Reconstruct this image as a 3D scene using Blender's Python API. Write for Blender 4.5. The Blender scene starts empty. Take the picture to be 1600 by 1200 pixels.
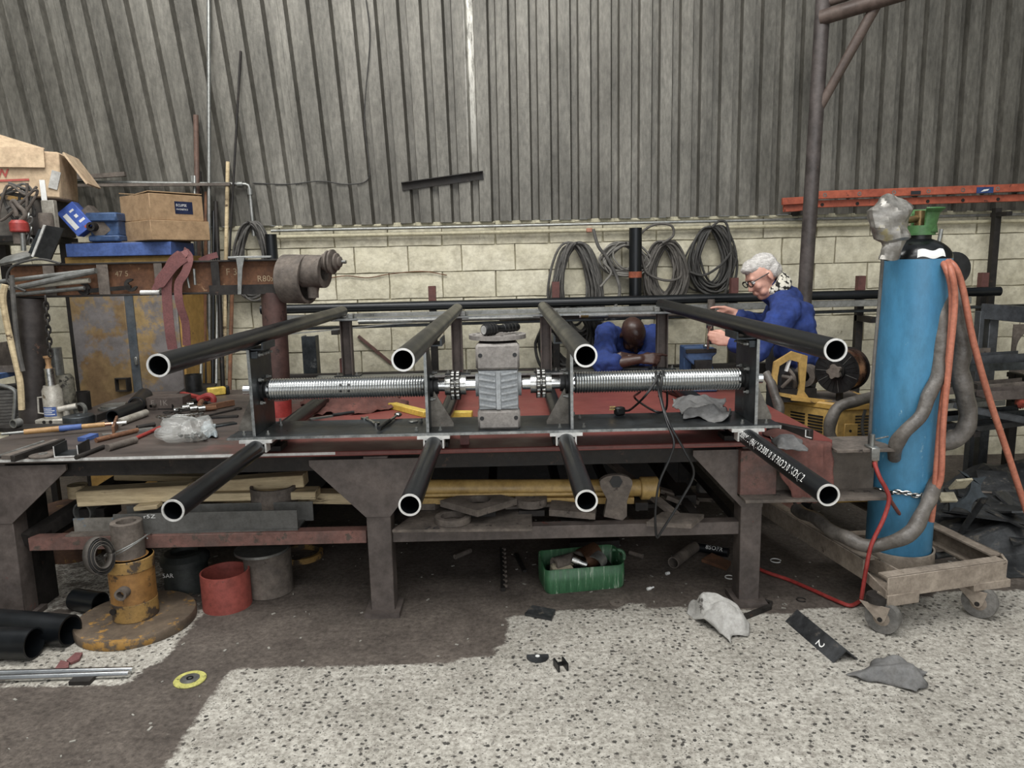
import bpy, bmesh, math, random
from mathutils import Vector, Matrix, noise
SC = bpy.context.scene
COL = SC.collection
R_ = random.Random(7)
V = Vector
PI = math.pi
# ---------------------------------------------------------------- camera
F_PX, CAM_H, ROLL, YAW, PITCH = 1150.0, 1.56, 0.022, 0.00503, 0.16219
def _axes():
    fw = V((math.sin(YAW)*math.cos(PITCH), math.cos(YAW)*math.cos(PITCH), -math.sin(PITCH)))
    r0 = V((math.cos(YAW), -math.sin(YAW), 0)); u0 = r0.cross(fw)
    return r0*math.cos(ROLL)-u0*math.sin(ROLL), u0*math.cos(ROLL)+r0*math.sin(ROLL), fw
CR, CU, CW = _axes()
CC = V((0, 0, CAM_H))
cam = bpy.data.cameras.new('camera'); camo = bpy.data.objects.new('camera', cam); COL.objects.link(camo)
m = Matrix.Identity(4)
for i in range(3):
    m[i][0], m[i][1], m[i][2], m[i][3] = CR[i], CU[i], -CW[i], CC[i]
camo.matrix_world = m
cam.sensor_width = 36; cam.lens = 36*F_PX/1600; cam.clip_start = .05
SC.camera = camo
def P(px, py, **k):
    """where the sight line through photo pixel (px,py) meets the plane x=, y= or z="""
    d = CR*(px-800)+CU*(600-py)+CW*F_PX
    (a, v), = k.items(); i = 'xyz'.index(a)
    return CC + d*((v-CC[i])/d[i])
# ---------------------------------------------------------------- light
SC.view_settings.view_transform = 'Standard'
SC.view_settings.look = 'None'
SC.view_settings.exposure = -0.12
SC.view_settings.gamma = 1.0
SC.view_settings.use_curve_mapping = False
SC.cycles.use_denoising = True
SC.cycles.max_bounces = 6
w = bpy.data.worlds.new('daylight'); SC.world = w; w.use_nodes = True
w.node_tree.nodes['Background'].inputs[0].default_value = (.86, .93, 1, 1)
w.node_tree.nodes['Background'].inputs[1].default_value = .34
def area(name, loc, target, sx, sy, power, col=(1, 1, 1)):
    l = bpy.data.lights.new(name, 'AREA'); l.shape = 'RECTANGLE'; l.size = sx; l.size_y = sy; l.energy = power; l.color = col
    o = bpy.data.objects.new(name, l); COL.objects.link(o); o.location = loc
    o.rotation_euler = (V(target)-V(loc)).to_track_quat('-Z', 'Y').to_euler(); return o
area('roof_light', (-1.2, 2.2, 5.6), (-.6, 3.4, 0), 6.5, 1.6, 390, (1, .99, .96))
area('roof_light', (0, -1.5, 5.6), (0, 1.5, 0), 8, 2.0, 260, (1, .99, .97))
area('door_light', (0.5, -5.0, 2.1), (0, 4, .6), 7, 4, 230, (.97, .98, 1))
# ---------------------------------------------------------------- materials
MATS = {}
def hexc(c):
    if isinstance(c, str):
        c = c.lstrip('#'); c = [int(c[i:i+2], 16)/255 for i in (0, 2, 4)]
        c = [x/12.92 if x <= .04045 else ((x+.055)/1.055)**2.4 for x in c]
    l = .2126*c[0]+.7152*c[1]+.0722*c[2]; k = .16   # the whole place is dusty: pull every paint a little to grey
    return (c[0]+(l-c[0])*k, c[1]+(l-c[1])*k, c[2]+(l-c[2])*k, 1)
def mat(name, c1, c2=None, rough=.6, metal=0., scale=9., bump=.15, lo=.35, hi=.65, spot=None, spot_at=.62, spot_scale=14., stretch=(1, 1, 1), bump_scale=None, trans=0., alpha=None, coat=0., rvar=.15, grime=.38):
    if name in MATS: return MATS[name]
    mt = bpy.data.materials.new(name); mt.use_nodes = True; nt = mt.node_tree; N = nt.nodes; L = nt.links
    b = N['Principled BSDF']
    tc = N.new('ShaderNodeTexCoord'); oi = N.new('ShaderNodeObjectInfo')
    mp = N.new('ShaderNodeMapping'); mp.inputs['Scale'].default_value = stretch
    mul = N.new('ShaderNodeMath'); mul.operation = 'MULTIPLY'; mul.inputs[1].default_value = 37.
    L.new(oi.outputs['Random'], mul.inputs[0]); L.new(mul.outputs[0], mp.inputs['Location'])
    L.new(tc.outputs['Object'], mp.inputs['Vector'])
    n1 = N.new('ShaderNodeTexNoise'); n1.inputs['Scale'].default_value = scale; n1.inputs['Detail'].default_value = 7; n1.inputs['Roughness'].default_value = .65
    L.new(mp.outputs[0], n1.inputs['Vector'])
    r = N.new('ShaderNodeValToRGB'); r.color_ramp.elements[0].position = lo; r.color_ramp.elements[1].position = hi
    r.color_ramp.elements[0].color = hexc(c1); r.color_ramp.elements[1].color = hexc(c2 if c2 else c1)
    L.new(n1.outputs['Fac'], r.inputs[0]); out = r.outputs[0]
    if spot:
        n2 = N.new('ShaderNodeTexNoise'); n2.inputs['Scale'].default_value = spot_scale; n2.inputs['Detail'].default_value = 8; n2.inputs['Roughness'].default_value = .7
        L.new(mp.outputs[0], n2.inputs['Vector'])
        r2 = N.new('ShaderNodeValToRGB'); r2.color_ramp.elements[0].position = spot_at-.02; r2.color_ramp.elements[1].position = spot_at+.03
        L.new(n2.outputs['Fac'], r2.inputs[0])
        mx = N.new('ShaderNodeMixRGB'); mx.inputs[2].default_value = hexc(spot); L.new(r2.outputs[0], mx.inputs[0]); L.new(out, mx.inputs[1]); out = mx.outputs[0]
    if grime:
        n4 = N.new('ShaderNodeTexNoise'); n4.inputs['Scale'].default_value = scale*4.5; n4.inputs['Detail'].default_value = 9; n4.inputs['Roughness'].default_value = .75
        L.new(mp.outputs[0], n4.inputs['Vector'])
        r4 = N.new('ShaderNodeValToRGB'); r4.color_ramp.elements[0].position = .33; r4.color_ramp.elements[1].position = .6
        g = 1-grime; r4.color_ramp.elements[0].color = (g, g*.98, g*.95, 1); r4.color_ramp.elements[1].color = (1, 1, 1, 1)
        L.new(n4.outputs['Fac'], r4.inputs[0])
        m4 = N.new('ShaderNodeMixRGB'); m4.blend_type = 'MULTIPLY'; m4.inputs[0].default_value = 1; L.new(out, m4.inputs[1]); L.new(r4.outputs[0], m4.inputs[2]); out = m4.outputs[0]
    L.new(out, b.inputs['Base Color'])
    b.inputs['Metallic'].default_value = metal
    if rvar:
        mr = N.new('ShaderNodeMapRange'); mr.inputs[3].default_value = max(.03, rough-rvar); mr.inputs[4].default_value = min(1, rough+rvar)
        mr.inputs[1].default_value = .3; mr.inputs[2].default_value = .7
        L.new(n1.outputs['Fac'], mr.inputs[0]); L.new(mr.outputs[0], b.inputs['Roughness'])
    else: b.inputs['Roughness'].default_value = rough
    if bump:
        bp = N.new('ShaderNodeBump'); bp.inputs['Strength'].default_value = bump; bp.inputs['Distance'].default_value = .01
        n3 = N.new('ShaderNodeTexNoise'); n3.inputs['Scale'].default_value = bump_scale or scale*3; n3.inputs['Detail'].default_value = 6
        L.new(mp.outputs[0], n3.inputs['Vector']); L.new(n3.outputs['Fac'], bp.inputs['Height']); L.new(bp.outputs[0], b.inputs['Normal'])
    if trans: b.inputs['Transmission Weight'].default_value = trans
    if alpha is not None: b.inputs['Alpha'].default_value = alpha
    if coat: b.inputs['Coat Weight'].default_value = coat
    MATS[name] = mt; return mt
m_tube = mat('black_steel_tube', '#0e1114', '#171b1f', .34, .25, 4, .0, rvar=.08, grime=.12)
m_cut = mat('bright_cut_steel', '#c8c8c4', '#e6e6e2', .45, .5, 40, .05, grime=.1)
m_drum = mat('machined_steel', '#c3c5c5', '#d9dbda', .24, 1., 3, 0, rvar=.03, grime=0)
m_plate = mat('mill_scale_plate', '#2c3032', '#50565a', .42, .7, 7, .05, spot='#6a6d6c', spot_at=.66, spot_scale=6)
m_plate_edge = mat('ground_plate_edge', '#7d8180', '#a9aba8', .4, .8, 20, .05)
m_dark = mat('dark_grimy_steel', '#1c1a19', '#38332f', .65, .35, 8, .2, spot='#4b3a30', spot_at=.64)
m_dust = mat('dusty_brown_steel', '#524a43', '#756a60', .85, .05, 10, .2, spot='#38302b', spot_at=.63)
m_leg = mat('painted_leg_steel', '#4c4440', '#6b605a', .6, .2, 5, .12, spot='#7c4237', spot_at=.66, spot_scale=7)
m_rail = mat('red_oxide_rail', '#5f4a43', '#86594e', .65, .1, 7, .15, spot='#54483f', spot_at=.58)
m_red = mat('red_oxide_paint', '#74403a', '#87493f', .5, 0, 6, .08, spot='#5a312c', spot_at=.68)
m_galv = mat('dull_galvanised', '#858783', '#9b9c98', .42, .7, 8, .03)
m_chrome = mat('bright_tool_steel', '#9a9b98', '#cfcfca', .25, 1., 20, .03)
m_black = mat('black_plastic', '#101112', '#191a1b', .45, 0, 20, .05)
m_rubber = mat('black_rubber', '#191817', '#2a2826', .7, 0, 20, .1)
m_rust = mat('rusty_web', '#5b3a26', '#8a5d3c', .85, .1, 9, .25, spot='#a58058', spot_at=.64, spot_scale=22)
m_greycast = mat('grey_cast_paint', '#8e9396', '#a6abae', .5, .1, 12, .05)
m_greyblk = mat('worn_grey_cast', '#7d7873', '#9a948e', .65, .1, 14, .12)
m_yellow = mat('yellow_enamel', '#b08a36', '#c79e45', .5, 0, 6, .05, spot='#6b4d22', spot_at=.67, spot_scale=9)
m_yrust = mat('worn_yellow_paint', '#94702c', '#ab8334', .7, 0, 8, .15, spot='#45382b', spot_at=.5, spot_scale=9)
m_blue = mat('blue_cylinder_paint', '#2a76a0', '#3c8fb8', .45, 0, 4, .03, lo=.3, hi=.7, spot='#9cc3d2', spot_at=.655, spot_scale=13, stretch=(1, 1, .4), grime=.25)
m_wood = mat('weathered_timber', '#a28a62', '#dcc698', .85, 0, 5, .25, lo=.3, hi=.62, stretch=(.3, 2.4, 2.4), spot='#5d4a33', spot_at=.6, spot_scale=9)
m_card = mat('brown_cardboard', '#a08059', '#b08f66', .85, 0, 4, .04)
m_card2 = mat('pale_cardboard', '#c3a480', '#d2b792', .85, 0, 4, .04, spot='#8e7a5c', spot_at=.7)
m_cable = mat('dusty_black_cable', '#2b2a28', '#4a4844', .7, 0, 12, .08)
m_cable2 = mat('grey_dusty_cable', '#454340', '#65625d', .75, 0, 12, .08)
m_white = mat('white_print', '#d8d8d4', '#e6e6e2', .7, 0, 60, 0, rvar=0, grime=0)
m_ink = mat('dark_print', '#23252b', '#2a2c32', .7, 0, 60, 0, rvar=0)
m_inkred = mat('red_print', '#b5453c', '#c25548', .7, 0, 60, 0, rvar=0)
m_label = mat('blue_label', '#1f3a6e', '#2a4a86', .5, 0, 20, 0)
m_workblue = mat('royal_blue_overall', '#1c3474', '#243f88', .9, 0, 5, .8, bump_scale=11)
m_skinw = mat('pale_skin', '#c98d77', '#dfa690', .5, 0, 12, .06, grime=.1)
m_skinb = mat('dark_skin', '#3a251d', '#4a3026', .38, 0, 12, .05, grime=.1)
m_hairw = mat('white_hair', '#b9b4ae', '#e9e5e0', .75, 0, 26, .8, stretch=(1, 1, 3), bump_scale=70)
m_trous = mat('charcoal_trousers', '#232324', '#323234', .85, 0, 8, .4)
m_viseblue = mat('vise_blue_paint', '#2f4a74', '#3f5e8a', .5, .1, 10, .06, spot='#25303e', spot_at=.66)
m_hose = mat('orange_hose', '#b26347', '#c47455', .55, 0, 12, .05)
m_sleeve = mat('grey_vinyl_sleeve', '#4f4a45', '#6d6760', .45, 0, 8, .9, bump_scale=16)
m_trol = mat('dusty_taupe_steel', '#8a7c6d', '#a69887', .75, .1, 9, .15, spot='#594c40', spot_at=.64)
m_orange = mat('orange_fibreglass', '#a9492b', '#c05a36', .6, 0, 6, .1, spot='#5a2d1f', spot_at=.62, spot_scale=11)
m_copper = mat('copper_wire', '#b07a5e', '#d09a7c', .3, 1., 30, 0)
m_scrap = mat('black_scrap_plate', '#2f3133', '#4b4d4f', .5, .35, 7, .1, spot='#6a645c', spot_at=.6)
m_green = mat('green_plastic', '#2a5c3a', '#39784a', .5, 0, 9, .08, spot='#8da58c', spot_at=.59, spot_scale=9, stretch=(6, 6, .5))
m_dgreen = mat('dark_green_valve_guard', '#31602c', '#427538', .5, 0, 9, .08)
m_cloth = mat('grey_rag', '#5d5d5d', '#7d7c7a', .9, 0, 9, .4)
m_clothw = mat('pale_rag', '#a9a7a2', '#c4c2bc', .9, 0, 7, .4, spot='#55504c', spot_at=.63, spot_scale=8)
m_clothred = mat('faded_red_cloth', '#5c3831', '#75463c', .9, 0, 7, .3, spot='#4e3b36', spot_at=.62)
m_maroon = mat('maroon_abrasive_belt', '#6d4040', '#7f4e4c', .9, 0, 30, .1)
m_tanks = mat('silver_jack_paint', '#a39d90', '#c3beb2', .45, .3, 12, .1, spot='#6e604e', spot_at=.64)
m_bag = mat('clear_polythene', '#c9cbc6', '#dcdeda', .12, 0, 10, .05, alpha=.26, rvar=.05)
m_bluepaint = mat('faded_blue_enamel', '#33508f', '#4463a6', .55, 0, 8, .06)
m_yel = mat('bright_yellow_plastic', '#d9b41a', '#e6c428', .4, 0, 10, .03)
m_redp = mat('red_enamel', '#93231f', '#b03a33', .45, 0, 10, .05)
m_conc = mat('cast_concrete', '#8d8a80', '#a4a096', .9, 0, 10, .2)
# ---------------------------------------------------------------- mesh builder
def frame(axis):
    a = V(axis).normalized(); t = V((0, 0, 1)) if abs(a.z) < .9 else V((1, 0, 0))
    x = t.cross(a).normalized(); return x, a.cross(x), a
class MB:
    def __init__(s): s.bm = bmesh.new()
    def face(s, vs):
        try: return s.bm.faces.new(vs)
        except ValueError: return None
    def box(s, c, size, rot=None, taper=None):
        h = [x/2 for x in size]; vs = []
        for z in (-1, 1):
            k = 1 if (z < 0 or not taper) else taper
            for x, y in ((-1, -1), (1, -1), (1, 1), (-1, 1)):
                p = V((x*h[0]*k, y*h[1]*k, z*h[2]))
                if rot: p = rot @ p
                vs.append(s.bm.verts.new(p+V(c)))
        for f in ((3, 2, 1, 0), (4, 5, 6, 7), (0, 1, 5, 4), (1, 2, 6, 5), (2, 3, 7, 6), (3, 0, 4, 7)): s.face([vs[i] for i in f])
        return s
    def bar(s, p0, p1, w, h, up=(0, 0, 1)):
        p0, p1 = V(p0), V(p1); a = (p1-p0).normalized(); x = a.cross(V(up)).normalized(); z = x.cross(a)
        r = Matrix((x, a, z)).transposed(); return s.box((p0+p1)/2, (w, (p1-p0).length, h), r)
    def ring(s, c, x, y, r, n, ry=None):
        return [s.bm.verts.new(V(c)+x*(r*math.cos(2*PI*i/n))+y*((ry or r)*math.sin(2*PI*i/n))) for i in range(n)]
    def skin(s, a, b):
        n = len(a)
        for i in range(n): s.face((a[i], a[(i+1) % n], b[(i+1) % n], b[i]))
    def cyl(s, p0, p1, r0, r1=None, n=20, caps=True):
        p0, p1 = V(p0), V(p1); x, y, a = frame(p1-p0); r1 = r0 if r1 is None else r1
        A = s.ring(p0, x, y, r0, n); B = s.ring(p1, x, y, r1, n); s.skin(A, B)
        if caps: s.face(A[::-1]); s.face(B)
        return s
    def pipe(s, p0, p1, ro, ri, n=28):
        return s.lathe([(ri, 0), (ro, 0), (ro, 1), (ri, 1)], p0, p1, n, closed=True)
    def lathe(s, prof, p0, p1, n=28, closed=False):
        """profile of (radius, t) with t along p0->p1 (0..1)"""
        p0, p1 = V(p0), V(p1); x, y, a = frame(p1-p0); rs = []
        for r, t in prof:
            c = p0.lerp(p1, t)
            rs.append(s.ring(c, x, y, max(r, 1e-5), n))
        for i in range(len(rs)-1): s.skin(rs[i], rs[i+1])
        if closed: s.skin(rs[-1], rs[0])
        else: s.face(rs[0][::-1]); s.face(rs[-1])
        return s
    def tube(s, pts, r, n=8, caps=True, rad=None):
        pts = [V(p) for p in pts]; prev = None; rings = []
        for i, p in enumerate(pts):
            a = (pts[min(i+1, len(pts)-1)]-pts[max(i-1, 0)])
            if a.length < 1e-9: a = V((0, 0, 1))
            a.normalize()
            if prev is None: x, y, _ = frame(a)
            else:
                x = prev-a*prev.dot(a)
                x = x.normalized() if x.length > 1e-6 else frame(a)[0]
                y = a.cross(x)
            prev = x; rings.append(s.ring(p, x, y, rad[i] if rad else r, n))
        for i in range(len(rings)-1): s.skin(rings[i], rings[i+1])
        if caps: s.face(rings[0][::-1]); s.face(rings[-1])
        return s
    def ball(s, c, r, n=12, m_=8, rot=None):
        if not hasattr(r, '__len__'): r = (r, r, r)
        rows = []
        for j in range(m_+1):
            t = PI*j/m_; row = []
            for i in range(n):
                p = V((r[0]*math.sin(t)*math.cos(2*PI*i/n), r[1]*math.sin(t)*math.sin(2*PI*i/n), -r[2]*math.cos(t)))
                if rot: p = rot @ p
                row.append(p+V(c))
            rows.append(row)
        bot = s.bm.verts.new(rows[0][0]); top = s.bm.verts.new(rows[-1][0]); vr = [[s.bm.verts.new(p) for p in row] for row in rows[1:-1]]
        for i in range(n): s.face((bot, vr[0][(i+1) % n], vr[0][i])); s.face((top, vr[-1][i], vr[-1][(i+1) % n]))
        for a, b in zip(vr, vr[1:]): s.skin(a, b)
        return s
    def prism(s, poly, d, origin=(0, 0, 0), ux=(1, 0, 0), uy=(0, 0, 1), holes=None):
        """polygon (2D, in ux/uy) extruded by vector d"""
        o, ux, uy, d = V(origin), V(ux), V(uy), V(d)
        A = [s.bm.verts.new(o+ux*p[0]+uy*p[1]) for p in poly]; B = [s.bm.verts.new(v.co+d) for v in A]
        if holes:   # polygon with one round hole: same number of points on both rims
            hx, hy, hr = holes; n = len(A); cx = V((hx, hy))
            hp = []
            for p in poly:
                q = V((p[0], p[1]))-cx; q = q.normalized()*hr+cx; hp.append(q)
            HA = [s.bm.verts.new(o+ux*p[0]+uy*p[1]) for p in hp]; HB = [s.bm.verts.new(v.co+d) for v in HA]
            s.skin(A, HA); s.skin(HA, HB); s.skin(HB, B); s.skin(B, A)
        else:
            s.face(A[::-1]); s.face(B); s.skin(A, B)
        return s
    def grid(s, fn, nu, nv, thick=0):
        vs = [[s.bm.verts.new(fn(i/nu, j/nv)) for j in range(nv+1)] for i in range(nu+1)]
        for i in range(nu):
            for j in range(nv): s.face((vs[i][j], vs[i+1][j], vs[i+1][j+1], vs[i][j+1]))
        return s
    def build(s, name, mt, parent=None, smooth=True, bevel=0., local=False, ang=35, flip=True):
        bm = s.bm
        if flip: bmesh.ops.recalc_face_normals(bm, faces=bm.faces)
        off = V((0, 0, 0))
        me = bpy.data.meshes.new(name)
        if parent is not None and not local:
            q = parent
            while q is not None: off += q.location; q = q.parent
        elif parent is None and not local:
            xs = [v.co for v in bm.verts]
            mn = V([min(p[i] for p in xs) for i in range(3)]); mxv = V([max(p[i] for p in xs) for i in range(3)])
            off = V(((mn.x+mxv.x)/2, (mn.y+mxv.y)/2, mn.z))
        if off.length: bmesh.ops.translate(bm, verts=bm.verts, vec=-off)
        bm.to_mesh(me); bm.free()
        if smooth:
            me.shade_smooth(); me.set_sharp_from_angle(angle=math.radians(ang))
        mts = mt if isinstance(mt, (list, tuple)) else [mt]
        for q in mts: me.materials.append(q)
        o = bpy.data.objects.new(name, me); COL.objects.link(o)
        if parent is not None: o.parent = parent
        elif not local: o.location = off
        if bevel:
            bv = o.modifiers.new('bevel', 'BEVEL'); bv.width = bevel; bv.segments = 1; bv.limit_method = 'ANGLE'; bv.angle_limit = math.radians(50)
        return o
def tag(o, label=None, cat=None, group=None, kind=None):
    if label: o['label'] = label
    if cat: o['category'] = cat
    if group: o['group'] = group
    if kind: o['kind'] = kind
    return o
def thing(name, label, cat, loc=(0, 0, 0), group=None):
    o = bpy.data.objects.new(name, None); o.empty_display_size = .05; COL.objects.link(o); o.location = loc
    return tag(o, label, cat, group)
def solo(mb, name, mt, label, cat, group=None, **k): return tag(mb.build(name, mt, **k), label, cat, group)
def copy_part(o, parent, loc=None):
    c = o.copy(); COL.objects.link(c); c.parent = parent
    if loc is not None: c.location = loc
    return c
def kids(o): return [c for c in bpy.data.objects if c.parent == o]
def text_mesh(s, size):
    cu = bpy.data.curves.new('t', 'FONT'); cu.body = s; cu.size = size; cu.resolution_u = 2
    to = bpy.data.objects.new('t', cu); me = bpy.data.meshes.new_from_object(to)
    bpy.data.objects.remove(to); out = ([v.co.copy() for v in me.vertices], [list(p.vertices) for p in me.polygons]); bpy.data.meshes.remove(me); bpy.data.curves.remove(cu)
    return out
def lettering(s, size, origin, ux, uy, mt, parent, name='lettering', fn=None):
    vs, fs = text_mesh(s, size); mb = MB(); ux, uy, o = V(ux).normalized(), V(uy).normalized(), V(origin)
    bv = [mb.bm.verts.new(fn(v.x, v.y) if fn else o+ux*v.x+uy*v.y) for v in vs]
    for f in fs: mb.face([bv[i] for i in f])
    return mb.build(name, mt, parent, smooth=False, flip=False)
def ngon(r, n, ph=0, cx=0, cy=0, ry=None): return [(cx+r*math.cos(ph+2*PI*i/n), cy+(ry or r)*math.sin(ph+2*PI*i/n)) for i in range(n)]
def spline(pts, k=8):
    pts = [V(p) for p in pts]; out = []
    for i in range(len(pts)-1):
        p0, p1, p2, p3 = pts[max(i-1, 0)], pts[i], pts[i+1], pts[min(i+2, len(pts)-1)]
        for j in range(k):
            t = j/k
            out.append(.5*((2*p1)+(-p0+p2)*t+(2*p0-5*p1+4*p2-p3)*t*t+(-p0+3*p1-3*p2+p3)*t**3))
    return out+[pts[-1]]
def Rz(a): return Matrix.Rotation(a, 3, 'Z')
def Rx(a): return Matrix.Rotation(a, 3, 'X')
def Ry(a): return Matrix.Rotation(a, 3, 'Y')
# ================================================================ STRUCTURE
WY = 5.6
# ---- floor with an albedo mask for the dirt / worn pale concrete
def inpoly(x, y, poly):
    c = False; j = len(poly)-1
    for i in range(len(poly)):
        (xi, yi), (xj, yj) = poly[i], poly[j]
        if (yi > y) != (yj > y) and x < (xj-xi)*(y-yi)/(yj-yi)+xi: c = not c
        j = i
    return c
def fl(px, py): p = P(px, py, z=0); return (p.x, p.y)
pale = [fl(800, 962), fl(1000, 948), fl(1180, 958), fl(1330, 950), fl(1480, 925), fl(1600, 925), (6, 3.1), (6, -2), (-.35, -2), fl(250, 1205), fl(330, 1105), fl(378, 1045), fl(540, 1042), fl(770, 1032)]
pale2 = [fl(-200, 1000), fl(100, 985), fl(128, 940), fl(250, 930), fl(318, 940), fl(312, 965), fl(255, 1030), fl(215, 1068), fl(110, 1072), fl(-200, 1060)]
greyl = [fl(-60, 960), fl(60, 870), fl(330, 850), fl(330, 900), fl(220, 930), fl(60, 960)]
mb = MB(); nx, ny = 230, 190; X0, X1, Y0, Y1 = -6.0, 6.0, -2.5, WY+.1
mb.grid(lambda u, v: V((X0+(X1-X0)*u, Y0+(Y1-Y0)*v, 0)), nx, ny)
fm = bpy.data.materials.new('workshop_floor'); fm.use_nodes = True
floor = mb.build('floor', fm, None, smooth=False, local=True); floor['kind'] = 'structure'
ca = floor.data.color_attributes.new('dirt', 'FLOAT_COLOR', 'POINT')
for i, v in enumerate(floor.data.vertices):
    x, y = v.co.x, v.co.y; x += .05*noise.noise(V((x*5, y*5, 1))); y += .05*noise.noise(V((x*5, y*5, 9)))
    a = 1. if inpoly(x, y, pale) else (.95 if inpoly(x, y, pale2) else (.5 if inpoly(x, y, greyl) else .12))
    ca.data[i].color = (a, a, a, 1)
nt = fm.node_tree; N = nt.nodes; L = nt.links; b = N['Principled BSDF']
at = N.new('ShaderNodeAttribute'); at.attribute_name = 'dirt'; tc = N.new('ShaderNodeTexCoord')
def nz(scale, det=8, rough=.65, st=None):
    n = N.new('ShaderNodeTexNoise'); n.inputs['Scale'].default_value = scale; n.inputs['Detail'].default_value = det; n.inputs['Roughness'].default_value = rough
    if st:
        mp = N.new('ShaderNodeMapping'); mp.inputs['Scale'].default_value = st; L.new(tc.outputs['Object'], mp.inputs[0]); L.new(mp.outputs[0], n.inputs['Vector'])
    else: L.new(tc.outputs['Object'], n.inputs['Vector'])
    return n.outputs['Fac']
def ramp(src, p0, c0, p1, c1):
    r = N.new('ShaderNodeValToRGB'); e = r.color_ramp.elements; e[0].position = p0; e[0].color = hexc(c0); e[1].position = p1; e[1].color = hexc(c1); L.new(src, r.inputs[0]); return r.outputs[0]
def mix(f, a, bb, mode='MIX'):
    x = N.new('ShaderNodeMixRGB'); x.blend_type = mode
    for i, q in enumerate((f, a, bb)):
        if isinstance(q, (int, float)): x.inputs[i].default_value = q
        elif isinstance(q, (tuple, str)): x.inputs[i].default_value = hexc(q)
        else: L.new(q, x.inputs[i])
    return x.outputs[0]
def mth(op, a, bb):
    x = N.new('ShaderNodeMath'); x.operation = op
    for i, q in enumerate((a, bb)):
        if isinstance(q, (int, float)): x.inputs[i].default_value = q
        else: L.new(q, x.inputs[i])
    return x.outputs[0]
vor = N.new('ShaderNodeTexVoronoi'); vor.inputs['Scale'].default_value = 40; L.new(tc.outputs['Object'], vor.inputs['Vector'])
base = ramp(nz(3), .3, '#a6a195', .7, '#cdc8bc')
fine = ramp(nz(48, 9, .8), .36, '#7d786e', .6, '#ffffff')
base = mix(.8, base, fine, 'MULTIPLY')
chip = ramp(mth('ADD', vor.outputs['Distance'], mth('MULTIPLY', mth('SUBTRACT', nz(70, 5, .7), .5), 1.2)), .24, '#ffffff', .33, '#000000')
sel = ramp(vor.outputs['Color'], .40, '#000000', .46, '#ffffff')
chips = mix(1., chip, sel, 'MULTIPLY')
base = mix(chips, base, '#3b3833')
stain = ramp(nz(1.6), .58, '#000000', .74, '#ffffff')
v2 = N.new('ShaderNodeTexVoronoi'); v2.inputs['Scale'].default_value = 95; L.new(tc.outputs['Object'], v2.inputs['Vector'])
ch2_ = mix(1., ramp(v2.outputs['Distance'], .22, '#ffffff', .32, '#000000'), ramp(v2.outputs['Color'], .55, '#000000', .58, '#ffffff'), 'MULTIPLY')
base = mix(mth('MULTIPLY', ch2_, .85), base, '#4a453e')
base = mix(ramp(nz(22, 10, .8), .52, '#000000', .62, '#cccccc'), base, '#6f675d')
base = mix(mth('MULTIPLY', stain, .55), base, '#6b635a')
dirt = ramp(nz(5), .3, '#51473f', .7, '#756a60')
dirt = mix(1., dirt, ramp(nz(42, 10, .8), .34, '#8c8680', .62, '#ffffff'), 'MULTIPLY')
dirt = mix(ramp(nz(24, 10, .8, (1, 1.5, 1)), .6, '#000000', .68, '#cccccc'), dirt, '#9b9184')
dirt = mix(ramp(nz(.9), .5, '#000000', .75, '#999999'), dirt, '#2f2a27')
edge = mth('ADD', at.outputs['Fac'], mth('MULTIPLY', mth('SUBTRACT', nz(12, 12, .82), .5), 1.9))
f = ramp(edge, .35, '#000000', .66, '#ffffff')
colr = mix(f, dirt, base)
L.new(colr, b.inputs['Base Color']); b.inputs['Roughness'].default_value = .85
bp = N.new('ShaderNodeBump'); bp.inputs['Strength'].default_value = .35; bp.inputs['Distance'].default_value = .01
L.new(nz(60, 8), bp.inputs['Height']); L.new(bp.outputs[0], b.inputs['Normal'])
# ---- rear wall
wall = bpy.data.objects.new('wall_back', None); COL.objects.link(wall); wall.location = (0, WY, 0); wall['kind'] = 'structure'
ZB = 1.875
m_mortar = mat('painted_mortar', '#b0a98b', '#c9c2a4', .9, 0, 12, .25, spot='#6b634b', spot_at=.66)
m_block = mat('cream_painted_block', '#cbc3a4', '#ddd6bc', .85, 0, 3, .55, bump_scale=34, spot='#8d8465', spot_at=.68, spot_scale=6)
mb = MB(); mb.box((0, WY+.06, ZB/2), (12, .1, ZB)); mb.build('mortar', m_mortar, wall)
bmesh_ = MB(); hx, hz = .194, .0935
def blockmesh(seed):
    rr = random.Random(seed); q = MB()
    nxg, nzg = 4, 2
    q.grid(lambda u, v: V((-hx+2*hx*u+(rr.uniform(-.004, .004) if u in (0, 1) or v in (0, 1) else 0), -.012-.006*(0 < u < 1)*(0 < v < 1)+rr.uniform(-.002, .002), -hz+2*hz*v+(rr.uniform(-.003, .003) if v in (0, 1) else 0))), nxg, nzg)
    for s_ in range(nxg):
        pass
    bm = q.bm; ed = [e for e in bm.edges if e.is_boundary]; r = bmesh.ops.extrude_edge_only(bm, edges=ed)
    for v in [g for g in r['geom'] if isinstance(g, bmesh.types.BMVert)]: v.co.y = .012; v.co.x *= 1.01; v.co.z *= 1.02
    o = q.build('block', m_block, wall, local=True, ang=60); return o
protos = [blockmesh(i) for i in range(5)]; first = [True]*5
zc = 1.315-.195*7+.0975; row = 0
while zc < ZB:
    k = row % 2; x = -5.9+(.2 if k else 0)+.03*math.sin(row*3)
    top = zc+.0975
    while x < 5.9:
        i = R_.randrange(5)
        o = protos[i] if first[i] else copy_part(protos[i], wall)
        first[i] = False
        zz, sz = zc, 1.
        if top > ZB: sz = (ZB-(zc-.0975))/.195; zz = zc-.0975+.0975*sz
        o.location = (x+.2, R_.uniform(-.003, .003), zz); o.scale = (1, 1, sz); o.rotation_euler = (0, 0, R_.choice((0, 0)))
        x += .4
    zc += .195; row += 1
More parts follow.
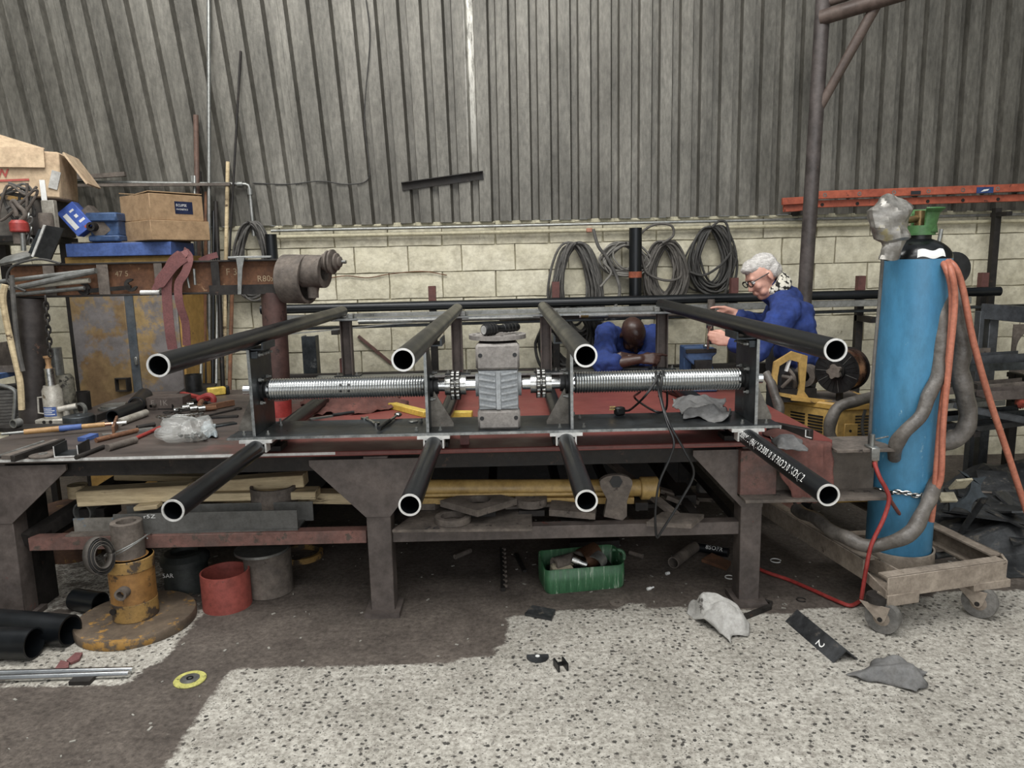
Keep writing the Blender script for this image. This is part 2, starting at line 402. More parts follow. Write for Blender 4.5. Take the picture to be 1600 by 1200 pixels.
# corrugated cladding
m_clad = bpy.data.materials.new('weathered_cladding'); m_clad.use_nodes = True
nt = m_clad.node_tree; N = nt.nodes; L = nt.links; b = N['Principled BSDF']; tc = N.new('ShaderNodeTexCoord')
n1 = nz(2.2, 8, .65, (1.6, 1, .35)); base = ramp(n1, .3, '#504d45', .7, '#8a867b')
base = mix(.6, base, ramp(nz(34, 7, .7, (1.5, 1, .4)), .35, '#9a9a9a', .65, '#ffffff'), 'MULTIPLY')
base = mix(ramp(nz(9, 9, .7, (1, 1, .5)), .66, '#000000', .72, '#777777'), base, '#aaa698')
base = mix(ramp(nz(.8), .5, '#000000', .8, '#888888'), base, '#4e463c')
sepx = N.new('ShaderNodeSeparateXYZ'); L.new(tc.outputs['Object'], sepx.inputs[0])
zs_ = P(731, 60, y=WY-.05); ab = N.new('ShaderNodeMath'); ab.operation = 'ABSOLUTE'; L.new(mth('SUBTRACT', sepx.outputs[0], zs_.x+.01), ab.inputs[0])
streak = mix(1., mix(1., ramp(ab.outputs[0], .022, '#ffffff', .04, '#000000'), ramp(mth('MULTIPLY', sepx.outputs[2], .2), .44, '#222222', .62, '#ffffff'), 'MULTIPLY'), ramp(nz(14, 9, .7, (1.5, 1, .3)), .4, '#000000', .55, '#ffffff'), 'MULTIPLY')  # narrow pale upright streak, stronger higher up the sheets
base = mix(streak, base, '#d2cfc4')
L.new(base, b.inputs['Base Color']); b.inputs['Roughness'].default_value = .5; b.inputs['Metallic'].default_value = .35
bp = N.new('ShaderNodeBump'); bp.inputs['Strength'].default_value = .2; bp.inputs['Distance'].default_value = .01; L.new(nz(25), bp.inputs['Height']); L.new(bp.outputs[0], b.inputs['Normal'])
PITCHW = .1465
prof = [(0, 0), (.008, -.05), (.090, -.05), (.106, 0), (.1465, 0)]   # crest towards the room
def lean(x): return -.13*max(0, min(1, (-.1-x)/2.4))
def clad(name, x0, nr, zlo, zhi, yoff, m_=m_clad, bev=0):
    mb = MB(); xs = []
    for i in range(nr):
        for (dx, dy) in prof[:-1]: xs.append((x0+i*PITCHW+dx, dy))
    xs.append((x0+nr*PITCHW, 0))
    if nr > 1: xs += [(x0+nr*PITCHW+.008, -.05), (x0+nr*PITCHW+.05, -.05)]
    nzv = 6
    rows = [[mb.bm.verts.new((x+lean(x)*(zlo+(zhi-zlo)*j/nzv-ZB), WY+dy+yoff, zlo+(zhi-zlo)*j/nzv)) for j in range(nzv+1)] for x, dy in xs]
    for a, c in zip(rows, rows[1:]):
        for j in range(nzv): mb.face((a[j], c[j], c[j+1], a[j+1]))
    return mb.build(name, m_, wall, ang=20)
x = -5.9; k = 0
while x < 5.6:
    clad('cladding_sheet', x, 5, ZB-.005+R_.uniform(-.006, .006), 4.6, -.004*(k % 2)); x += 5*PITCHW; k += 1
scr = MB(); scr.cyl((0, -.012, 0), (0, 0, 0), .007, n=8); s0 = scr.build('screw', m_dark, wall, local=True)
xx = -1.6
i = 0
while xx < 3.9:
    q = s0 if i == 0 else copy_part(s0, wall)
    q.location = (xx+PITCHW*.87, -.002, 2.21+R_.uniform(-.01, .01)); xx += PITCHW*R_.choice((1, 2, 2, 3)); i += 1
for nm_, x_ in (('wall_left', -6.0), ('wall_right', 6.0)):
    sw = bpy.data.objects.new(nm_, None); COL.objects.link(sw); sw.location = (x_, 1.5, 0); sw['kind'] = 'structure'
    mb = MB(); mb.box((x_, 1.55, ZB/2), (.1, 8.1, ZB)); mb.build('block_base', m_block, sw)
    mb = MB(); s_ = 1 if x_ < 0 else -1; prv = None; y_ = -2.5
    while y_ < WY+.05:
        for dy, dx in prof[:-1]:
            c_ = [mb.bm.verts.new((x_-s_*dx*.8, y_+dy, z_)) for z_ in (ZB, 4.6)]
            if prv: mb.face((prv[0], c_[0], c_[1], prv[1]))
            prv = c_
        y_ += PITCHW
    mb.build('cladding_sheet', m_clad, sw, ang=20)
# ragged mortar line under the sheets
mb = MB()
for i in range(120):
    x = -5.9+i*.098; h = R_.uniform(.004, .03)
    mb.box((x, WY+.0, ZB-.012), (.1, .05, h), Ry(R_.uniform(-.06, .06)))
mb.build('mortar_bead', m_mortar, wall)
# ================================================================ WORKBENCH
T = .77; YF = 3.12; YR = 4.86
bench = thing('workbench', 'long heavy steel workbench with red painted top carrying the winch frame', 'workbench', (0, 4.0, 0))
mb = MB(); mb.box((-.54, (YF+YR)/2, T-.011), (3.9, YR-YF, .022))
top_m = mat('bench_top_paint', '#7c3a33', '#93473e', .5, 0, 4, .08)
nt = top_m.node_tree; N = nt.nodes; L = nt.links; b = N['Principled BSDF']
tc = N.new('ShaderNodeTexCoord'); sx = N.new('ShaderNodeSeparateXYZ'); L.new(tc.outputs['Object'], sx.inputs[0])
redn = ramp(nz(3, 9, .7), .3, '#6f332d', .7, '#8c433a'); brn = ramp(nz(6, 9, .7, (.4, 1.5, 1)), .3, '#36302d', .7, '#5a4f48')
fx = mth('ADD', sx.outputs[0], mth('MULTIPLY', mth('SUBTRACT', nz(4, 9, .7), .5), 1.3))
ff = ramp(mth('MULTIPLY', mth('ADD', fx, 1.75), .7), .25, '#000000', .6, '#ffffff')
cc = mix(ff, brn, redn); cc = mix(ramp(nz(14, 9, .7), .63, '#000000', .7, '#888888'), cc, '#4b3a34')
L.new(cc, b.inputs['Base Color'])
mb.build('tabletop', top_m, bench, bevel=.003)
# worn shiny front edge of the plate
mb = MB(); mb.box((-1.62, YF-.001, T-.008), (1.72, .003, .012)); mb.build('worn_edge', m_cut, bench)
mb = MB(); mb.box((.3, YF-.001, T-.009), (2.1, .003, .012)); mb.build('worn_edge', m_red, bench)
# edge beam set back under the plate
mb = MB()
mb.box((-.54, YF+.10, T-.065), (3.8, .05, .08)); mb.box((-.54, YR-.1, T-.065), (3.8, .05, .08))
mb.build('edge_beam', m_dark, bench)
mb = MB(); mb.box((-.54, YR-.03, .39), (3.7, .006, .70)); mb.build('shade_panel', m_dark, bench)  # dark sheet added at the rear to blacken the view under the bench
def leg(x, y, w, gl, gr, m_=m_leg):
    mb = MB(); zt = T-.03
    mb.box((x, y+.05, zt/2), (w, .10, zt)); mb.build('leg', m_, bench, bevel=.003)
    mb = MB(); mb.box((x, y+.04, .012), (w+.05, .16, .024)); mb.build('foot_plate', m_, bench)
    gz = T-.035
    poly = [(-w/2-gl, gz-.005), (-w/2-gl, gz-.03), (-w/2, gz-.27), (w/2, gz-.27), (w/2+gr, gz-.03), (w/2+gr, gz-.005)]
    mb = MB(); mb.prism([(p[0]+x, p[1]) for p in poly], (0, .012, 0), origin=(0, y-.006, 0)); mb.build('gusset_plate', m_, bench)
lx = P(600, 958, z=0).x
leg(lx, 3.135, .108, .235, .19)
leg(1.075, 3.15, .095, .22, .0)
leg(-2.3, 3.16, .15, .0, .27)
mb = MB(); mb.box((-2.24, 3.32, .37), (.02, .2, .74)); mb.build('leg_flange', m_dark, bench)
for x in (lx, 1.075, -2.3): leg(x, 4.75, .1, .0, .0, m_dark)
# lower shelf frame
rz = P(600, 838, y=3.17).z
SH = rz+.03     # top of the shelf rails
mb = MB(); mb.box(((lx-2.2)/2-.02, 3.20, rz), (lx+2.2-.09, .06, .06)); mb.build('shelf_rail', m_rail, bench, bevel=.002)
mb = MB(); mb.box(((lx+1.075)/2+.003, 3.20, rz), (1.075-lx-.1, .06, .06)); mb.build('shelf_rail', m_leg, bench, bevel=.002)
mb = MB(); mb.box((-.6, 4.72, rz), (3.3, .06, .06)); mb.build('shelf_rail', m_dark, bench)
for x in (-2.16, -1.55, -1.0, lx, -.1, .25, .52, .86, 1.06):
    mb = MB(); mb.box((x, 3.95, rz+.005), (.045, 1.5, .045)); mb.build('shelf_bar', m_dark, bench)
mb = MB(); mb.bar((-2.2, 3.2, rz+.01), (-2.0, 3.75, SH+.12), .06, .06); mb.build('shelf_brace', m_dark, bench)
mb = MB(); mb.bar((.5, 3.75, SH+.15), (.78, 3.2, SH), .04, .02); mb.build('shelf_brace', m_dust, bench)
# small red stop block welded at the bench front
mb = MB(); p = P(724, 705, z=T); mb.box((p.x, 3.2, T+.02), (.04, .02, .042)); mb.build('stop_block', m_red, bench)
# ================================================================ WINCH FRAME (main subject)
rig = thing('winch_frame', 'tubular steel twin-drum winch frame with grey gearbox standing on the red bench', 'winch', (0, 3.9, T))
TX = [-1.05, -.315, .235, .99]; TR = .035; ZU = 1.281; ZL = .826
YA, YB = 2.2, 4.72
def rigtube(name, x, z):
    mb = MB(); n = 36
    pr = [(TR-.005, YA), (TR, YA), (TR, YB), (TR-.005, YB)]
    rs = [mb.ring((x, y, z), V((1, 0, 0)), V((0, 0, 1)), r, n) for r, y in pr]
    for i in range(4): mb.skin(rs[i], rs[(i+1) % 4])
    o = mb.build(name, m_tube, rig)
    mb = MB(); a = mb.ring((x, YA-.0012, z), V((1, 0, 0)), V((0, 0, 1)), TR+.0004, n); c = mb.ring((x, YA-.0012, z), V((1, 0, 0)), V((0, 0, 1)), TR-.0056, n); mb.skin(a, c)
    d = mb.ring((x, YA+.004, z), V((1, 0, 0)), V((0, 0, 1)), TR+.0004, n); e = mb.ring((x, YA+.004, z), V((1, 0, 0)), V((0, 0, 1)), TR-.0056, n); mb.skin(d, a); mb.skin(c, e)
    mb.build('cut_end', m_cut, o); return o
for x in TX: rigtube('upper_tube', x, ZU)
for x in TX: lt = rigtube('lower_tube', x, ZL)
# stencil on the right lower tube
r_ = TR+.0006
a0 = math.radians(158)
lettering('000M L (96( NO:3001010 PROD/0 NO:(12', .038, (0, 0, 0), (1, 0, 0), (0, 1, 0), m_white, lt, fn=lambda u, v: V((.99+r_*math.cos(a0-(v-.008)/r_), 2.975-u*.97, ZL+r_*math.sin(a0-(v-.008)/r_))))
ZP = .874
mb = MB(); mb.box((-.02, 3.135, ZP-.006), (2.30, .31, .012)); mb.build('base_plate', m_plate, rig, bevel=.002)
mb = MB(); mb.box((-.02, 2.9795, ZP-.006), (2.30, .002, .011)); mb.build('plate_edge', m_plate_edge, rig)
ZT = ZU-TR
def hexbolt(): 
    mb = MB(); mb.cyl((0, 0, -.004), (0, 0, .007), .0085, n=6); mb.cyl((0, 0, .007), (0, 0, .018), .005, n=8); return mb
b0 = hexbolt().build('bolt', m_galv, rig, local=True); nb = [0]
def bolt(p, axis=(0, 0, 1)):
    o = b0 if nb[0] == 0 else copy_part(b0, rig); nb[0] += 1
    o.location = V(p)-rig.location; o.rotation_euler = V(axis).to_track_quat('Z', 'Y').to_euler(); return o
XD = [-1.062, -.34, .262, 1.03]
for k, x in enumerate(XD):
    y0, y1 = 3.0, (3.27 if k in (0, 3) else 3.24)
    ztop = ZT-.012
    w_ = .012
    mb = MB()
    if k in (0, 3): mb.box((x, (y0+y1)/2, (ZP+ztop)/2), (w_, y1-y0, ztop-ZP))
    else:   # inner bearing plates are cut narrow above the shaft
        pr = [(y0, ZP), (y1, ZP), (y1, 1.09), (3.11, ztop), (y0, ztop)]
        mb.prism(pr, (w_, 0, 0), origin=(x-w_/2, 0, 0), ux=(0, 1, 0))
    mb.build('end_plate' if k in (0, 3) else 'bearing_plate', m_plate, rig, bevel=.0015)
    mb = MB(); mb.box((x, y0-.0012, (ZP+ztop)/2), (w_, .002, ztop-ZP)); mb.build('plate_edge', m_plate_edge, rig)
    sg = (-1, 1, -1, 1)[k]
    g = (.0, .10, .10, .0)
    gw = .095; gh = (.20, .17, .17, .20)[k]
    mb = MB(); mb.prism([(x+sg*w_/2, ZP), (x+sg*(w_/2+gw), ZP), (x+sg*(w_/2+gw), ZP+.015), (x+sg*(w_/2+.008), ZP+gh), (x+sg*w_/2, ZP+gh)], (0, .008, 0), origin=(0, 3.1, 0))
    gm = mat('bare_gusset_steel', '#5f5a52', '#8b867c', .5, .6, 8, .05, spot='#7a5440', spot_at=.62)
    mb.build('gusset', gm, rig)
    for (bx, by) in ((-.05, 3.02), (.05, 3.02), (-.05, 3.2), (.05, 3.2), (.03*sg*-1, 3.26)): bolt((x+bx, by, ZP))
    # channel clamp gripping the lower tube under the plate
    tx = TX[k]
    mb = MB(); mb.box((tx, 3.0, ZP-.018), (.135, .06, .012)); mb.build('clamp_strap', m_cut, rig)
    mb = MB(); zt_ = ZP-.024; c_ = .043
    mb.prism([(-c_, 0), (-c_, -.042), (-c_+.007, -.042), (-c_+.007, -.007), (c_-.007, -.007), (c_-.007, -.042), (c_, -.042), (c_, 0)], (0, .05, 0), origin=(tx, 2.972, zt_+.002))
    mb.build('channel_clamp', m_cut, rig, smooth=False)
    # saddle under the upper tube
    mb = MB(); mb.prism([(-.045, 0), (.045, 0), (.045, .03), (.037, .03), (.037, .006), (-.037, .006), (-.037, .03), (-.045, .03)], (0, .16, 0), origin=(tx, 3.02, ZT-.016)); mb.build('tube_saddle', m_plate, rig, smooth=False)
    mb = MB(); mb.box((x-sg*.018, 3.09, ZT-.035), (.03, .15, .03)); mb.build('saddle_angle', m_plate, rig, bevel=.002)
    for q in range(4): bolt((x-sg*.034, 3.03+.04*q, ZT-.036), (-sg, 0, 0))
    mb = MB(); mb.box((tx, 3.2, T+.0105), (.09, .1, .021)); mb.build('packing_block', m_dark, rig)
    mb = MB(); mb.box((tx, 4.6, T+.0105), (.09, .1, .021)); mb.build('packing_block', m_dark, rig)
# weld bead along the right saddle
mb = MB()
for i in range(14): mb.ball((.99+.036, 3.0+i*.013, ZT+.006+R_.uniform(-.003, .003)), (.006, .008, .004), 6, 4)
mb.build('weld_bead', m_cut, rig)
# winding drums
ZD = P(535, 606, y=3.13).z; YD = 3.13
def drum(x0, x1):
    n = 30; pitch = .0115; pr = []; L_ = x1-x0; Rr = .047; pr.append((Rr-.006, 0)); x = .01
    while x < L_-.012:
        for dx, r in ((0, Rr-.006), (.0028, Rr-.0012), (.0057, Rr), (.0086, Rr-.0012)): pr.append((r, (x+dx)/L_))
        x += pitch
    pr.append((Rr-.006, 1))
    mb = MB(); mb.lathe(pr, (x0, YD, ZD), (x1, YD, ZD), 40)
    o = mb.build('rope_drum', m_drum, rig, ang=38)
    for t in (.012, .47, .52, .985):
        for a in (-.15, .45):
            c = V((x0+L_*t, YD-Rr*math.cos(a)*.99, ZD+Rr*math.sin(a))); d = V((0, -math.cos(a), math.sin(a)))
            q = MB(); q.cyl(c-d*.003, c+d*.0015, .0048, n=10); q.build('rope_hole', m_black, o)
drum(XD[0]+.03, XD[1]-.012); drum(XD[2]+.012, XD[3]-.03)
mb = MB(); mb.cyl((XD[0]-.075, YD, ZD), (XD[0]+.04, YD, ZD), .021, n=24); mb.cyl((XD[3]-.04, YD, ZD), (XD[3]+.065, YD, ZD), .021, n=24)
mb.cyl((XD[1]-.02, YD, ZD), (-.14, YD, ZD), .025, n=24); mb.cyl((.06, YD, ZD), (XD[2]+.02, YD, ZD), .025, n=24)
mb.bm.free()
for (xa, xb, r_s) in ((XD[0]-.075, XD[0]+.04, .021), (XD[3]-.04, XD[3]+.065, .021), (XD[1]-.02, -.14, .025), (.06, XD[2]+.02, .025)):
    mb = MB(); mb.cyl((xa, YD, ZD), (xb, YD, ZD), r_s, n=24); mb.build('drive_shaft', m_drum, rig)
for x, s in ((XD[0], 1), (XD[1], 1), (XD[2], -1), (XD[3], -1)):
    mb = MB(); mb.lathe([(.052, 0), (.052, .35), (.036, .45), (.036, 1)], (x+s*.006, YD, ZD), (x+s*.04, YD, ZD), 24); mb.build('bearing_flange', m_black, rig)
    for a in range(4): bolt((x+s*.012, YD+.07*math.cos(PI/4+a*PI/2), ZD+.07*math.sin(PI/4+a*PI/2)), (s, 0, 0))
# chain couplings
for x in (P(712, 600, y=YD).x, P(845, 598, y=YD).x):
    mb = MB(); mb.lathe([(.042, 0), (.042, .3), (.03, .3), (.03, .7), (.042, .7), (.042, 1)], (x-.045, YD, ZD), (x+.045, YD, ZD), 24); o = mb.build('chain_coupling', m_chrome, rig)
    mb = MB()
    for s in (-.0105, .0105):
        for a in range(18):
            t = 2*PI*a/18; c = V((x+s, YD+.056*math.cos(t), ZD+.056*math.sin(t))); mb.cyl(c-V((.006, 0, 0)), c+V((.006, 0, 0)), .0062, n=8)
    ch = mb.build('chain_rollers', m_chrome, o)
    q0 = None
    for s in (-.0185, -.0035, .0035, .0185):
        for a in range(18):
            t = 2*PI*(a+.5)/18
            if q0 is None:
                q = MB(); q.box((0, 0, 0), (.003, .011, .023)); q0 = q.build('chain_link', m_dark, o, local=True); k_ = q0
            else: k_ = copy_part(q0, o)
            k_.location = V((x+s, YD+.0565*math.cos(t), ZD+.0565*math.sin(t)))-rig.location; k_.rotation_euler = (t, 0, 0)
# gearbox
gx = P(779, 620, y=3.03).x; gw = .178; gz0, gz1 = ZP, P(779, 537, y=3.03).z
mb = MB(); hh = gz1-gz0
mb.box((gx, 3.135, gz0+hh*.5), (gw*.94, .18, hh*.99)); gb = mb.build('gearbox', m_greycast, rig, bevel=.008)
for zc, h_, w_ in ((gz0+hh*.115, hh*.23, gw), (gz1-hh*.15, hh*.30, gw*1.02)):
    mb = MB(); mb.box((gx, 3.06, zc), (w_, .09, h_)); mb.build('mounting_pad', m_greyblk, gb, bevel=.01)
    for s in (-1, 1):
        q = MB(); q.cyl((gx+s*gw*.4, 3.0135, zc+.008), (gx+s*gw*.4, 3.02, zc+.008), .009, n=14); q.build('bolt_hole', m_black, gb)
zlo, zhi = gz0+hh*.24, gz1-hh*.31
mb = MB(); mb.box((gx, 3.05, (zlo+zhi)/2), (gw*.9, .05, zhi-zlo)); mb.build('rib_panel', m_greycast, gb)
for i in range(6):
    z = zlo+(zhi-zlo)*(i+.4)/6
    for s in (-1, 1):
        mb = MB(); mb.bar((gx+s*.012, 3.022, z+.0), (gx+s*gw*.45, 3.022, z+.012), .014, .008); mb.build('cooling_rib', m_greycast, gb)
mb = MB(); mb.box((gx, 3.02, (zlo+zhi)/2), (.018, .012, zhi-zlo)); mb.build('centre_rib', m_greycast, gb)
zf = P(779, 524, y=3.14).z
mb = MB(); mb.cyl((gx, 3.14, gz1-.004), (gx, 3.14, zf-.012), .075, .085, n=28); mb.build('flange_neck', m_dark, gb)
mb = MB(); mb.pipe((gx, 3.14, zf-.012), (gx, 3.14, zf+.006), .122, .062, 40); mb.build('motor_flange', m_greyblk, gb)
for a in range(8):
    t = a*PI/4+.2; q = MB(); q.cyl((gx+.1*math.cos(t), 3.14+.1*math.sin(t), zf+.004), (gx+.1*math.cos(t), 3.14+.1*math.sin(t), zf+.0075), .007, n=10); q.build('flange_hole', m_black, gb)
mb = MB(); mb.cyl((gx, 3.14, zf-.01), (gx, 3.14, zf-.006), .062, n=24); mb.build('flange_floor', m_greyblk, gb)
for s in (-1, 1):
    mb = MB(); mb.cyl((gx+s*gw*.47, 3.13, ZD), (gx+s*(gw*.47+.014), 3.13, ZD), .05, n=28); mb.build('output_cover', m_greycast, gb)
# rear portal
zb0 = ZL+TR; ztop2 = ZU-TR
mb = MB(); mb.box((.0, 4.66, zb0+.006), (2.45, .11, .012)); mb.build('rear_base_bar', m_plate_edge, rig)
mb = MB(); mb.box((.0, 4.66, ztop2-.008), (2.5, .13, .012)); mb.build('rear_top_bar', m_plate_edge, rig)
for x in (-1.02, -.32, .245, .985):
    h0, h1 = zb0+.02, ztop2-.018
    mb = MB(); w2 = .034
    mb.prism([(-w2, 0), (w2, 0), (w2, .06), (w2-.006, .06), (w2-.006, .006), (-w2+.006, .006), (-w2+.006, .06), (-w2, .06)][::-1], (0, 0, h1-h0), origin=(x, 4.70, h0), ux=(1, 0, 0), uy=(0, -1, 0))
    mb.build('channel_post', m_leg, rig, smooth=False)
    for z_ in (h0-.004, h1+.003):
        mb = MB(); mb.box((x, 4.66, z_), (.16, .1, .008)); mb.build('post_flange', m_plate, rig)
    for s in (-.06, .06): bolt((x+s, 4.63, h0+.001))
    mb = MB(); mb.box((x+.045*(1 if x < .9 else -1)*1.0, 4.63, ztop2+.012), (.035, .06, .03)); mb.build('tube_bracket', m_galv, rig, bevel=.003)
    for s in (.02, .07): bolt((x+s, 4.62, ztop2+.0))
# ================================================================ loose on / around the frame
# flashlight on the motor flange
p0 = V((gx-.055, 3.05, zf+.008+.024)); d = V((.145, .12, .0)); p1 = p0+d
fl_ = thing('flashlight', 'black torch lying on the round motor flange of the gearbox', 'flashlight', (p0.x, p0.y, zf+.006))
mb = MB(); mb.lathe([(.022, 0), (.0235, .02), (.0235, .3), (.016, .42), (.016, .55), (.018, .56), (.018, .95), (.014, 1)], p0, p1, 20); mb.build('torch_body', m_black, fl_)
mb = MB(); mb.lathe([(.018, 0), (.018, .5), (.005, 1)], p0-d*.006, p0+d*.02, 16); mb.build('torch_lens', m_cut, fl_)
for t in (.12, .2, .28, .65, .75, .85):
    mb = MB(); mb.pipe(p0+d*(t-.012), p0+d*(t+.012), .0255 if t < .4 else .0195, .015, 16); mb.build('grip_ring', m_rubber, fl_)
# yellow handled tool left of the left end plate
yt = thing('yellow_handled_tool', 'bright yellow handled tool standing behind the left drum shaft end', 'tool', P(340, 616, z=T))
mb = MB(); a = P(324, 612, z=T+.03); e_ = P(352, 609, z=T+.03); e_.z = a.z = T+.0275; mb.bar(a, e_, .05, .05); mb.build('grip', m_yel, yt, bevel=.006)
mb = MB(); mb.bar(e_, e_+(e_-a)*.2, .05, .055); mb.build('collar', m_black, yt, bevel=.004)
# spanner pair, ratchet, hacksaw blade holder on the base plate
def spanner(name, p0, p1, z, label, w=.016, m_=m_chrome, group=None, ring=True, flip=False):
    p0 = V((p0.x, p0.y, z+.005)); p1 = V((p1.x, p1.y, z+.005)); a = (p1-p0); ln = a.length; a.normalize(); s = V((-a.y, a.x, 0))
    root = thing(name, label, 'spanner', (p0.x, p0.y, z), group)
    mb = MB(); mb.bar(p0+a*w*.8, p1-a*w*.8, w*.8, .008); mb.build('shank', m_, root, bevel=.001)
    # open jaw
    pol = []
    R2 = w*1.15
    for i in range(15):
        t = math.radians(38+i*(284/14)); pol.append((R2*math.cos(t), R2*math.sin(t)))
    pol += [(R2*.55, -R2*.45), (-R2*.15, -R2*.45), (-R2*.15, R2*.45), (R2*.55, R2*.45)]
    mb = MB(); mb.prism(pol, (0, 0, .010), origin=p0-V((0, 0, .005)), ux=-a, uy=s); mb.build('jaw', m_, root)
    if ring:
        mb = MB(); mb.pipe(p1-V((0, 0, .005)), p1+V((0, 0, .006)), w*.95, w*.55, 16); mb.build('ring_end', m_, root)
    return root
spanner('combination_spanner', P(570, 655, z=ZP), P(588, 664, z=ZP), ZP, 'small chrome combination spanner on the base plate beside the ratchet')
p0, p1 = P(592, 669, z=ZP+.012), P(622, 648, z=ZP+.012)
rt = thing('ratchet_wrench', 'chrome ratchet with black grip leaning across the base plate', 'ratchet', (p0.x, p0.y, ZP))
mb = MB(); mb.cyl(p0, p0.lerp(p1, .55), .009, n=12); mb.build('grip', m_black, rt)
mb = MB(); mb.cyl(p0.lerp(p1, .55), p1, .006, n=12); mb.ball(p1, (.018, .018, .012), 14, 8); mb.build('head', m_chrome, rt)
p0, p1 = P(485, 657, z=ZP), P(553, 647, z=ZP)
hs = thing('marking_knife', 'slim pale bladed hand tool lying on the base plate under the left drum', 'tool', (p0.x, p0.y, ZP))
mb = MB(); mb.bar(p0+V((0, 0, .006)), p0.lerp(p1, .5)+V((0, 0, .006)), .018, .008); mb.build('blade', m_galv, hs)
mb = MB(); mb.cyl(p0.lerp(p1, .5)+V((0, 0, .009)), p1+V((0, 0, .009)), .008, n=10); mb.build('handle', m_black, hs)
p = P(646, 659, z=ZP)
mb = MB(); mb.lathe([(.019, 0), (.022, .5), (.019, 1)], (p.x, p.y, ZP), (p.x, p.y, ZP+.005), 20); solo(mb, 'steel_washer', m_galv, 'round steel washer lying on the base plate beside the inner left bearing plate', 'washer')
# yellow angle strips behind the plate
for (a_, b_, nm) in (((612, 632), (668, 646), 'bright yellow strip lying behind the inner left bearing plate'), ((700, 646), (738, 646), 'short bright yellow strip peeping past the inner left gusset')):
    p0, p1 = P(*a_, z=T+.02), P(*b_, z=T+.02)
    mb = MB(); mb.bar(V((p0.x, p0.y, T+.016)), V((p1.x, p1.y, T+.016)), .05, .032); solo(mb, 'yellow_strip', m_yel, nm, 'strip', bevel=.003)
# extension cable with plug
plug_z = ZP+.0
pl = P(968, 642, z=ZP+.02)
cab = thing('power_cable', 'black power cable draped over the right drum with its three pin plug on the plate', 'cable', (pl.x, pl.y, ZP))
dr = ZD+.052
pts = [pl+V((.02, 0, .0)), P(985, 640, z=ZP+.02), P(1005, 622, y=3.05), P(1022, 600, y=3.055), P(1030, 586, y=3.085), P(1033, 581, y=3.13), P(1037, 584, y=3.19), P(1042, 610, y=3.22), P(1040, 640, z=ZP+.01), P(1022, 642, z=ZP+.01), P(992, 622, z=ZP+.03), P(1000, 612, y=3.2), P(1018, 590, y=3.19), P(1024, 581, y=3.13), P(1026, 588, y=3.07), P(1030, 615, y=3.06), P(1042, 660, y=2.97), P(1053, 690, y=2.93), P(1047, 715, y=2.93), P(1030, 755, y=2.93), P(1024, 800, y=2.93), P(1026, 838, y=2.94), P(1035, 828, y=2.93), P(1065, 780, y=2.93), P(1084, 740, y=2.93), P(1070, 705, y=2.93), P(1046, 662, y=2.955), P(1034, 625, y=3.055), P(1033, 600, y=3.06), P(1036, 584, y=3.09), P(1036, 580, y=3.13), P(1034, 584, y=3.18), P(1030, 620, y=3.22)]
mb = MB(); mb.tube(spline(pts, 8), .0052, 8); mb.build('flex', m_black, cab)
mb = MB(); mb.box(pl, (.045, .035, .036), Rz(.4)); mb.build('plug_body', m_black, cab, bevel=.006)
for dx, dz in ((-.012, .0), (0, .010), (.012, .0)):
    q = MB(); c = pl+V((-.02+dx*.3, -.0+dx, dz+.01)); q.box(c+V((-.012, 0, 0)), (.026, .005, .005)); q.build('plug_pin', mat('brass', '#b99a55', '#d0b26c', .3, 1, 20, 0), cab)
# cloth / gloves on the base plate right
def rag(name, fn, label, m_, nu=22, nv=16, cat='rag', amp=.012, seed=0, thick=.003, parent=None, freq=14):
    mb = MB(); mb.grid(fn, nu, nv)
    for v in mb.bm.verts:
        q = v.co*freq+V((seed, seed*2, 0)); v.co.z += amp*(abs(noise.noise(q))*1.6+.5*noise.noise(q*2.3))
    o = mb.build(name, m_, parent, ang=180, flip=False)
    if parent is None: tag(o, label, cat)
    sm = o.modifiers.new('thickness', 'SOLIDIFY'); sm.thickness = thick; sm.offset = 1
    return o
def patch(quad, z, bulge=.0, edge=.006, ph=0.):
    """ragged outline patch inside a pixel quad on plane z"""
    Q = [P(a, b_, z=z) for a, b_ in quad]
    def fn(u, v):
        u2 = u+.05*math.sin(9*v+ph); v2 = v+.06*math.sin(8*u+ph*2)
        p = (Q[0]*(1-u2)+Q[1]*u2)*(1-v2)+(Q[3]*(1-u2)+Q[2]*u2)*v2
        k = 16*u*(1-u)*v*(1-v)
        p.z = z+.004+bulge*min(1, k*1.3); return p
    return fn
rag('work_glove', patch([(1045, 626), (1130, 628), (1140, 660), (1068, 656)], ZP, .028, ph=1), 'pair of dirty grey gloves crumpled on the base plate by the right end plate', m_cloth, cat='glove', amp=.03, seed=3, freq=9, nu=34, nv=24)
rag('leather_apron_scrap', patch([(470, 628), (620, 622), (640, 640), (500, 652)], T, .05, ph=2), 'dark red brown crumpled leather lying behind the left drum', m_clothred, cat='leather', amp=.03, seed=5)
# dark hose lying on the bench behind the right drum, tube stock
p0, p1 = P(1035, 603, z=T+.03), P(1130, 640, z=T+.03)
mb = MB(); mb.pipe(V((p0.x, p0.y, T+.024)), V((p1.x, p1.y, T+.024)), .024, .019); solo(mb, 'black_offcut_tube', m_tube, 'black tube offcut lying on the bench behind the right drum', 'tube')
# ================================================================ WALL MOUNTED / BEHIND THE BENCH
def rod(name, pts, r, m_, label, cat, group=None, n=10, k=1):
    mb = MB(); mb.tube(spline(pts, k) if k > 1 else pts, r, n); return solo(mb, name, m_, label, cat, group)
yw = WY-.04
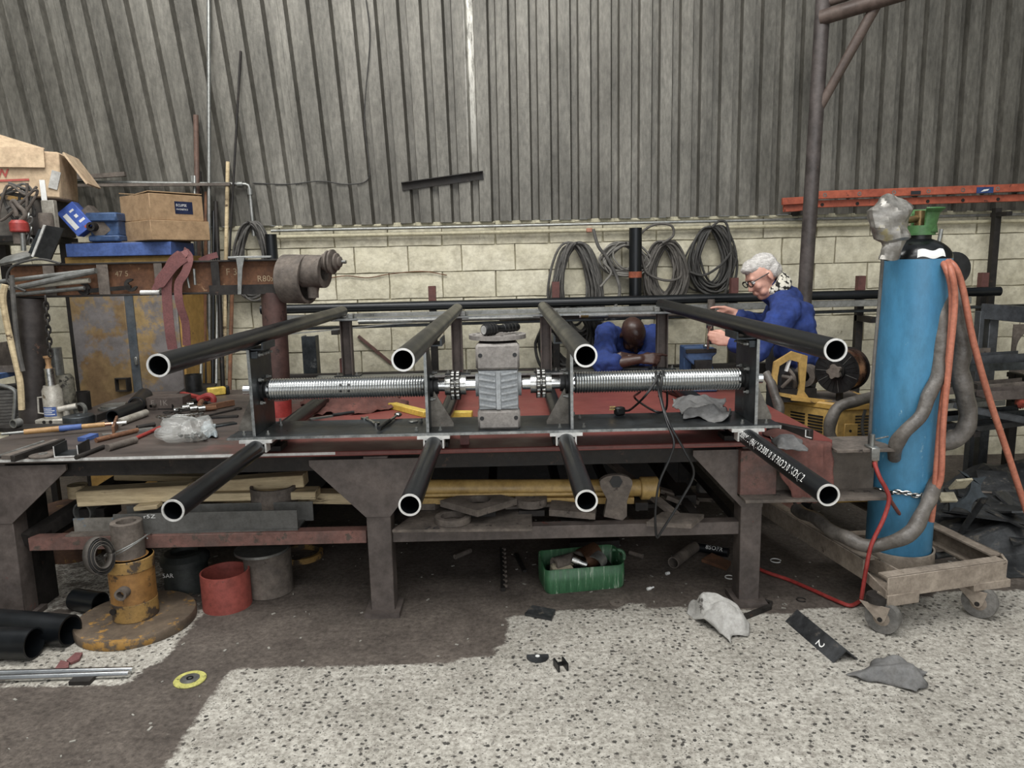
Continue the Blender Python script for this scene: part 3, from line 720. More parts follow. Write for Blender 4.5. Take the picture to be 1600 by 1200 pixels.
# two conduits along the top of the block wall
a, b_ = P(425, 360, y=yw), P(1640, 344, y=yw)
rod('conduit', [V((a.x, yw-.02, 1.835)), V((b_.x, yw-.02, 1.835))], .011, m_galv, 'upper of two thin grey conduits running along the top of the block wall', 'pipe')
rod('conduit', [V((a.x, yw-.02, 1.79)), V((b_.x, yw-.02, 1.79))], .014, mat('cream_conduit', '#aaa284', '#bdb593', .6, 0, 8, .05), 'lower cream painted conduit running along the top of the block wall', 'pipe')
p = P(920, 360, y=yw)
mb = MB(); mb.box((p.x, yw-.03, p.z), (.045, .05, .03)); solo(mb, 'junction_box', mat('terracotta_plastic', '#a5694f', '#b57a5e', .7, 0, 10, .05), 'small terracotta junction box on the wall conduits above the left cable coil', 'junction box', bevel=.004)
# left pipe run with elbow and drop
a, b_, c = P(80, 284, y=WY-.1), P(384, 288, y=WY-.1), P(390, 350, y=WY-.1)
gp = thing('air_pipe', 'grey air pipe along the cladding with an elbow dropping beside the rods', 'pipe', (b_.x, WY-.1, 1.9))
mb = MB(); mb.tube([a, b_, b_+V((.02, 0, -.01)), V((b_.x+.025, WY-.1, b_.z-.03)), V((b_.x+.03, WY-.1, 1.80))], .014, 10); mb.build('pipe', m_galv, gp)
mb = MB(); mb.pipe(b_-V((.06, 0, 0)), b_-V((.02, 0, 0)), .021, .010, 14); mb.cyl(V((b_.x+.027, WY-.1, b_.z-.075)), V((b_.x+.026, WY-.1, b_.z-.03)), .020, n=14); mb.build('elbow_collar', m_galv, gp)['kind'] = 'stuff'
for i, (A, B, w_) in enumerate((((95, 279), (196, 272), .03), ((80, 290), (360, 288), .02))):
    a, b_ = P(*A, y=WY-.14-.03*i), P(*B, y=WY-.14-.03*i)
    mb = MB(); mb.bar(a, b_, .03, w_); solo(mb, 'stored_bar', m_dust, ('short dusty flat bar tilted above the air pipe by the cladding', 'thin long bar lying along the air pipe behind the cardboard box')[i], 'bar')
# bar fixed askew on the cladding
a, b_ = P(628, 292, y=WY-.062), P(755, 274, y=WY-.062)
mb = MB(); mb.bar(a, b_, .012, .055); mb.bar(a+V((0, -.02, .026)), b_+V((0, -.02, .026)), .04, .006); solo(mb, 'angle_bar', m_dark, 'short dark angle bar fixed askew to the corrugated cladding', 'bar')
# wires on the cladding
pts = [P(572, 0, y=WY-.062), P(578, 60, y=WY-.062), P(571, 150, y=WY-.062), P(570, 200, y=WY-.062), P(577, 260, y=WY-.062), P(572, 283, y=WY-.062), P(540, 288, y=WY-.062), P(500, 283, y=WY-.062), P(450, 288, y=WY-.062), P(395, 286, y=WY-.06)]
rod('wall_wire', pts, .0045, m_cable, 'thin dark wire hanging down the cladding and looping to the air pipe', 'wire', k=6, n=6)
pts = [P(508, 436, y=WY-.03), P(540, 431, y=WY-.03), P(575, 434, y=WY-.03), P(610, 428, y=WY-.03), P(660, 424, y=WY-.03), P(698, 430, y=WY-.03)]
rod('wall_wire', pts, .004, m_rust, 'thin rusty wire strung across the block wall behind the pulley', 'wire', k=6, n=6)
# ---- rods standing in the corner
def standing(x0, y0, x1, y1, r, m_, label, nm='steel_rod', cat='rod', yy=WY-.2, ytop=WY-.06):
    a = P(x1, y1, y=ytop); b_ = P(x0, y0, y=yy); d = (a-b_); t = (.0-b_.z)/d.z; f = b_+d*t; f.z = .0
    mb = MB(); mb.cyl(f, a, r, n=10); solo(mb, nm, m_, label, cat, 'bar stock standing in the corner')
standing(327, 460, 326, -40, .014, m_galv, 'tallest bright rod standing beside the yellow cabinet reaching past the photo top')
standing(355, 460, 376, 80, .008, m_dark, 'thin black rod leaning against the cladding right of the tallest bright rod')
standing(311, 460, 306, 180, .018, mat('brown_bar', '#5b463c', '#75594b', .7, .1, 8, .1), 'brown flat bar standing left of the tallest bright rod')
standing(352, 460, 356, 253, .014, m_wood, 'wooden stick standing right of the tallest bright rod', 'wooden_stick', 'stick')
standing(318, 460, 313, 268, .008, m_dark, 'short dark rod standing just right of the brown bar', yy=WY-.24)
for i, (x0, x1, y1, r) in enumerate(((307, 304, 275, .012), (345, 337, 315, .016), (320, 322, 300, .012), (333, 334, 330, .012), (339, 340, 440, .01), (361, 363, 440, .014), (300, 300, 440, .012), (315, 316, 450, .012))):
    standing(x0, 520, x1, y1, r, (m_galv, m_dark, m_rust, m_tube, m_galv, m_rust, m_dark, m_galv)[i], ('grey rod with a square eye plate at its top in the corner bundle', 'dark rod with a clamp near its top in the corner bundle', 'short rusty rod in the corner bundle, behind the tallest bright rod', 'short black tube in the corner bundle, right of the tallest bright rod', 'lowest bright rod in the corner bundle below the beam', 'low rusty pipe at the right of the corner bundle below the beam', 'leftmost low dark rod of the corner bundle below the beam', 'low grey rod second from left in the corner bundle below the beam')[i], yy=WY-.3, ytop=WY-.12)
p = P(303, 282, y=WY-.12); mb = MB(); mb.prism([(-.02, -.035), (.02, -.035), (.02, .035), (-.02, .035)], (0, .01, 0), origin=p); solo(mb, 'eye_plate', m_galv, 'small square plate with a hole at the top of the grey corner rod', 'plate')
# ---- black vertical pipes in front of the wall
mb = MB(); p = P(993, 356, y=WY-.2); mb.cyl((p.x, WY-.2, 0), (p.x, WY-.2, p.z), .046, n=24); o = solo(mb, 'black_pipe_post', m_tube, 'thick black pipe post with an orange band between the cable coils', 'post')
t_ = thing; mb = MB(); z1 = P(993, 429, y=WY-.2).z; mb.pipe((p.x, WY-.2, z1-.022), (p.x, WY-.2, z1+.022), .0475, .045, 24); q = mb.build('orange_band', mat('orange_band', '#a8512c', '#7a3d25', .8, 0, 20, .1), o)
mb = MB(); p = P(423, 366, y=WY-.25); mb.cyl((p.x, WY-.25, 0), (p.x, WY-.25, p.z), .04, n=20); solo(mb, 'black_pipe_post', m_tube, 'dark pipe post against the wall behind the rusty beam end', 'post')
# ---- cable coils hung on the wall
def coil(label, cx, top, bot, w_px, n, r, seed, m_=m_cable2, yy=WY-.1, tails=(), inner=0.):
    rr = random.Random(seed); c0 = P(cx, top, y=yy); c1 = P(cx, bot, y=yy); W = w_px/1150*yy; Hh = c0.z-c1.z
    t = thing('cable_coil', label, 'cable', (c0.x, yy, c1.z), 'coils of cable hanging on the block wall')
    n = int(n*1.6)
    for i in range(n):
        w2 = W/2*(.5+.5*(i+.5)/n)*rr.uniform(.94, 1.06); h2 = Hh/2*(.82+.18*(i+.5)/n)*rr.uniform(.93, 1.02); y = yy+rr.uniform(-.05, .03); ph = rr.uniform(-.10, .10)
        if inner and i < n*inner: w2 *= .75; h2 *= .62
        zc = c0.z-h2+rr.uniform(-.02, .004); pts = []
        dx = rr.uniform(-.02, .02); sag = rr.uniform(.75, 1.)
        for k in range(36):
            a = 2*PI*k/36; s = math.sin(a); c = math.cos(a)
            wk = w2*(1 if s < 0 else .72+.28*(1-s)) 
            pts.append(V((c0.x+dx+wk*c*(abs(c)**-.12 if abs(c) > .05 else 1)+ph*s*.4, y+.012*math.sin(3*a+i), zc+h2*s)))
        pts.append(pts[0]); mb = MB(); mb.tube(pts, r*rr.uniform(.85, 1.1), 6, caps=False); mb.build('loop', m_, t, ang=180)
    for tl in tails:
        mb = MB(); mb.tube(spline([P(a, b, y=yy-.07) for a, b in tl], 6), r*1.1, 7); mb.build('tail', m_, t)
    mb = MB(); mb.cyl((c0.x, WY-.01, c0.z-.012), (c0.x, yy-.07, c0.z-.004), .008, n=8); mb.build('hook', m_dark, t)
    return t
coil('tall oval coil of black hose, leftmost of those hung on the wall behind the bench', 900, 379, 545, 84, 16, .0095, 1, m_cable2)
coil('small round coil of grey cable hung left of the black pipe post', 976, 379, 430, 78, 14, .0075, 2, mat('grey_cable', '#6a6760', '#85827a', .7, 0, 14, .05), tails=(((942, 410), (955, 425), (945, 440), (938, 448)),))
coil('dense pear shaped coil of brown grey cable hung right of the black pipe post', 1040, 377, 480, 66, 30, .0085, 3, mat('brown_grey_cable', '#4c4843', '#67625b', .7, 0, 14, .05), tails=(((1000, 395), (998, 370), (1020, 352), (1048, 352), (1052, 368), (1035, 380)), ((1003, 400), (1010, 425), (1030, 436), (1050, 438), (1064, 430), (1062, 400))))
coil('loose coil of black cable, rightmost of those hung on the wall near the old man', 1112, 354, 462, 72, 14, .0085, 4, m_cable, tails=(((1112, 355), (1125, 345), (1136, 352), (1142, 390), (1140, 430), (1130, 470)), ((1078, 425), (1100, 430), (1125, 415), (1142, 395))))
coil('low hung coil of thick black hose behind the inner right tube of the frame', 893, 472, 590, 108, 16, .012, 5, m_cable, yy=WY-.2)
coil('bundle of grey cables hung on the wall behind the beam and rods', 392, 347, 470, 62, 12, .009, 6, m_cable2)
pts = [P(927, 358, y=WY-.14), P(935, 385, y=WY-.16), P(950, 405, y=WY-.16), P(966, 440, y=WY-.17), P(967, 465, y=WY-.34), P(955, 490, y=WY-.42), P(946, 500, y=WY-.42)]
rod('drop_hose', pts, .012, m_cable2, 'single thick grey hose hanging from the junction box down behind the rack', 'hose', k=6)
p0, p1 = P(873, 492, y=4.78), P(905, 492, y=4.78)
nz_ = thing('hose_nozzle', 'black hose end with a brass coupling lying behind the inner right tube', 'hose', (p0.x, 4.9, p0.z-.02))
mb = MB(); mb.cyl(p0, p1, .018, n=14); mb.build('hose_end', m_rubber, nz_)
mb = MB(); mb.cyl(p1, p1+V((.012, 0, 0)), .02, n=14); mb.build('white_band', m_white, nz_)
mb = MB(); mb.pipe(p1+V((.012, 0, 0)), p1+V((.06, -.01, 0)), .021, .010, 14); mb.build('brass_coupling', mat('dull_brass', '#8a7a45', '#a99a5c', .4, .8, 20, .05), nz_)
# ---- stock rack against the wall: uprights, arms and the long stock on it
yk = WY-.32
rack = thing('stock_rack', 'dark steel rack with red tipped uprights along the rear wall holding long bar stock', 'rack', (.8, yk, 0))
arm_z = [P(800, 489, y=yk).z-.045, P(800, 505, y=yk).z-.16]
for px, ptop in ((537, 560), (675, 447), (868, 440), (1147, 434), (1345, 431), (1537, 426)):
    p = P(px, ptop, y=yk+.06)
    mb = MB(); mb.box((p.x, yk+.06, p.z/2), (.05, .05, p.z)); mb.build('upright', m_dark, rack, bevel=.003)
    mb = MB(); mb.box((p.x, yk+.06, p.z-.06), (.052, .052, .12)); mb.build('red_tip', mat('maroon_paint', '#5b342f', '#70423b', .7, 0, 9, .1), rack)
    z_ = P(px, 490-(px-540)*.022+14, y=yk-.05).z
    mb = MB(); mb.box((p.x, yk-.05, z_-.055), (.05, .24, .04)); mb.build('arm', m_dark, rack)
def stock(x0, y0, x1, y1, yy, r, m_, label, nm, sq=None):
    a, b_ = P(x0, y0, y=yy), P(x1, y1, y=yy); mb = MB()
    if sq: mb.bar(a, b_, sq[0], sq[1])
    else: mb.pipe(a, b_, r, r*.8, 24)
    solo(mb, nm, m_, label, 'bar', 'long stock on the rear rack', bevel=.003 if sq else 0)
stock(408, 484, 1562, 455, yk-.05, .033, m_tube, 'long black tube on the rear rack, topmost of the stock', 'stock_tube')
stock(445, 498, 1515, 469, yk-.1, .0, m_galv, 'long pale grey box section on the rear rack just under the black tube', 'box_section', (.05, .045))
stock(452, 514, 1640, 476, yk-.03, .0, m_plate, 'long dark flat section on the rear rack under the pale box section', 'flat_section', (.06, .02))
stock(780, 497, 1100, 489, yk-.16, .02, m_dust, 'shorter brown tube on the rear rack in front of the box section', 'brown_tube')
stock(560, 503, 950, 492, yk-.2, .016, m_galv, 'shorter bright tube on the front of the rear rack', 'bright_tube')
# lower shelf on the rack: planks / angle behind the portal
stock(448, 596, 1205, 577, 4.79, 0, m_dark, 'low dark channel running along the rear edge of the bench behind the portal', 'channel_section', (.07, .09))
mb = MB(); a, b_ = P(560, 525, y=WY-.025), P(612, 568, y=WY-.025); mb.bar(a, b_, .03, .02); solo(mb, 'brace_bar', m_rail, 'thin red brace bar leaning on the block wall behind the inner left tube', 'bar')
mb = MB(); a, b_ = P(450, 522, y=4.9), P(660, 502, y=5.1); mb.bar(a, b_, .03, .006); solo(mb, 'thin_strip', m_galv, 'thin bright strip slanting from the red column up behind the portal', 'strip')
# upright H section stub behind the left drum
p = P(487, 595, y=4.85)
mb = MB(); z1 = P(487, 525, y=4.85).z
mb.box((p.x, 4.84, z1/2), (.085, .012, z1)); mb.box((p.x+.04, 4.88, z1/2), (.012, .09, z1)); mb.box((p.x-.04, 4.88, z1/2), (.012, .09, z1)); solo(mb, 'grey_channel_post', m_plate, 'grey channel post standing behind the red column and the left drum', 'post', bevel=.002)
# ---- jib post and arm, right
def up_z(px, py, yy): return P(px, py, y=yy)
yj = 4.95
pb, pt = P(1257, 470, y=yj), P(1285, 20, y=yj); d = pt-pb; f = pb+d*((0-pb.z)/d.z)
jib = thing('jib_crane', 'brown steel pipe post with a slanting braced arm rising right of the old man', 'crane', (f.x, f.y, 0))
mb = MB(); mb.cyl(f, pb+d*1.12, .046, n=24); mb.build('post', mat('grey_brown_post', '#3d3735', '#5c5350', .5, .2, 5, .08, spot='#6a5047', spot_at=.66), jib)
m_arm = mat('brown_pipe', '#54463f', '#6b5a51', .55, .1, 5, .08)
mb = MB(); mb.cyl(P(1283, 28, y=yj-.02), P(1420, -14, y=yj-.35), .046, n=20); mb.build('arm', m_arm, jib)
mb = MB(); mb.cyl(P(1288, 5, y=yj), P(1340, -12, y=yj-.1), .03, n=20); mb.build('upper_pipe', m_arm, jib)
mb = MB(); mb.cyl(P(1277, 175, y=yj), P(1368, 10, y=yj-.2), .028, .032, n=20); mb.build('brace', m_arm, jib)
mb = MB(); mb.cyl(f+V((0, 0, .0)), f+V((0, 0, .02)), .13, n=24); mb.build('base_flange', m_dark, jib)
# ---- orange ladder on wall bracket
yl = WY-.22
lad = thing('ladder', 'orange fibreglass ladder lying on its side along the wall on a bracket', 'ladder', P(1400, 320, y=yl))
for (A, B, h_, y_) in (((1276, 305), (1660, 291), .055, yl), ((1276, 319), (1660, 307), .05, yl+.05), ((1222, 315), (1275, 312), .05, yl+.03), ((1224, 326), (1275, 323), .05, yl+.06)):
    a, b_ = P(*A, y=y_), P(*B, y=y_); mb = MB(); mb.bar(a, b_, .03, h_); mb.build('stile', m_orange, lad, bevel=.003)
for i in range(7):
    px = 1289+i*54; p = P(px, 305-(px-1276)*.036, y=yl-.017)
    mb = MB(); mb.pipe(p, p+V((0, .2, -.01)), .014, .008, 14); mb.build('rung', m_galv, lad)
for i in range(6):
    px = 1285+i*55; p = P(px, 320-(px-1276)*.031, y=yl+.03)
    mb = MB(); mb.cyl(p, p+V((0, .03, 0)), .012, n=12); mb.build('rung_end', m_dark, lad)
p = P(1539, 297, y=yl-.018)
mb = MB(); mb.box(p, (.12, .002, .042)); s_ = mb.build('blue_sticker', m_label, lad)
mb = MB(); mb.prism([(-.03, -.012), (.02, -.004), (.03, .008), (-.01, .004)], (0, -.001, 0), origin=p+V((0, -.001, 0))); mb.build('sticker_mark', m_white, s_)
p = P(1431, 301, y=yl-.018)
mb = MB(); mb.box(p, (.07, .002, .025)); mb.build('dark_sticker', m_ink, lad)
px = P(1561, 340, y=yl+.03).x
mb = MB(); mb.box((px, yl+.06, .94), (.045, .045, 1.88)); o = solo(mb, 'ladder_bracket', m_dark, 'dark upright with an arm carrying the orange ladder at the right', 'bracket')
mb = MB(); mb.box((px, yl+.01, P(1561, 328, y=yl).z-.03), (.04, .18, .03)); mb.build('arm', m_dark, o)
mb = MB(); p = P(1250, 331, y=yl+.1); mb.box((p.x, yl+.13, p.z-.01), (.04, .2, .03)); solo(mb, 'wall_bracket', m_dark, 'small dark wall bracket under the left end of the orange ladder', 'bracket')
# ================================================================ LEFT: BEAM MACHINE, CABINET, CLUTTER
ym = 3.94
pa, pb_ = P(15, 436, y=ym), P(441, 436, y=ym)
pt, pbm = P(220, 409, y=ym-.05), P(220, 462, y=ym-.05); bh = pt.z-pbm.z; bz = (pt.z+pbm.z)/2; tf = .010
bm_ = thing('pipe_bending_beam', 'rusty steel I beam carried on two pipe columns over the left bench', 'beam', (pa.x, ym, T))
x0, x1 = P(18, 436, y=ym).x, pb_.x; xm = (x0+x1)/2
mb = MB(); mb.box((xm, ym, bz), (x1-x0, .008, bh-2*tf)); mb.build('web', m_rust, bm_)
for s, nm in ((1, 'top_flange'), (-1, 'bottom_flange')):
    mb = MB(); mb.box((xm, ym, bz+s*(bh/2-tf/2)), (x1-x0+.0, .10, tf)); mb.build(nm, m_dark, bm_, bevel=.002)
for px in (77, 161, 248, 337):
    p = P(px, 436, y=ym-.05); mb = MB(); mb.box((p.x, ym-.047+(.0), bz), (.058 if px < 200 else .042, .006, bh-2*tf)); mb.build('stiffener', m_dust if px < 300 else m_dark, bm_, bevel=.001)
p0, p1 = P(328, 455, y=ym-.052), P(440, 455, y=ym-.052)
mb = MB(); mb.box(((p0.x+p1.x)/2, ym-.055, bz-bh/2+.02), (p1.x-p0.x, .01, .05)); mb.build('doubler_plate', m_dark, bm_)
p = P(300, 700, z=T)
cl, cr = P(52, 660, z=T), P(437, 648, z=T)
zt = bz-bh/2
cxl = P(50, 520, y=ym).x
mb = MB(); mb.cyl((P(55, 655, y=ym).x, ym, T), (P(48, 470, y=ym).x, ym, zt), .074, n=28); mb.build('left_column', mat('dark_pipe_column', '#2f2a28', '#4a4340', .55, .25, 5, .1, spot='#7a5a48', spot_at=.67), bm_)
mb = MB(); mb.cyl((P(437, 648, y=ym).x, ym, T), (P(428, 470, y=ym).x, ym, zt), .064, n=28); rc = mb.build('right_column', mat('brown_pipe_column', '#4a342f', '#62453e', .6, .2, 5, .1, spot='#2e2725', spot_at=.62), bm_)
mb = MB(); q = P(436, 640, y=ym); mb.pipe((P(436.5, 645, y=ym).x, ym, T), (P(436, 625, y=ym).x, ym, T+.09), .0655, .064, 28); mb.build('red_foot', m_redp, rc)
# chalk scribbles on the web
for s_, px, py, sz in (('R80x', 402, 440, .045), ('F 3', 353, 430, .05), ('47 5', 180, 432, .04)):
    p = P(px, py, y=ym-.006); lettering(s_, sz, p, (1, 0, 0), (0, 0, 1), mat('chalk', '#a88f6c', '#b59c78', .9, 0, 20, 0), bm_, 'chalk_mark')
# big roller head
c0 = P(446, 436, y=ym); ax = V((1, -.22, -.03)).normalized()
pl_ = thing('roller_head', 'dark steel roller drum with stub and coil springs at the end of the rusty beam', 'roller', c0)
R1 = .128
mb = MB(); mb.pipe(c0+ax*.0, c0+ax*.135, R1, R1-.018, 40); mb.build('outer_drum', m_dust, pl_, bevel=.002)
mb = MB(); mb.cyl(c0+ax*.005, c0+ax*.02, R1-.01, n=32); mb.cyl(c0-ax*.03, c0+ax*.004, .075, n=28); mb.build('back_disc', m_dark, pl_)
c1 = P(480, 424, y=ym-.03)
mb = MB(); mb.pipe(c1-ax*.02, c1+ax*.10, .085, .05, 32); mb.cyl(c1-ax*.018, c1+ax*.02, .06, n=24); mb.build('inner_drum', m_dust, pl_)
mb = MB(); c2 = P(489, 452, y=ym-.04); mb.cyl(c2+V((0, 0, .03)), c2-V((0, 0, .045)), .028, n=16); mb.build('spigot', m_dust, pl_)
c3 = P(507, 409, y=ym-.05)
for i, (t, r) in enumerate(((.0, .042), (.022, .058), (.045, .064), (.068, .045), (.085, .028))):
    mb = MB(); mb.lathe([(r*.5, 0), (r, .3), (r, .7), (r*.5, 1)], c3+ax*(t-.012), c3+ax*(t+.012), 24); mb.build('spring_disc', m_dust, pl_)
mb = MB(); mb.cyl(c3-ax*.03, c3+ax*.12, .009, n=12); mb.build('spindle', m_galv, pl_)
# grey bracket hook hanging on the beam
p = P(367, 400, y=ym-.07)
hk = thing('tee_tool', 'light grey steel T tool hung over the right half of the rusty beam', 'tool', p)
mb = MB(); a, b_ = P(356, 396, y=ym-.06), P(424, 400, y=ym-.02); a.z = b_.z = pt.z+.012; mb.bar(a, b_, .03, .012); mb.build('head', m_galv, hk, bevel=.002)
a, b_ = P(375, 396, y=ym-.075), P(367, 455, y=ym-.075)
mb = MB(); mb.prism([(-.022, 0), (.022, 0), (.012, -.06), (.009, -.19), (-.009, -.19), (-.012, -.06)], (0, .006, 0), origin=(a.x, ym-.078, pt.z+.012), ux=(1, 0, 0), uy=(.1, 0, 1)); mb.build('blade', m_galv, hk)
# spanner & rods on the lower flange
def ontray(A, B, r, m_, label, nm, cat, yy=ym-.035, n=10, group=None):
    a, b_ = P(*A, y=yy), P(*B, y=yy); mb = MB(); mb.cyl(a, b_, r, n=n); solo(mb, nm, m_, label, cat, group)
ontray((0, 440), (150, 422), .011, m_galv, 'long thin grey tube lying along the left of the rusty beam, topmost of the bundle', 'steel_tube', 'rod', ym-.07)
ontray((30, 449), (150, 423), .015, m_galv, 'thicker bright tube slanting across the beam stiffeners at the left', 'steel_tube', 'rod', ym-.085)
ontray((15, 450), (140, 438), .014, mat('cream_rod', '#b0aa98', '#c6c0ae', .6, 0, 20, .1, spot='#6d685e'), 'cream painted rod lying in the lower flange at the left', 'painted_rod', 'rod', ym-.06)
ontray((25, 460), (132, 450), .011, m_galv, 'thin bright rod lowest of the bundle on the lower beam flange', 'steel_rod', 'rod', ym-.065)
ontray((220, 457), (250, 457), .012, m_cut, 'short bright pin on the lower beam flange beside the big spanner', 'pin', 'pin', ym-.05)
ontray((291, 425), (296, 450), .006, m_galv, 'short bright pin hanging against the web right of the maroon belt', 'pin', 'pin', ym-.05)
ontray((303, 420), (305, 445), .007, m_galv, 'second short bright pin hanging against the web right of the maroon belt', 'pin', 'pin', ym-.05)
zfl = bz-bh/2+tf
a, b_ = P(132, 455, y=ym-.04), P(205, 449, y=ym-.04)
sp = thing('open_spanner', 'big black double open ended spanner lying on the lower flange of the rusty beam', 'spanner', (a.x, ym-.04, zfl))
ux = (b_-a).normalized(); uy = V((0, 0, 1))
mb = MB(); mb.bar(a, b_, .012, .022, up=(0, 0, 1)); mb.build('shank', m_dark, sp)
for c, s in ((a, -1), (b_, 1)):
    pol = [(.034*math.cos(t), .034*math.sin(t)) for t in [math.radians(42+i*(276/14)) for i in range(15)]]+[(.022, -.016), (-.008, -.016), (-.008, .016), (.022, .016)]
    mb = MB(); mb.prism(pol, (0, .012, 0), origin=c+V((0, -.006, .012)), ux=(s*.9, 0, .43), uy=(-.43*s, 0, .9)); mb.build('jaw', m_dark, sp)
# maroon abrasive belt over the beam
mb = MB(); 
def strap(pts, w_, m_, name, parent=None, k=6, up=None):
    ps = spline(pts, k); mb = MB(); L_, R2 = [], []
    for i, p in enumerate(ps):
        a = (ps[min(i+1, len(ps)-1)]-ps[max(i-1, 0)]).normalized(); s = a.cross(V((0, 1, 0)) if up is None else V(up))
        s = s.normalized() if s.length > 1e-4 else V((1, 0, 0)); wv = w_[min(i//k, len(w_)-1)] if isinstance(w_, (list, tuple)) else w_
        L_.append(mb.bm.verts.new(p-s*wv/2)); R2.append(mb.bm.verts.new(p+s*wv/2))
    for i in range(len(ps)-1): mb.face((L_[i], R2[i], R2[i+1], L_[i+1]))
    o = mb.build(name, m_, parent, ang=180, flip=False, smooth=False); sm = o.modifiers.new('thickness', 'SOLIDIFY'); sm.thickness = .003; return o
yb = ym-.07
bt = thing('abrasive_belt', 'maroon abrasive belt draped over the rusty beam', 'belt', P(270, 545, y=yb))
strap([P(292, 396, y=ym), P(283, 398, y=yb), P(268, 412, y=yb-.01), P(261, 440, y=yb-.01), P(262, 480, y=yb-.01), P(266, 520, y=yb-.01), P(270, 546, y=yb)], .052, m_maroon, 'front_strip', bt)
strap([P(287, 392, y=ym+.02), P(296, 402, y=yb), P(290, 425, y=yb-.02), P(279, 445, y=yb-.02), P(281, 475, y=yb-.02), P(290, 505, y=yb), P(292, 540, y=yb+.02)], .042, m_maroon, 'rear_strip', bt)
strap([P(288, 400, y=yb-.02), P(270, 415, y=yb-.024), P(246, 446, y=yb-.024), P(240, 447, y=yb-.02)], [.06, .06, .035], m_maroon, 'crossing_strip', bt)
strap([P(312, 408, y=ym), P(326, 402, y=ym-.02), P(340, 398, y=ym-.02)], .03, m_maroon, 'loose_end', bt)
# ---- chain on the left column
chn = thing('hoist_chain', 'dark chain hanging beside the left pipe column above the bottle jack', 'chain', P(79, 555, y=ym-.1))
a, b_ = P(71, 464, y=ym-.1), P(79, 556, y=ym-.1); L0 = (b_-a).length; nl = int(L0/.030)
lk0 = None
for i in range(nl):
    c = a.lerp(b_, (i+.5)/nl)
    if lk0 is None:
        mb = MB(); pts = [V((.010*math.cos(t), 0, .022*math.sin(t))) for t in [2*PI*k/14 for k in range(15)]]; mb.tube(pts, .0055, 6, caps=False); lk0 = mb.build('chain_link', m_dark, chn, local=True); o = lk0
    else: o = copy_part(lk0, chn)
    o.location = c-chn.location; o.rotation_euler = (0, 0, .5 if i % 2 else 2.1)
# ---- bottle jack
j = P(87, 660, z=T); jx, jy = j.x, j.y
def cx_(px, py): return P(px, py, y=jy)
jk = thing('bottle_jack', 'silver hydraulic bottle jack with blue label standing by the left column', 'jack', (jx, jy, T))
rj = .048
zs = [cx_(87, q).z for q in (602, 598, 575, 560, 556)]
mb = MB(); mb.lathe([(rj*1.0, 0), (rj, .86), (rj*.82, .95), (rj*.8, 1)], (jx, jy, T+.03), (jx, jy, zs[0]), 24); mb.build('body', m_tanks, jk)
mb = MB(); mb.cyl((jx, jy, zs[0]), (jx, jy, zs[2]), .026, n=20); mb.build('ram', m_chrome, jk)
mb = MB(); mb.lathe([(.018, 0), (.012, .3), (.016, .8), (.022, .85), (.022, 1)], (jx, jy, zs[2]), (jx, jy, zs[4]), 16); mb.build('screw_top', mat('rusty_screw', '#a47a4c', '#c49863', .6, .3, 20, .1), jk)
mb = MB(); mb.box((jx+.01, jy, T+.014), (.16, .13, .028)); mb.build('base', m_tanks, jk, bevel=.004)
for dx in (-.02, .015):
    mb = MB(); mb.cyl((jx+dx, jy-.068, T+.016), (jx+dx, jy-.063, T+.016), .009, n=10); mb.build('base_screw', m_dark, jk)
lbp = [cx_(76, 634), cx_(96, 648)]
def onj(u, v): 
    a = -PI/2-.75+1.5*u; z = lbp[1].z+(lbp[0].z-lbp[1].z)*v; return V((jx+(rj+.001)*math.cos(a), jy+(rj+.001)*math.sin(a), z))
mb = MB(); mb.grid(onj, 8, 1); lb = mb.build('blue_label', m_bluepaint, jk, flip=False)
for i in range(4):
    mb = MB(); mb.grid(lambda u, v: (lambda a, z: V((jx+(rj+.002)*math.cos(a), jy+(rj+.002)*math.sin(a), z)))(-PI/2-.6+(1.2-.25*(i % 2))*u, lbp[1].z+(lbp[0].z-lbp[1].z)*(.18+.2*i+.07*v)), 6, 1); mb.build('label_line', m_white, lb, flip=False)
mb = MB(); pts = [cx_(77, 619), cx_(63, 620), cx_(64, 644), cx_(78, 646)]; mb.tube([p-V((0, .02, 0)) for p in pts], .005, 8); mb.build('carry_handle', m_tanks, jk)
c = cx_(105, 638); mb = MB(); mb.cyl((c.x, jy-.01, T+.02), (c.x, jy-.01, c.z), .017, n=14); mb.cyl((c.x-.03, jy-.03, c.z), (c.x+.05, jy+.0, c.z+.012), .016, n=14); mb.build('pump', m_tanks, jk)['kind'] = 'stuff'
mb = MB(); mb.pipe((c.x+.055, jy+.01, c.z-.012), (c.x+.06, jy+.03, c.z-.012), .038, .028, 16); mb.build('pump_link', m_galv, jk)
# second jack behind
j2 = P(106, 640, y=4.1)
jk2 = thing('bottle_jack', 'older dirty green grey bottle jack standing behind the silver one', 'jack', (j2.x, 4.1, T))
mb = MB(); mb.lathe([(.05, 0), (.05, .9), (.035, 1)], (j2.x, 4.1, T), (j2.x, 4.1, P(106, 585, y=4.1).z), 22); mb.build('body', mat('dirty_jack', '#4d493c', '#858070', .6, .2, 16, .2, spot='#2f2b24', spot_at=.55), jk2)
mb = MB(); mb.cyl((j2.x-.035, 4.1, P(106, 585, y=4.1).z), (j2.x-.035, 4.1, P(95, 543, y=4.1).z), .036, n=20); mb.build('ram', m_galv, jk2)
p = P(130, 640, y=4.25)
mb = MB(); mb.pipe((p.x, 4.25, T), (p.x, 4.25, P(130, 612, y=4.25).z), .045, .036, 24); solo(mb, 'dark_sleeve', m_dark, 'short dark steel sleeve standing right of the two jacks', 'sleeve')
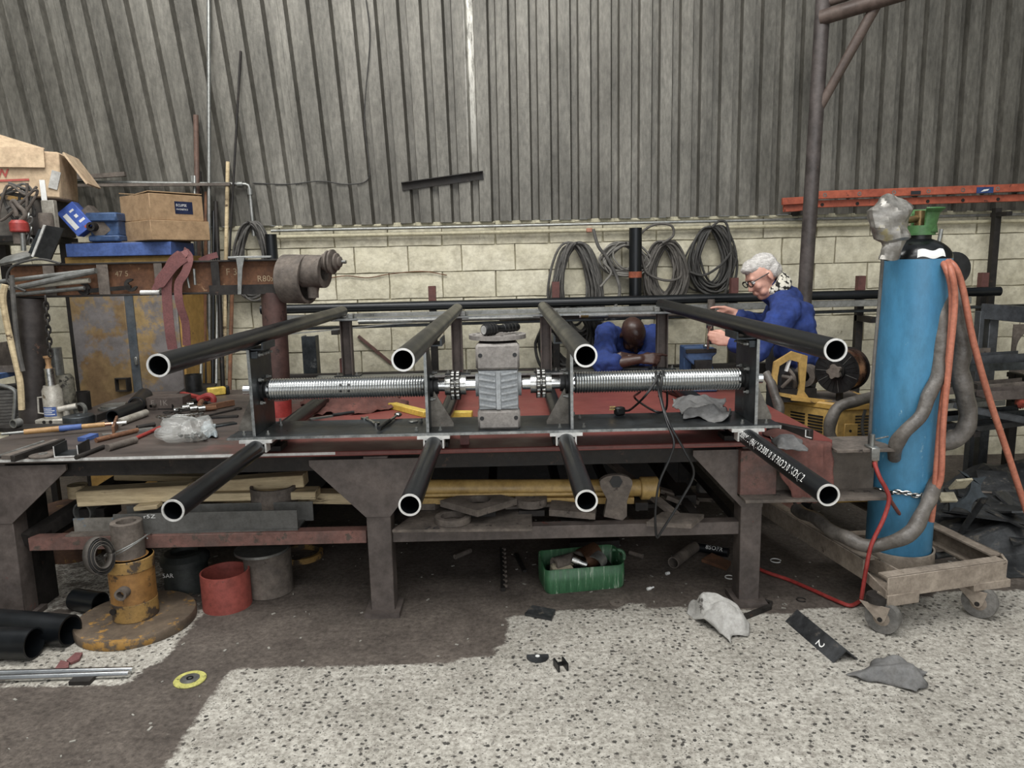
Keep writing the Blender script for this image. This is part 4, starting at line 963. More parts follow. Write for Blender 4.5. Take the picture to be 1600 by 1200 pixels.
# ---- cabinet
yc = 4.93
c0, c1 = P(125, 620, y=yc), P(291, 590, y=yc); ct = P(205, 400, y=yc).z
cab_m = mat('heat_blued_yellow_door', '#7a5f3c', '#a3864f', .6, .15, 2.6, .08, lo=.36, hi=.6, spot='#77716f', spot_at=.5, spot_scale=2.2)
cabn = thing('tool_cabinet', 'scorched yellow brown steel cabinet behind the left end of the bench', 'cabinet', ((c0.x+c1.x)/2, yc+.2, 0))
mb = MB(); mb.box(((c0.x+c1.x)/2, yc+.22, ct/2), (c1.x-c0.x, .42, ct)); mb.build('body', mat('cabinet_yellow', '#a97f2c', '#bd9138', .6, 0, 5, .08, spot='#5e4a2c', spot_at=.66), cabn, bevel=.004)
dw = (c1.x-c0.x)
xs_ = P(205, 540, y=yc).x
zd0, zd1 = .3, P(205, 455, y=yc).z
zd1 = ct-.12
mb = MB(); mb.box(((c0.x+.01+xs_-.005)/2, yc-.003, (zd0+zd1)/2), (xs_-c0.x-.02, .022, zd1-zd0)); d1 = mb.build('door', cab_m, cabn, bevel=.004)
mb = MB(); mb.box(((xs_+.005+c1.x-.01)/2, yc-.003, (zd0+zd1)/2), (c1.x-xs_-.02, .022, zd1-zd0)); d2 = mb.build('door', cab_m, cabn, bevel=.004)
mb = MB(); p = P(208, 530, y=yc-.016); mb.box((p.x, yc-.018, (zd0+zd1)/2), (.055, .008, zd1-zd0)); mb.build('door_strip', mat('blued_steel', '#4a5560', '#6b6f72', .45, .4, 4, .05, spot='#7d6a4a', spot_at=.62), d2)
p = P(213, 564, y=yc-.03); mb = MB(); mb.box((p.x, yc-.03, p.z), (.02, .02, .055)); mb.build('handle', m_galv, d2, bevel=.004)
mb = MB(); mb.box(((c0.x+c1.x)/2, yc-.002, ct-.055), (c1.x-c0.x-.04, .012, .085)); mb.build('drawer_front', m_yellow, cabn, bevel=.003)
# blue tray + boxes on top
p0, p1 = P(102, 386, y=yc-.06), P(267, 386, y=yc-.06); th = P(102, 375, y=yc-.06).z-P(102, 396, y=yc-.06).z
mb = MB(); mb.box(((p0.x+p1.x)/2, yc+.12, ct+th/2), (p1.x-p0.x, .36, th)); trz = ct+th
tr_ = thing('blue_tray', 'flat blue metal tool tray on top of the yellow brown cabinet', 'tray', ((p0.x+p1.x)/2, yc+.1, ct)); mb.build('tray_body', m_bluepaint, tr_, bevel=.004)
mb = MB(); mb.box(((p0.x+p1.x)/2, yc+.14, trz+.005), (p1.x-p0.x-.03, .3, .01)); mb.build('dusty_liner', m_dust, tr_)
yx = yc
def carton(name, label, cx, cyy, z, sx_, sy_, sz_, rz, m_, flap=True, lid=True):
    t = thing(name, label, 'box', (cx, cyy, z)); t.rotation_euler = (0, 0, rz)
    mb = MB(); mb.box((0, 0, sz_/2), (sx_, sy_, sz_)); mb.build('carton', m_, t, local=True, bevel=.003)
    if lid:
        mb = MB(); mb.box((sx_*.0, -sy_*.24, sz_+.006), (sx_*1.01, sy_*.5, .006), Rx(-.07)); mb.build('flap', m_, t, local=True)
        mb = MB(); mb.box((0, sy_*.25, sz_+.012), (sx_*1.0, sy_*.5, .006), Rx(.1)); mb.build('flap', m_, t, local=True)
    return t
z_ = trz+.01
pbx0, pbx1 = P(186, 350, y=yx), P(297, 350, y=yx)
lower = carton('cardboard_box', 'low open brown carton under the labelled box on the blue tray', (pbx0.x+pbx1.x)/2+.01, yx+.13, z_, .40, .40, .125, .9, m_card, lid=False)
bxh = P(240, 300, y=yx).z-P(240, 341, y=yx).z
box2 = carton('cardboard_box', 'brown cardboard box with a dark blue label, topmost on the cabinet', (pbx0.x+pbx1.x)/2+.0, yx+.13, z_+.127, .37, .36, bxh, .95, m_card)
bw = .46
lab = bpy.data.objects.new
mb = MB(); mb.box((.045, -.1815, bxh*.5), (.125, .002, .08)); lb = mb.build('blue_label', m_ink, box2, local=True); lb.data.materials.clear(); lb.data.materials.append(mat('navy_label', '#1b2440', '#222d52', .4, 0, 20, 0))
for s_, z2, sz in (('ECLIPSE', bxh*.5+.012, .022), ('MAGNETICS', bxh*.5-.012, .015)):
    vs_ = lettering(s_, sz, (0, 0, 0), (1, 0, 0), (0, 0, 1), m_white, None); vs_.parent = lb; vs_.location = (-.008, -.183, z2-.004)
    vs_.data.transform(Matrix.Translation((0, 0, 0)))
    me = vs_.data
    mnx = min(v.co.x for v in me.vertices); mnz = min(v.co.z for v in me.vertices)
    for v in me.vertices: v.co.x -= mnx; v.co.z -= mnz
# blue packet tilted
p = P(122, 343, y=4.9)
pk = thing('blue_packet', 'blue printed packet box tilted on its corner left of the vise', 'box', (p.x, 4.9, trz+.01)); pk.rotation_euler = (0, 0, .15)
rr_ = Ry(-.62)
cz = p.z-trz-.01
mb = MB(); mb.box((0, 0, cz), (.125, .10, .185), Ry(-.65)); mb.build('carton', mat('packet_blue', '#3a5db8', '#4a6fd0', .45, 0, 8, .03), pk, local=True, bevel=.003)
r3 = Ry(-.65)
for (u, v, su, sv, mm) in ((-.03, .0, .03, .11, m_white), (.02, .05, .03, .012, m_white), (.02, .01, .02, .02, m_white), (.03, -.03, .04, .015, m_white), (.035, -.075, .045, .016, m_inkred)):
    mb = MB(); mb.box(r3 @ V((u, -.051, v))+V((0, 0, cz)), (su, .002, sv), r3); mb.build('printed_patch', mm, pk, local=True)
mb = MB(); mb.box(r3 @ V((0, 0, -.02))+V((.09, .02, cz-.005)), (.1, .1, .2), Ry(-.65)); mb.build('grey_side', m_dust, pk, local=True)
# bench vise on the tray
p = P(162, 350, y=4.9)
vs1 = thing('machine_vise', 'blue grey cast machine vise on the tray beside the cartons', 'vise', (p.x, 4.92, trz+.01))
vz = trz+.01
hv = P(162, 331, y=4.9).z-vz
mb = MB(); mb.box((p.x, 4.95, vz+.02), (.20, .14, .04)); mb.build('base', m_viseblue, vs1, bevel=.008)
mb = MB(); mb.box((p.x+.0, 4.96, vz+.04+hv*.28), (.185, .12, hv*.6)); mb.box((p.x+.0, 4.94, vz+hv*.82), (.2, .14, hv*.3)); mb.build('body', m_viseblue, vs1, bevel=.008)['kind'] = 'stuff'
mb = MB(); mb.pipe((p.x-.055, 4.84, vz+hv*.5), (p.x-.055, 4.94, vz+hv*.5), .028, .014, 18); mb.build('screw_boss', m_dark, vs1)
# ---- left shelf and its clutter
ysf = 4.55
p0 = P(-90, 375, y=ysf); p1 = P(98, 372, y=ysf); p1.x = min(p1.x, c0.x-.02)
shz = P(40, 367, y=ysf).z
shelf = thing('wall_shelf', 'dark steel shelf at the far left loaded with scrap above the bench', 'shelf', ((p0.x+p1.x)/2, ysf+.3, 0))
mb = MB(); mb.box(((p0.x+p1.x)/2, ysf+.3, shz-.02), (p1.x-p0.x, .62, .04)); mb.build('board', m_dark, shelf, bevel=.003)
for x in (p0.x+.03, p1.x-.03):
    mb = MB(); mb.box((x, ysf+.5, (shz-.04)/2), (.05, .05, shz-.04)); mb.build('post', m_dark, shelf)
zs2 = P(20, 585, y=ysf-.3).z
mb = MB(); mb.box(((p0.x+p1.x)/2-.05, ysf+.0, zs2-.015), (p1.x-p0.x, .6, .03)); mb.build('blue_lower_board', mat('shelf_blue', '#3c5f94', '#4f74ab', .5, 0, 8, .05), shelf)
for x in (p0.x+.0, P(-10, 600, y=ysf-.25).x):
    mb = MB(); mb.box((x, ysf+.2, (zs2-.03)/2), (.04, .04, zs2-.03)); mb.build('post', m_dark, shelf)
# crumpled old cardboard box on scrap crate
p = P(30, 330, y=ysf+.15)
mcr = thing('steel_crate', 'dark battered steel crate with yellow scratches under the crumpled cardboard box', 'crate', (p.x-.1, ysf+.3, shz))
cz1 = P(30, 305, y=ysf+.05).z
mb = MB(); mb.box((p.x-.12, ysf+.32, (shz+cz1)/2), (.46, .46, cz1-shz)); mb.build('shell', mat('crate_steel', '#4a4540', '#6b655c', .7, .1, 6, .1, spot='#a88c3d', spot_at=.7, spot_scale=5), mcr, bevel=.006)
mb = MB(); mb.box((p.x-.12, ysf+.088, cz1-.012), (.47, .012, .022)); mb.build('rim', m_yrust, mcr)
bz0, bz1 = P(30, 290, y=ysf+.1).z, P(20, 232, y=ysf+.1).z
ob = thing('old_cardboard_box', 'crumpled pale cardboard box with faded red script at the far left top', 'box', (P(20, 290, y=ysf+.1).x, ysf+.3, cz1)); ob.rotation_euler = (0, 0, .25)
hb = bz1-cz1
mb = MB(); mb.box((-.05, 0, hb/2), (.52, .36, hb), Ry(.05)); mb.build('carton', m_card2, ob, local=True, bevel=.01)
mb = MB(); mb.box((-.08, -.195, hb*.82), (.44, .008, .12), Rx(-.12)); mb.build('front_flap', m_card2, ob, local=True)
mb = MB(); mb.box((.29, .0, hb*.62), (.012, .3, .22), Ry(-.55)); mb.build('side_flap', m_card2, ob, local=True)
mb = MB(); mb.box((-.1, .05, hb+.05), (.3, .2, .008), Rx(.5) @ Ry(.35)); mb.build('top_flap', m_card2, ob, local=True)
mb = MB(); mb.box((.18, -.186, hb*.35), (.05, .01, .11), Ry(.3)); mb.build('torn_strip', m_clothw, ob, local=True)
mb = MB(); mb.box((.11, -.185, hb*.1), (.03, .006, .14)); mb.build('paper_tag', m_white, ob, local=True)
q = lettering('ow', .11, (0, 0, 0), (1, 0, 0), (0, 0, 1), m_inkred, None, 'faded_script'); q.parent = ob; q.location = (-.13, -.186, hb*.40); q.data.transform(Matrix.Translation(-V(q.location)*0))
me = q.data; 
mb = MB(); mb.box((-.06, -.186, hb*.34), (.2, .002, .012), Ry(-.05)); mb.build('script_underline', m_inkred, ob, local=True)
# cable tangle between box and crate
for i, lab_ in enumerate(('dusty black cable tangled over the steel crate at the far left', 'second dusty cable looping down the front of the steel crate', 'thin brown cable looping over the crate edge under the old box')):
    rr = random.Random(20+i); pts = [P(rr.uniform(0, 60), rr.uniform(283, 345), y=ysf-.02-.02*i) for _ in range(9)]
    rod('loose_cable', pts, .008, (m_cable, m_cable2, m_dust)[i], lab_, 'cable', k=6, n=7)
# red hoist hook block
p = P(30, 355, y=ysf-.15); zc = p.z
hb_ = thing('hook_block', 'red hook block with a steel tube below at the front of the left shelf', 'hook', (p.x, ysf-.15, shz-.2))
mb = MB(); mb.lathe([(.045, 0), (.05, .1), (.05, .75), (.035, 1)], (p.x, ysf-.15, P(30, 363, y=ysf-.15).z), (p.x, ysf-.15, P(30, 344, y=ysf-.15).z), 22); mb.build('red_collar', m_redp, hb_)
mb = MB(); mb.cyl((p.x-.012, ysf-.15, P(28, 381, y=ysf-.15).z), (p.x-.012, ysf-.15, P(28, 363, y=ysf-.15).z), .028, n=18); mb.build('lower_tube', m_dust, hb_)
mb = MB(); mb.cyl(P(37, 392, y=ysf-.16), P(35, 364, y=ysf-.16), .014, n=12); mb.build('pin', m_galv, hb_)
hp = [P(32, 345, y=ysf-.15), P(39, 338, y=ysf-.15), P(37, 330, y=ysf-.15), P(29, 322, y=ysf-.15), P(22, 314, y=ysf-.15), P(18, 318, y=ysf-.15), P(24, 328, y=ysf-.15), P(26, 338, y=ysf-.15)]
mb = MB(); mb.tube(spline(hp, 5), .013, 10); mb.build('hook', m_dust, hb_)
ch2 = thing('loose_chain', 'bright steel chain hanging behind the red hook block', 'chain', P(48, 372, y=ysf-.1))
a, b_ = P(44, 336, y=ysf-.1), P(45, 380, y=ysf-.1)
for i in range(8):
    c = a.lerp(b_, (i+.5)/8); o = lk0.copy(); COL.objects.link(o); o.parent = ch2; o.location = c-ch2.location+V((.012*math.sin(i*2), 0, 0)); o.rotation_euler = (.3, .4*math.sin(i), .5 if i % 2 else 2.1); o.material_slots[0].link = 'OBJECT'; o.material_slots[0].material = m_galv
p = P(69, 345, y=ysf-.02)
mb = MB(); mb.lathe([(.036, 0), (.036, .2), (.032, .25), (.04, .3), (.04, .9), (.036, 1)], (p.x, ysf+.0, shz), (p.x, ysf+.0, P(69, 333, y=ysf).z), 20); solo(mb, 'steel_socket', m_dust, 'brown cylindrical steel socket on the left shelf edge', 'socket')
p = P(76, 333, y=ysf+.03)
mb = MB(); mb.box((p.x, ysf+.045, (shz+P(76, 312, y=ysf).z)/2), (.075, .04, P(76, 312, y=ysf).z-shz)); solo(mb, 'pale_steel_block', mat('pale_block', '#8f897c', '#aaa497', .6, .1, 10, .1), 'tall pale steel block standing at the right end of the left shelf', 'block', bevel=.003)
# dark plate with bright edge leaning, angle
pln = [P(72, 352, y=ym-.02), P(100, 357, y=ym-.02), P(78, 407, y=ym-.02), P(53, 401, y=ym-.02)]
o_ = pln[0]
pp = thing('leaning_angle', 'black faced angle offcut with a bright cut edge leaning on the beam left end', 'angle', pln[3])
mb = MB(); mb.prism([((q-o_).x, (q-o_).z) for q in pln], (0, .012, 0), origin=o_); mb.build('black_leg', m_black, pp)
mb = MB(); mb.bar(pln[0]+V((-.004, -.003, 0)), pln[3]+V((-.004, -.003, 0)), .012, .012, up=(0, 1, 0)); mb.build('bright_edge', m_cut, pp)
q2 = [P(60, 358, y=ym), P(71, 358, y=ym), P(54, 399, y=ym), P(44, 395, y=ym)]; mb = MB(); mb.prism([((q-q2[0]).x, (q-q2[0]).z) for q in q2], (0, .06, 0), origin=q2[0]); mb.build('grey_leg', m_plate, pp)
# round lid / disc on the beam left end
a, b_ = P(2, 403, y=ym+.03), P(52, 395, y=ym+.05)
c = (a+b_)/2; c.z = pt.z+.035
mb = MB(); axd = V((-.18, -.25, 1)).normalized(); mb.lathe([(.10, 0), (.105, .4), (.06, .9), (.02, 1)], c-axd*.012, c+axd*.022, 28); solo(mb, 'dished_disc', m_galv, 'dished grey metal disc lying on the left end of the rusty beam', 'disc')
# hoses hanging at far left over column
for i, (pts, mm, lab_) in enumerate((([(8, 445), (5, 470), (14, 520), (26, 570), (32, 600), (34, 640)], m_wood, 'pale wooden pole leaning beside the left pipe column'), ([(18, 430), (22, 480), (28, 540), (36, 580)], m_cable2, 'dusty hose hanging beside the left pipe column'), ([(95, 412), (60, 405), (20, 416), (12, 440), (40, 455)], m_cable, 'thin dark cable looped round the left end of the rusty beam'))):
    rod(('wooden_pole', 'hanging_hose', 'loose_cable')[i], [P(*q, y=ym-.12) for q in pts], (.016, .012, .006)[i], mm, lab_, ('pole', 'hose', 'cable')[i], k=6, n=8)
# lower left background: blue parts box, coil reel
p = P(18, 575, y=ysf-.2)
bx = thing('parts_box', 'open brown metal parts box standing on the blue lower shelf', 'box', (p.x, ysf-.1, zs2))
for (dx, dy, sx_, sy_, h_) in ((0, .1, .22, .01, .16), (-.11, 0, .01, .2, .17), (.11, 0, .01, .2, .12), (0, -.1, .22, .01, .04)):
    mb = MB(); mb.box((p.x+dx, ysf-.1+dy, zs2+h_/2), (sx_, sy_, h_)); mb.build('side', m_dust, bx)
mb = MB(); mb.box((p.x, ysf-.1, zs2+.005), (.22, .2, .01)); mb.build('bottom', m_dark, bx)
mb = MB()
p = P(6, 640, y=4.2)
rl = thing('cable_reel', 'coil of dusty brown cable on a frame below the blue shelf at far left', 'reel', (p.x, 4.25, 0))
for i in range(13):
    mb = MB(); z = P(6, 612+i*5, y=4.2).z; mb.pipe((p.x, 4.3, z-.008), (p.x, 4.3, z+.008), .115, .09, 26); mb.build('cable_turn', m_cable2, rl)
mb = MB(); mb.cyl((p.x, 4.3, 0), (p.x, 4.3, P(6, 605, y=4.2).z), .05, n=16); mb.build('core', m_dark, rl)
mb = MB(); mb.tube(spline([P(20, 670, y=4.2), P(24, 625, y=4.2), P(20, 608, y=4.2), P(-10, 600, y=4.2)], 5), .012, 8); mb.build('frame_bar', m_galv, rl)
# ================================================================ RIGHT: TROLLEY, WELDER, GAS CYLINDER
cyl_b = P(1402, 868, z=.20); gx_, gy_ = cyl_b.x, cyl_b.y
def cp(px, py): return P(px, py, y=gy_)
rc_ = abs(cp(1450, 640).x-cp(1355, 640).x)/2
zc0 = .205; zsh = cp(1415, 405).z; zneck = cp(1415, 372).z; ztopc = cp(1415, 326).z
axx = cp(1420, 430).x-cp(1402, 860).x; 
gc = thing('gas_cylinder', 'tall scuffed blue gas cylinder with a black shoulder standing on the trolley', 'gas cylinder', (gx_, gy_, zc0))
top = V((gx_+.0, gy_, zsh)); bot = V((gx_, gy_, zc0)); gx2 = gx_
m_bl = m_blue
mb = MB(); mb.lathe([(rc_*.93, 0), (rc_, .015), (rc_, 1)], bot, top, 44); mb.build('body', m_bl, gc)
shp = []
for i in range(11):
    a = i/10*PI/2; shp.append((max(rc_*math.cos(a), .045), math.sin(a)))
mb = MB(); mb.lathe([(rc_, 0)]+shp, top-V((0, 0, .001)), V((gx_, gy_, zneck)), 44); mb.build('black_shoulder', mat('gloss_black_paint', '#0f1213', '#191c1e', .3, 0, 8, .03), gc)
mb = MB(); mb.cyl((gx_, gy_, zneck-.01), (gx_, gy_, zneck+.04), .05, n=24); mb.build('neck_ring', m_black, gc)
# green valve guard: open cup with a big cut-out on the left
zg0, zg1 = zneck+.02, ztopc
mb = MB(); n = 26; A = []
for i in range(n+1):
    a = math.radians(-110+220*i/n); row = []
    for k, (r, t) in enumerate(((.062, 0), (.06, .12), (.056, .35), (.066, .8), (.084, .95), (.084, 1.))): row.append(mb.bm.verts.new(V((gx_+.012+r*math.cos(a), gy_+r*math.sin(a), zg0+(zg1-zg0)*t))))
    A.append(row)
for a_, b_ in zip(A, A[1:]):
    for k in range(5): mb.face((a_[k], b_[k], b_[k+1], a_[k+1]))
o = mb.build('valve_guard', m_dgreen, gc, flip=False); s_ = o.modifiers.new('thickness', 'SOLIDIFY'); s_.thickness = .006
mb = MB(); mb.pipe((gx_, gy_, zg0-.01), (gx_, gy_, zg0+.03), .064, .04, 28); mb.build('guard_collar', m_dgreen, gc)
mb = MB(); mb.cyl((gx_, gy_, zneck+.03), (gx_, gy_, zg1-.01), .02, n=16); mb.cyl((gx_-.08, gy_-.02, (zg0+zg1)/2), (gx_, gy_, (zg0+zg1)/2+.01), .015, n=14); mb.build('valve', mat('brass_valve', '#80673f', '#9d8150', .4, .8, 20, .05), gc)['kind'] = 'stuff'
# torn white label on the shoulder
def onsh(u, v):
    a = -PI/2-.5+.85*u; t = .05+.32*v+.05*math.sin(9*u); r = rc_*math.cos(t*PI/2*.75)+.002; return V((gx_+r*math.cos(a), gy_+r*math.sin(a), zsh+(zneck-zsh)*math.sin(t*PI/2*.75)))
mb = MB(); mb.grid(onsh, 12, 5); mb.build('torn_label', m_white, gc, flip=False)
# chalky scratches band on body
# silver foil cover hanging over the valve
fo = thing('foil_cover', 'crumpled silver foil welding glove hung over the valve of the blue cylinder', 'glove', cp(1396, 405))
def foil(u, v):
    a = 2*PI*u; t = v
    cx = [1399, 1398, 1394, 1389, 1385][min(4, int(t*4.99))]
    ctr = P(1396-8*t-4*math.sin(t*6), 303+103*t, y=gy_-.13)
    w_ = (.02+.07*min(1, t*4) if t < .25 else .09-.035*((t-.25)/.75)**1.0)*(1.0 if t < .72 else .72)
    p = ctr+V((w_*math.cos(a)*.95, w_*math.sin(a)*.6, 0))
    k = noise.noise(p*13)*.022+noise.noise(p*34)*.011; return p+V((math.cos(a)*k, math.sin(a)*k, k*.5))
mb = MB(); mb.grid(foil, 26, 26); bmesh.ops.remove_doubles(mb.bm, verts=mb.bm.verts, dist=.0005); mb.build('foil', mat('aluminised_cloth', '#7d7a74', '#a5a198', .4, .5, 7, .2, spot='#a3996f', spot_at=.58, spot_scale=7), fo, ang=22)
# chain round the cylinder
zch = cp(1410, 757).z
chc = thing('retaining_chain', 'bright steel chain round the lower part of the blue cylinder', 'chain', (gx_, gy_-rc_, zch))
for i in range(26):
    a = -PI/2-1.2+3.0*i/25; rd_ = V((math.cos(a), math.sin(a), 0)); tg = V((-math.sin(a), math.cos(a), 0)); c = V((gx_, gy_, zch-.006*math.sin(i*.8)))+rd_*(rc_+.008)
    sd = V((0, 0, 1)) if i % 2 else (rd_+V((0, 0, .5))).normalized()
    mb = MB(); mb.tube([c+tg*(.017*math.cos(t))+sd*(.0085*math.sin(t)) for t in [2*PI*k/12 for k in range(13)]], .0035, 6, caps=False); mb.build('chain_link', m_chrome, chc)
# ---- trolley: triangular frame of channels with castors
trl = thing('cylinder_trolley', 'dusty taupe steel trolley on castors carrying the blue cylinder and the welder', 'trolley', (1.75, 3.1, 0))
zt_ = .205; H_ = .092
A_, B_, L0_, L1_ = P(1386, 919, z=zt_), P(1571, 892, z=zt_), P(1350, 890, z=zt_), P(1215, 806, z=zt_)
dL = (L1_-L0_).normalized(); L1_ = L0_+dL*1.75
def chan(nm, p0, p1, inn, lip=.055):
    inn = V(inn).normalized(); mb = MB(); mb.bar(p0, p1, .010, H_); mb.build(nm, m_trol, trl, bevel=.002)
    for s in (-1, 1):
        mb = MB(); o = inn*lip/2+V((0, 0, s*(H_/2-.004))); mb.bar(p0+o, p1+o, lip, .008); mb.build('channel_lip', m_trol, trl)
chan('front_channel', A_, B_, (-.2, 1, 0))
chan('side_channel', L0_, L1_, (1, .4, 0))
R0_ = P(1574, 882, z=zt_); R1_ = L1_+V((.62, .25, 0))
R0_ = B_+V((.03, .08, 0))
chan('side_channel', R0_, R1_, (-1, -.4, 0))
mb = MB(); mb.bar(L1_, R1_, .05, H_); mb.build('rear_channel', m_trol, trl)
for (a, b_) in ((.26, .24), (.6, .6)):
    p0, p1 = L0_.lerp(L1_, a), R0_.lerp(R1_, b_); mb = MB(); mb.bar(p0-V((0, 0, .03)), p1-V((0, 0, .03)), .06, .03); mb.build('cross_bar', m_trol, trl)
# open corner boxes at the front
mb = MB(); q = [(L0_.x, L0_.y), (A_.x, A_.y), (A_.x+.09, A_.y+.02), (L0_.x+.08, L0_.y+.08)]; mb.prism(q, (0, 0, .008), origin=(0, 0, zt_-H_/2), uy=(0, 1, 0)); mb.build('corner_floor', m_trol, trl)
mb = MB(); mb.bar(L0_-V((0, 0, .02)), A_-V((0, 0, .035)), .008, .045); mb.build('corner_face', m_trol, trl)
mb = MB(); q = [(L0_.x+.02, L0_.y+.09), (L0_.x+.1, L0_.y+.06), (A_.x+.08, A_.y+.04), (A_.x+.15, A_.y+.06)]; mb.bar(L0_+V((.05, .06, .01)), A_+V((.09, .03, .01)), .008, H_*.8); mb.build('corner_stiffener', m_trol, trl)
mb = MB(); q = [(A_.x+.0, A_.y-.008), (A_.x+.16, A_.y+.024-.008)]; mb.bar(A_+V((.0, -.004, -.055)), A_.lerp(B_, .26)+V((0, -.004, -.055)), .012, .05); mb.build('castor_plate', m_trol, trl, bevel=.002)
mb = MB(); mb.bar(A_.lerp(B_, .72)+V((0, .02, -.055)), B_+V((.02, .02, -.055)), .05, .035); mb.build('castor_plate', m_trol, trl, bevel=.002)
mb = MB(); mb.bar(B_, R0_, .010, H_); mb.build('corner_face', m_trol, trl)
mb = MB(); mb.pipe((gx_, gy_, zt_-.06), (gx_, gy_, zc0+.045), rc_+.014, rc_+.006, 40); mb.build('cylinder_cup', m_trol, trl)
mb = MB(); mb.cyl((gx_, gy_, zt_-.055), (gx_, gy_, zc0-.001), rc_+.005, n=36); mb.build('cup_floor', m_trol, trl)
m_wheel = mat('grey_rubber_tyre', '#5d5b57', '#7b7873', .8, 0, 12, .15)
def castor(cx, cy, ang, r=.07):
    rt = Rz(ang); c = V((cx, cy, r)); ax = rt @ V((0, 1, 0)); fw = rt @ V((1, 0, 0)); top = zt_-H_/2-.03
    mb = MB(); mb.lathe([(r*.55, 0), (r*.97, .06), (r, .3), (r, .7), (r*.97, .94), (r*.55, 1)], c-ax*.023, c+ax*.023, 36); w_ = mb.build('wheel', m_wheel, trl)
    mb = MB(); mb.lathe([(.02, 0), (r*.60, .15), (r*.60, .85), (.02, 1)], c-ax*.028, c+ax*.028, 24); mb.build('wheel_hub', m_trol, w_)
    for s in (-1, 1):
        mb = MB(); o = c+ax*s*.034; mb.prism([(-.085, top-r), (.035, top-r), (.02, 0), (.008, -.016), (-.008, -.016), (-.02, 0)], ax*.004*s, origin=o, ux=fw, uy=(0, 0, 1)); mb.build('fork_plate', m_trol, trl)
    mb = MB(); mb.cyl(c-ax*.042, c+ax*.042, .010, n=12); mb.build('axle', m_dark, trl)
    mb = MB(); k = c-fw*.025; mb.cyl((k.x, k.y, top), (k.x, k.y, zt_-H_/2), .045, n=20); mb.build('swivel', m_dark, trl)
for (px, py, a) in ((1384, 993, -.8), (1536, 968, -.85)):
    p = P(px, py, z=0); castor(p.x, p.y+.03, a)
for q_ in (L1_+V((.06, -.06, 0)), R1_+V((-.06, -.1, 0))): castor(q_.x, q_.y, .3)
# ---- welding machine on the trolley (yellow)
yw0 = 3.78
wz0 = .25
w0, w1 = P(1222, 720, y=yw0), P(1362, 720, y=yw0)
zw1 = P(1300, 633, y=yw0).z
wx0, wx1 = P(1215, 690, y=yw0+.1).x, P(1366, 690, y=yw0+.1).x
weld = thing('welding_machine', 'scuffed yellow welding machine with louvres and wire feeder behind the blue cylinder', 'welder', ((wx0+wx1)/2, yw0+.25, wz0))
# body in two faces: a left face turned away and a front face
fx = P(1306, 690, y=yw0).x
bl = P(1210, 620, y=yw0+.30)
body = [(fx, yw0), (wx1, yw0+.02), (wx1, yw0+.38), (bl.x+.1, yw0+.42), (bl.x, yw0+.30)]
mb = MB(); mb.prism(body, (0, 0, zw1-wz0-.03), origin=(0, 0, wz0), uy=(0, 1, 0)); mb.build('case', m_yellow, weld, bevel=.006)
ctr = V((sum(p[0] for p in body)/5, sum(p[1] for p in body)/5, 0))
lid = [tuple((V((p[0], p[1], 0))-ctr)*1.035+ctr)[:2] for p in body]
mb = MB(); mb.prism(lid, (0, 0, .04), origin=(0, 0, zw1-.035), uy=(0, 1, 0)); mb.build('lid', mat('rusty_yellow_lid', '#b08726', '#c89a32', .55, 0, 4, .05, spot='#57402c', spot_at=.57, spot_scale=4), weld, bevel=.008)
mb = MB(); lid2 = [tuple((V((p[0], p[1], 0))-ctr)*.86+ctr)[:2] for p in body]; mb.prism(lid2, (0, 0, .004), origin=(0, 0, zw1+.004), uy=(0, 1, 0)); mb.build('lid_mat', m_dust, weld)
e0, e1 = V((bl.x, yw0+.30, 0)), V((fx, yw0, 0)); ed = (e1-e0); el = ed.length; ed.normalize(); nrm = V((ed.y, -ed.x, 0)); nrm = nrm if nrm.y < 0 else -nrm
def louvres(c0, ux, nm_, wd, zs, n):
    for i in range(n):
        z = zs-i*.0165; mb = MB(); c = c0+V((0, 0, z)); mb.bar(c-ux*wd/2, c+ux*wd/2, .012, .0075); mb.build('louvre_slot', m_black, weld)
for t in (.40, .68): louvres(e0+ed*el*t+nrm*.0, ed, nrm, .085, zw1-.075, 8)
louvres(V((P(1348, 690, y=yw0).x, yw0+.012, 0)), V((1, .02, 0)), None, .085, zw1-.065, 8)
p = P(1329, 678, y=yw0); mb = MB(); mb.box((p.x, yw0+.0, p.z+.0), (.07, .01, .11)); lp = mb.build('latch_plate', m_yellow, weld, bevel=.002)
mb = MB(); p = P(1334, 690, y=yw0-.01); mb.box((p.x, yw0-.012, p.z), (.035, .03, .04)); mb.build('latch', m_yrust, lp, bevel=.004)
p = P(1328, 673, y=yw0); mb = MB(); mb.cyl((p.x-.0, yw0-.008, p.z), (p.x, yw0, p.z), .007, n=10); mb.build('screw', m_dark, lp)
# wire spool
sc_ = P(1306, 562, y=yw0+.08); sc_.y = yw0+.08
sax = V((.75, .66, .0)).normalized(); Rs = .118
spc = P(1307, 580, y=yw0+.05)
spo = thing('wire_spool', 'black plastic spool of copper welding wire on top of the yellow welder', 'spool', spc)
mb = MB(); mb.pipe(spc, spc+sax*.006, Rs, .045, 44); mb.build('front_flange', m_black, spo)
mb = MB(); mb.pipe(spc+sax*.13, spc+sax*.136, Rs, .03, 44); mb.build('rear_flange', m_black, spo)
mb = MB(); mb.lathe([(.106, 0), (.108, .05), (.108, .95), (.106, 1)], spc+sax*.008, spc+sax*.128, 40); mb.build('copper_winding', m_copper, spo, ang=60)
mb = MB(); mb.cyl(spc-sax*.012, spc+sax*.02, .046, n=24); mb.build('hub_recess', m_dark, spo)
mb = MB(); x_, y_, _ = frame(sax)
pol = []
for i in range(30):
    a = 2*PI*i/30; r = .034+.006*math.cos(5*a); pol.append((r*math.cos(a), r*math.sin(a)))
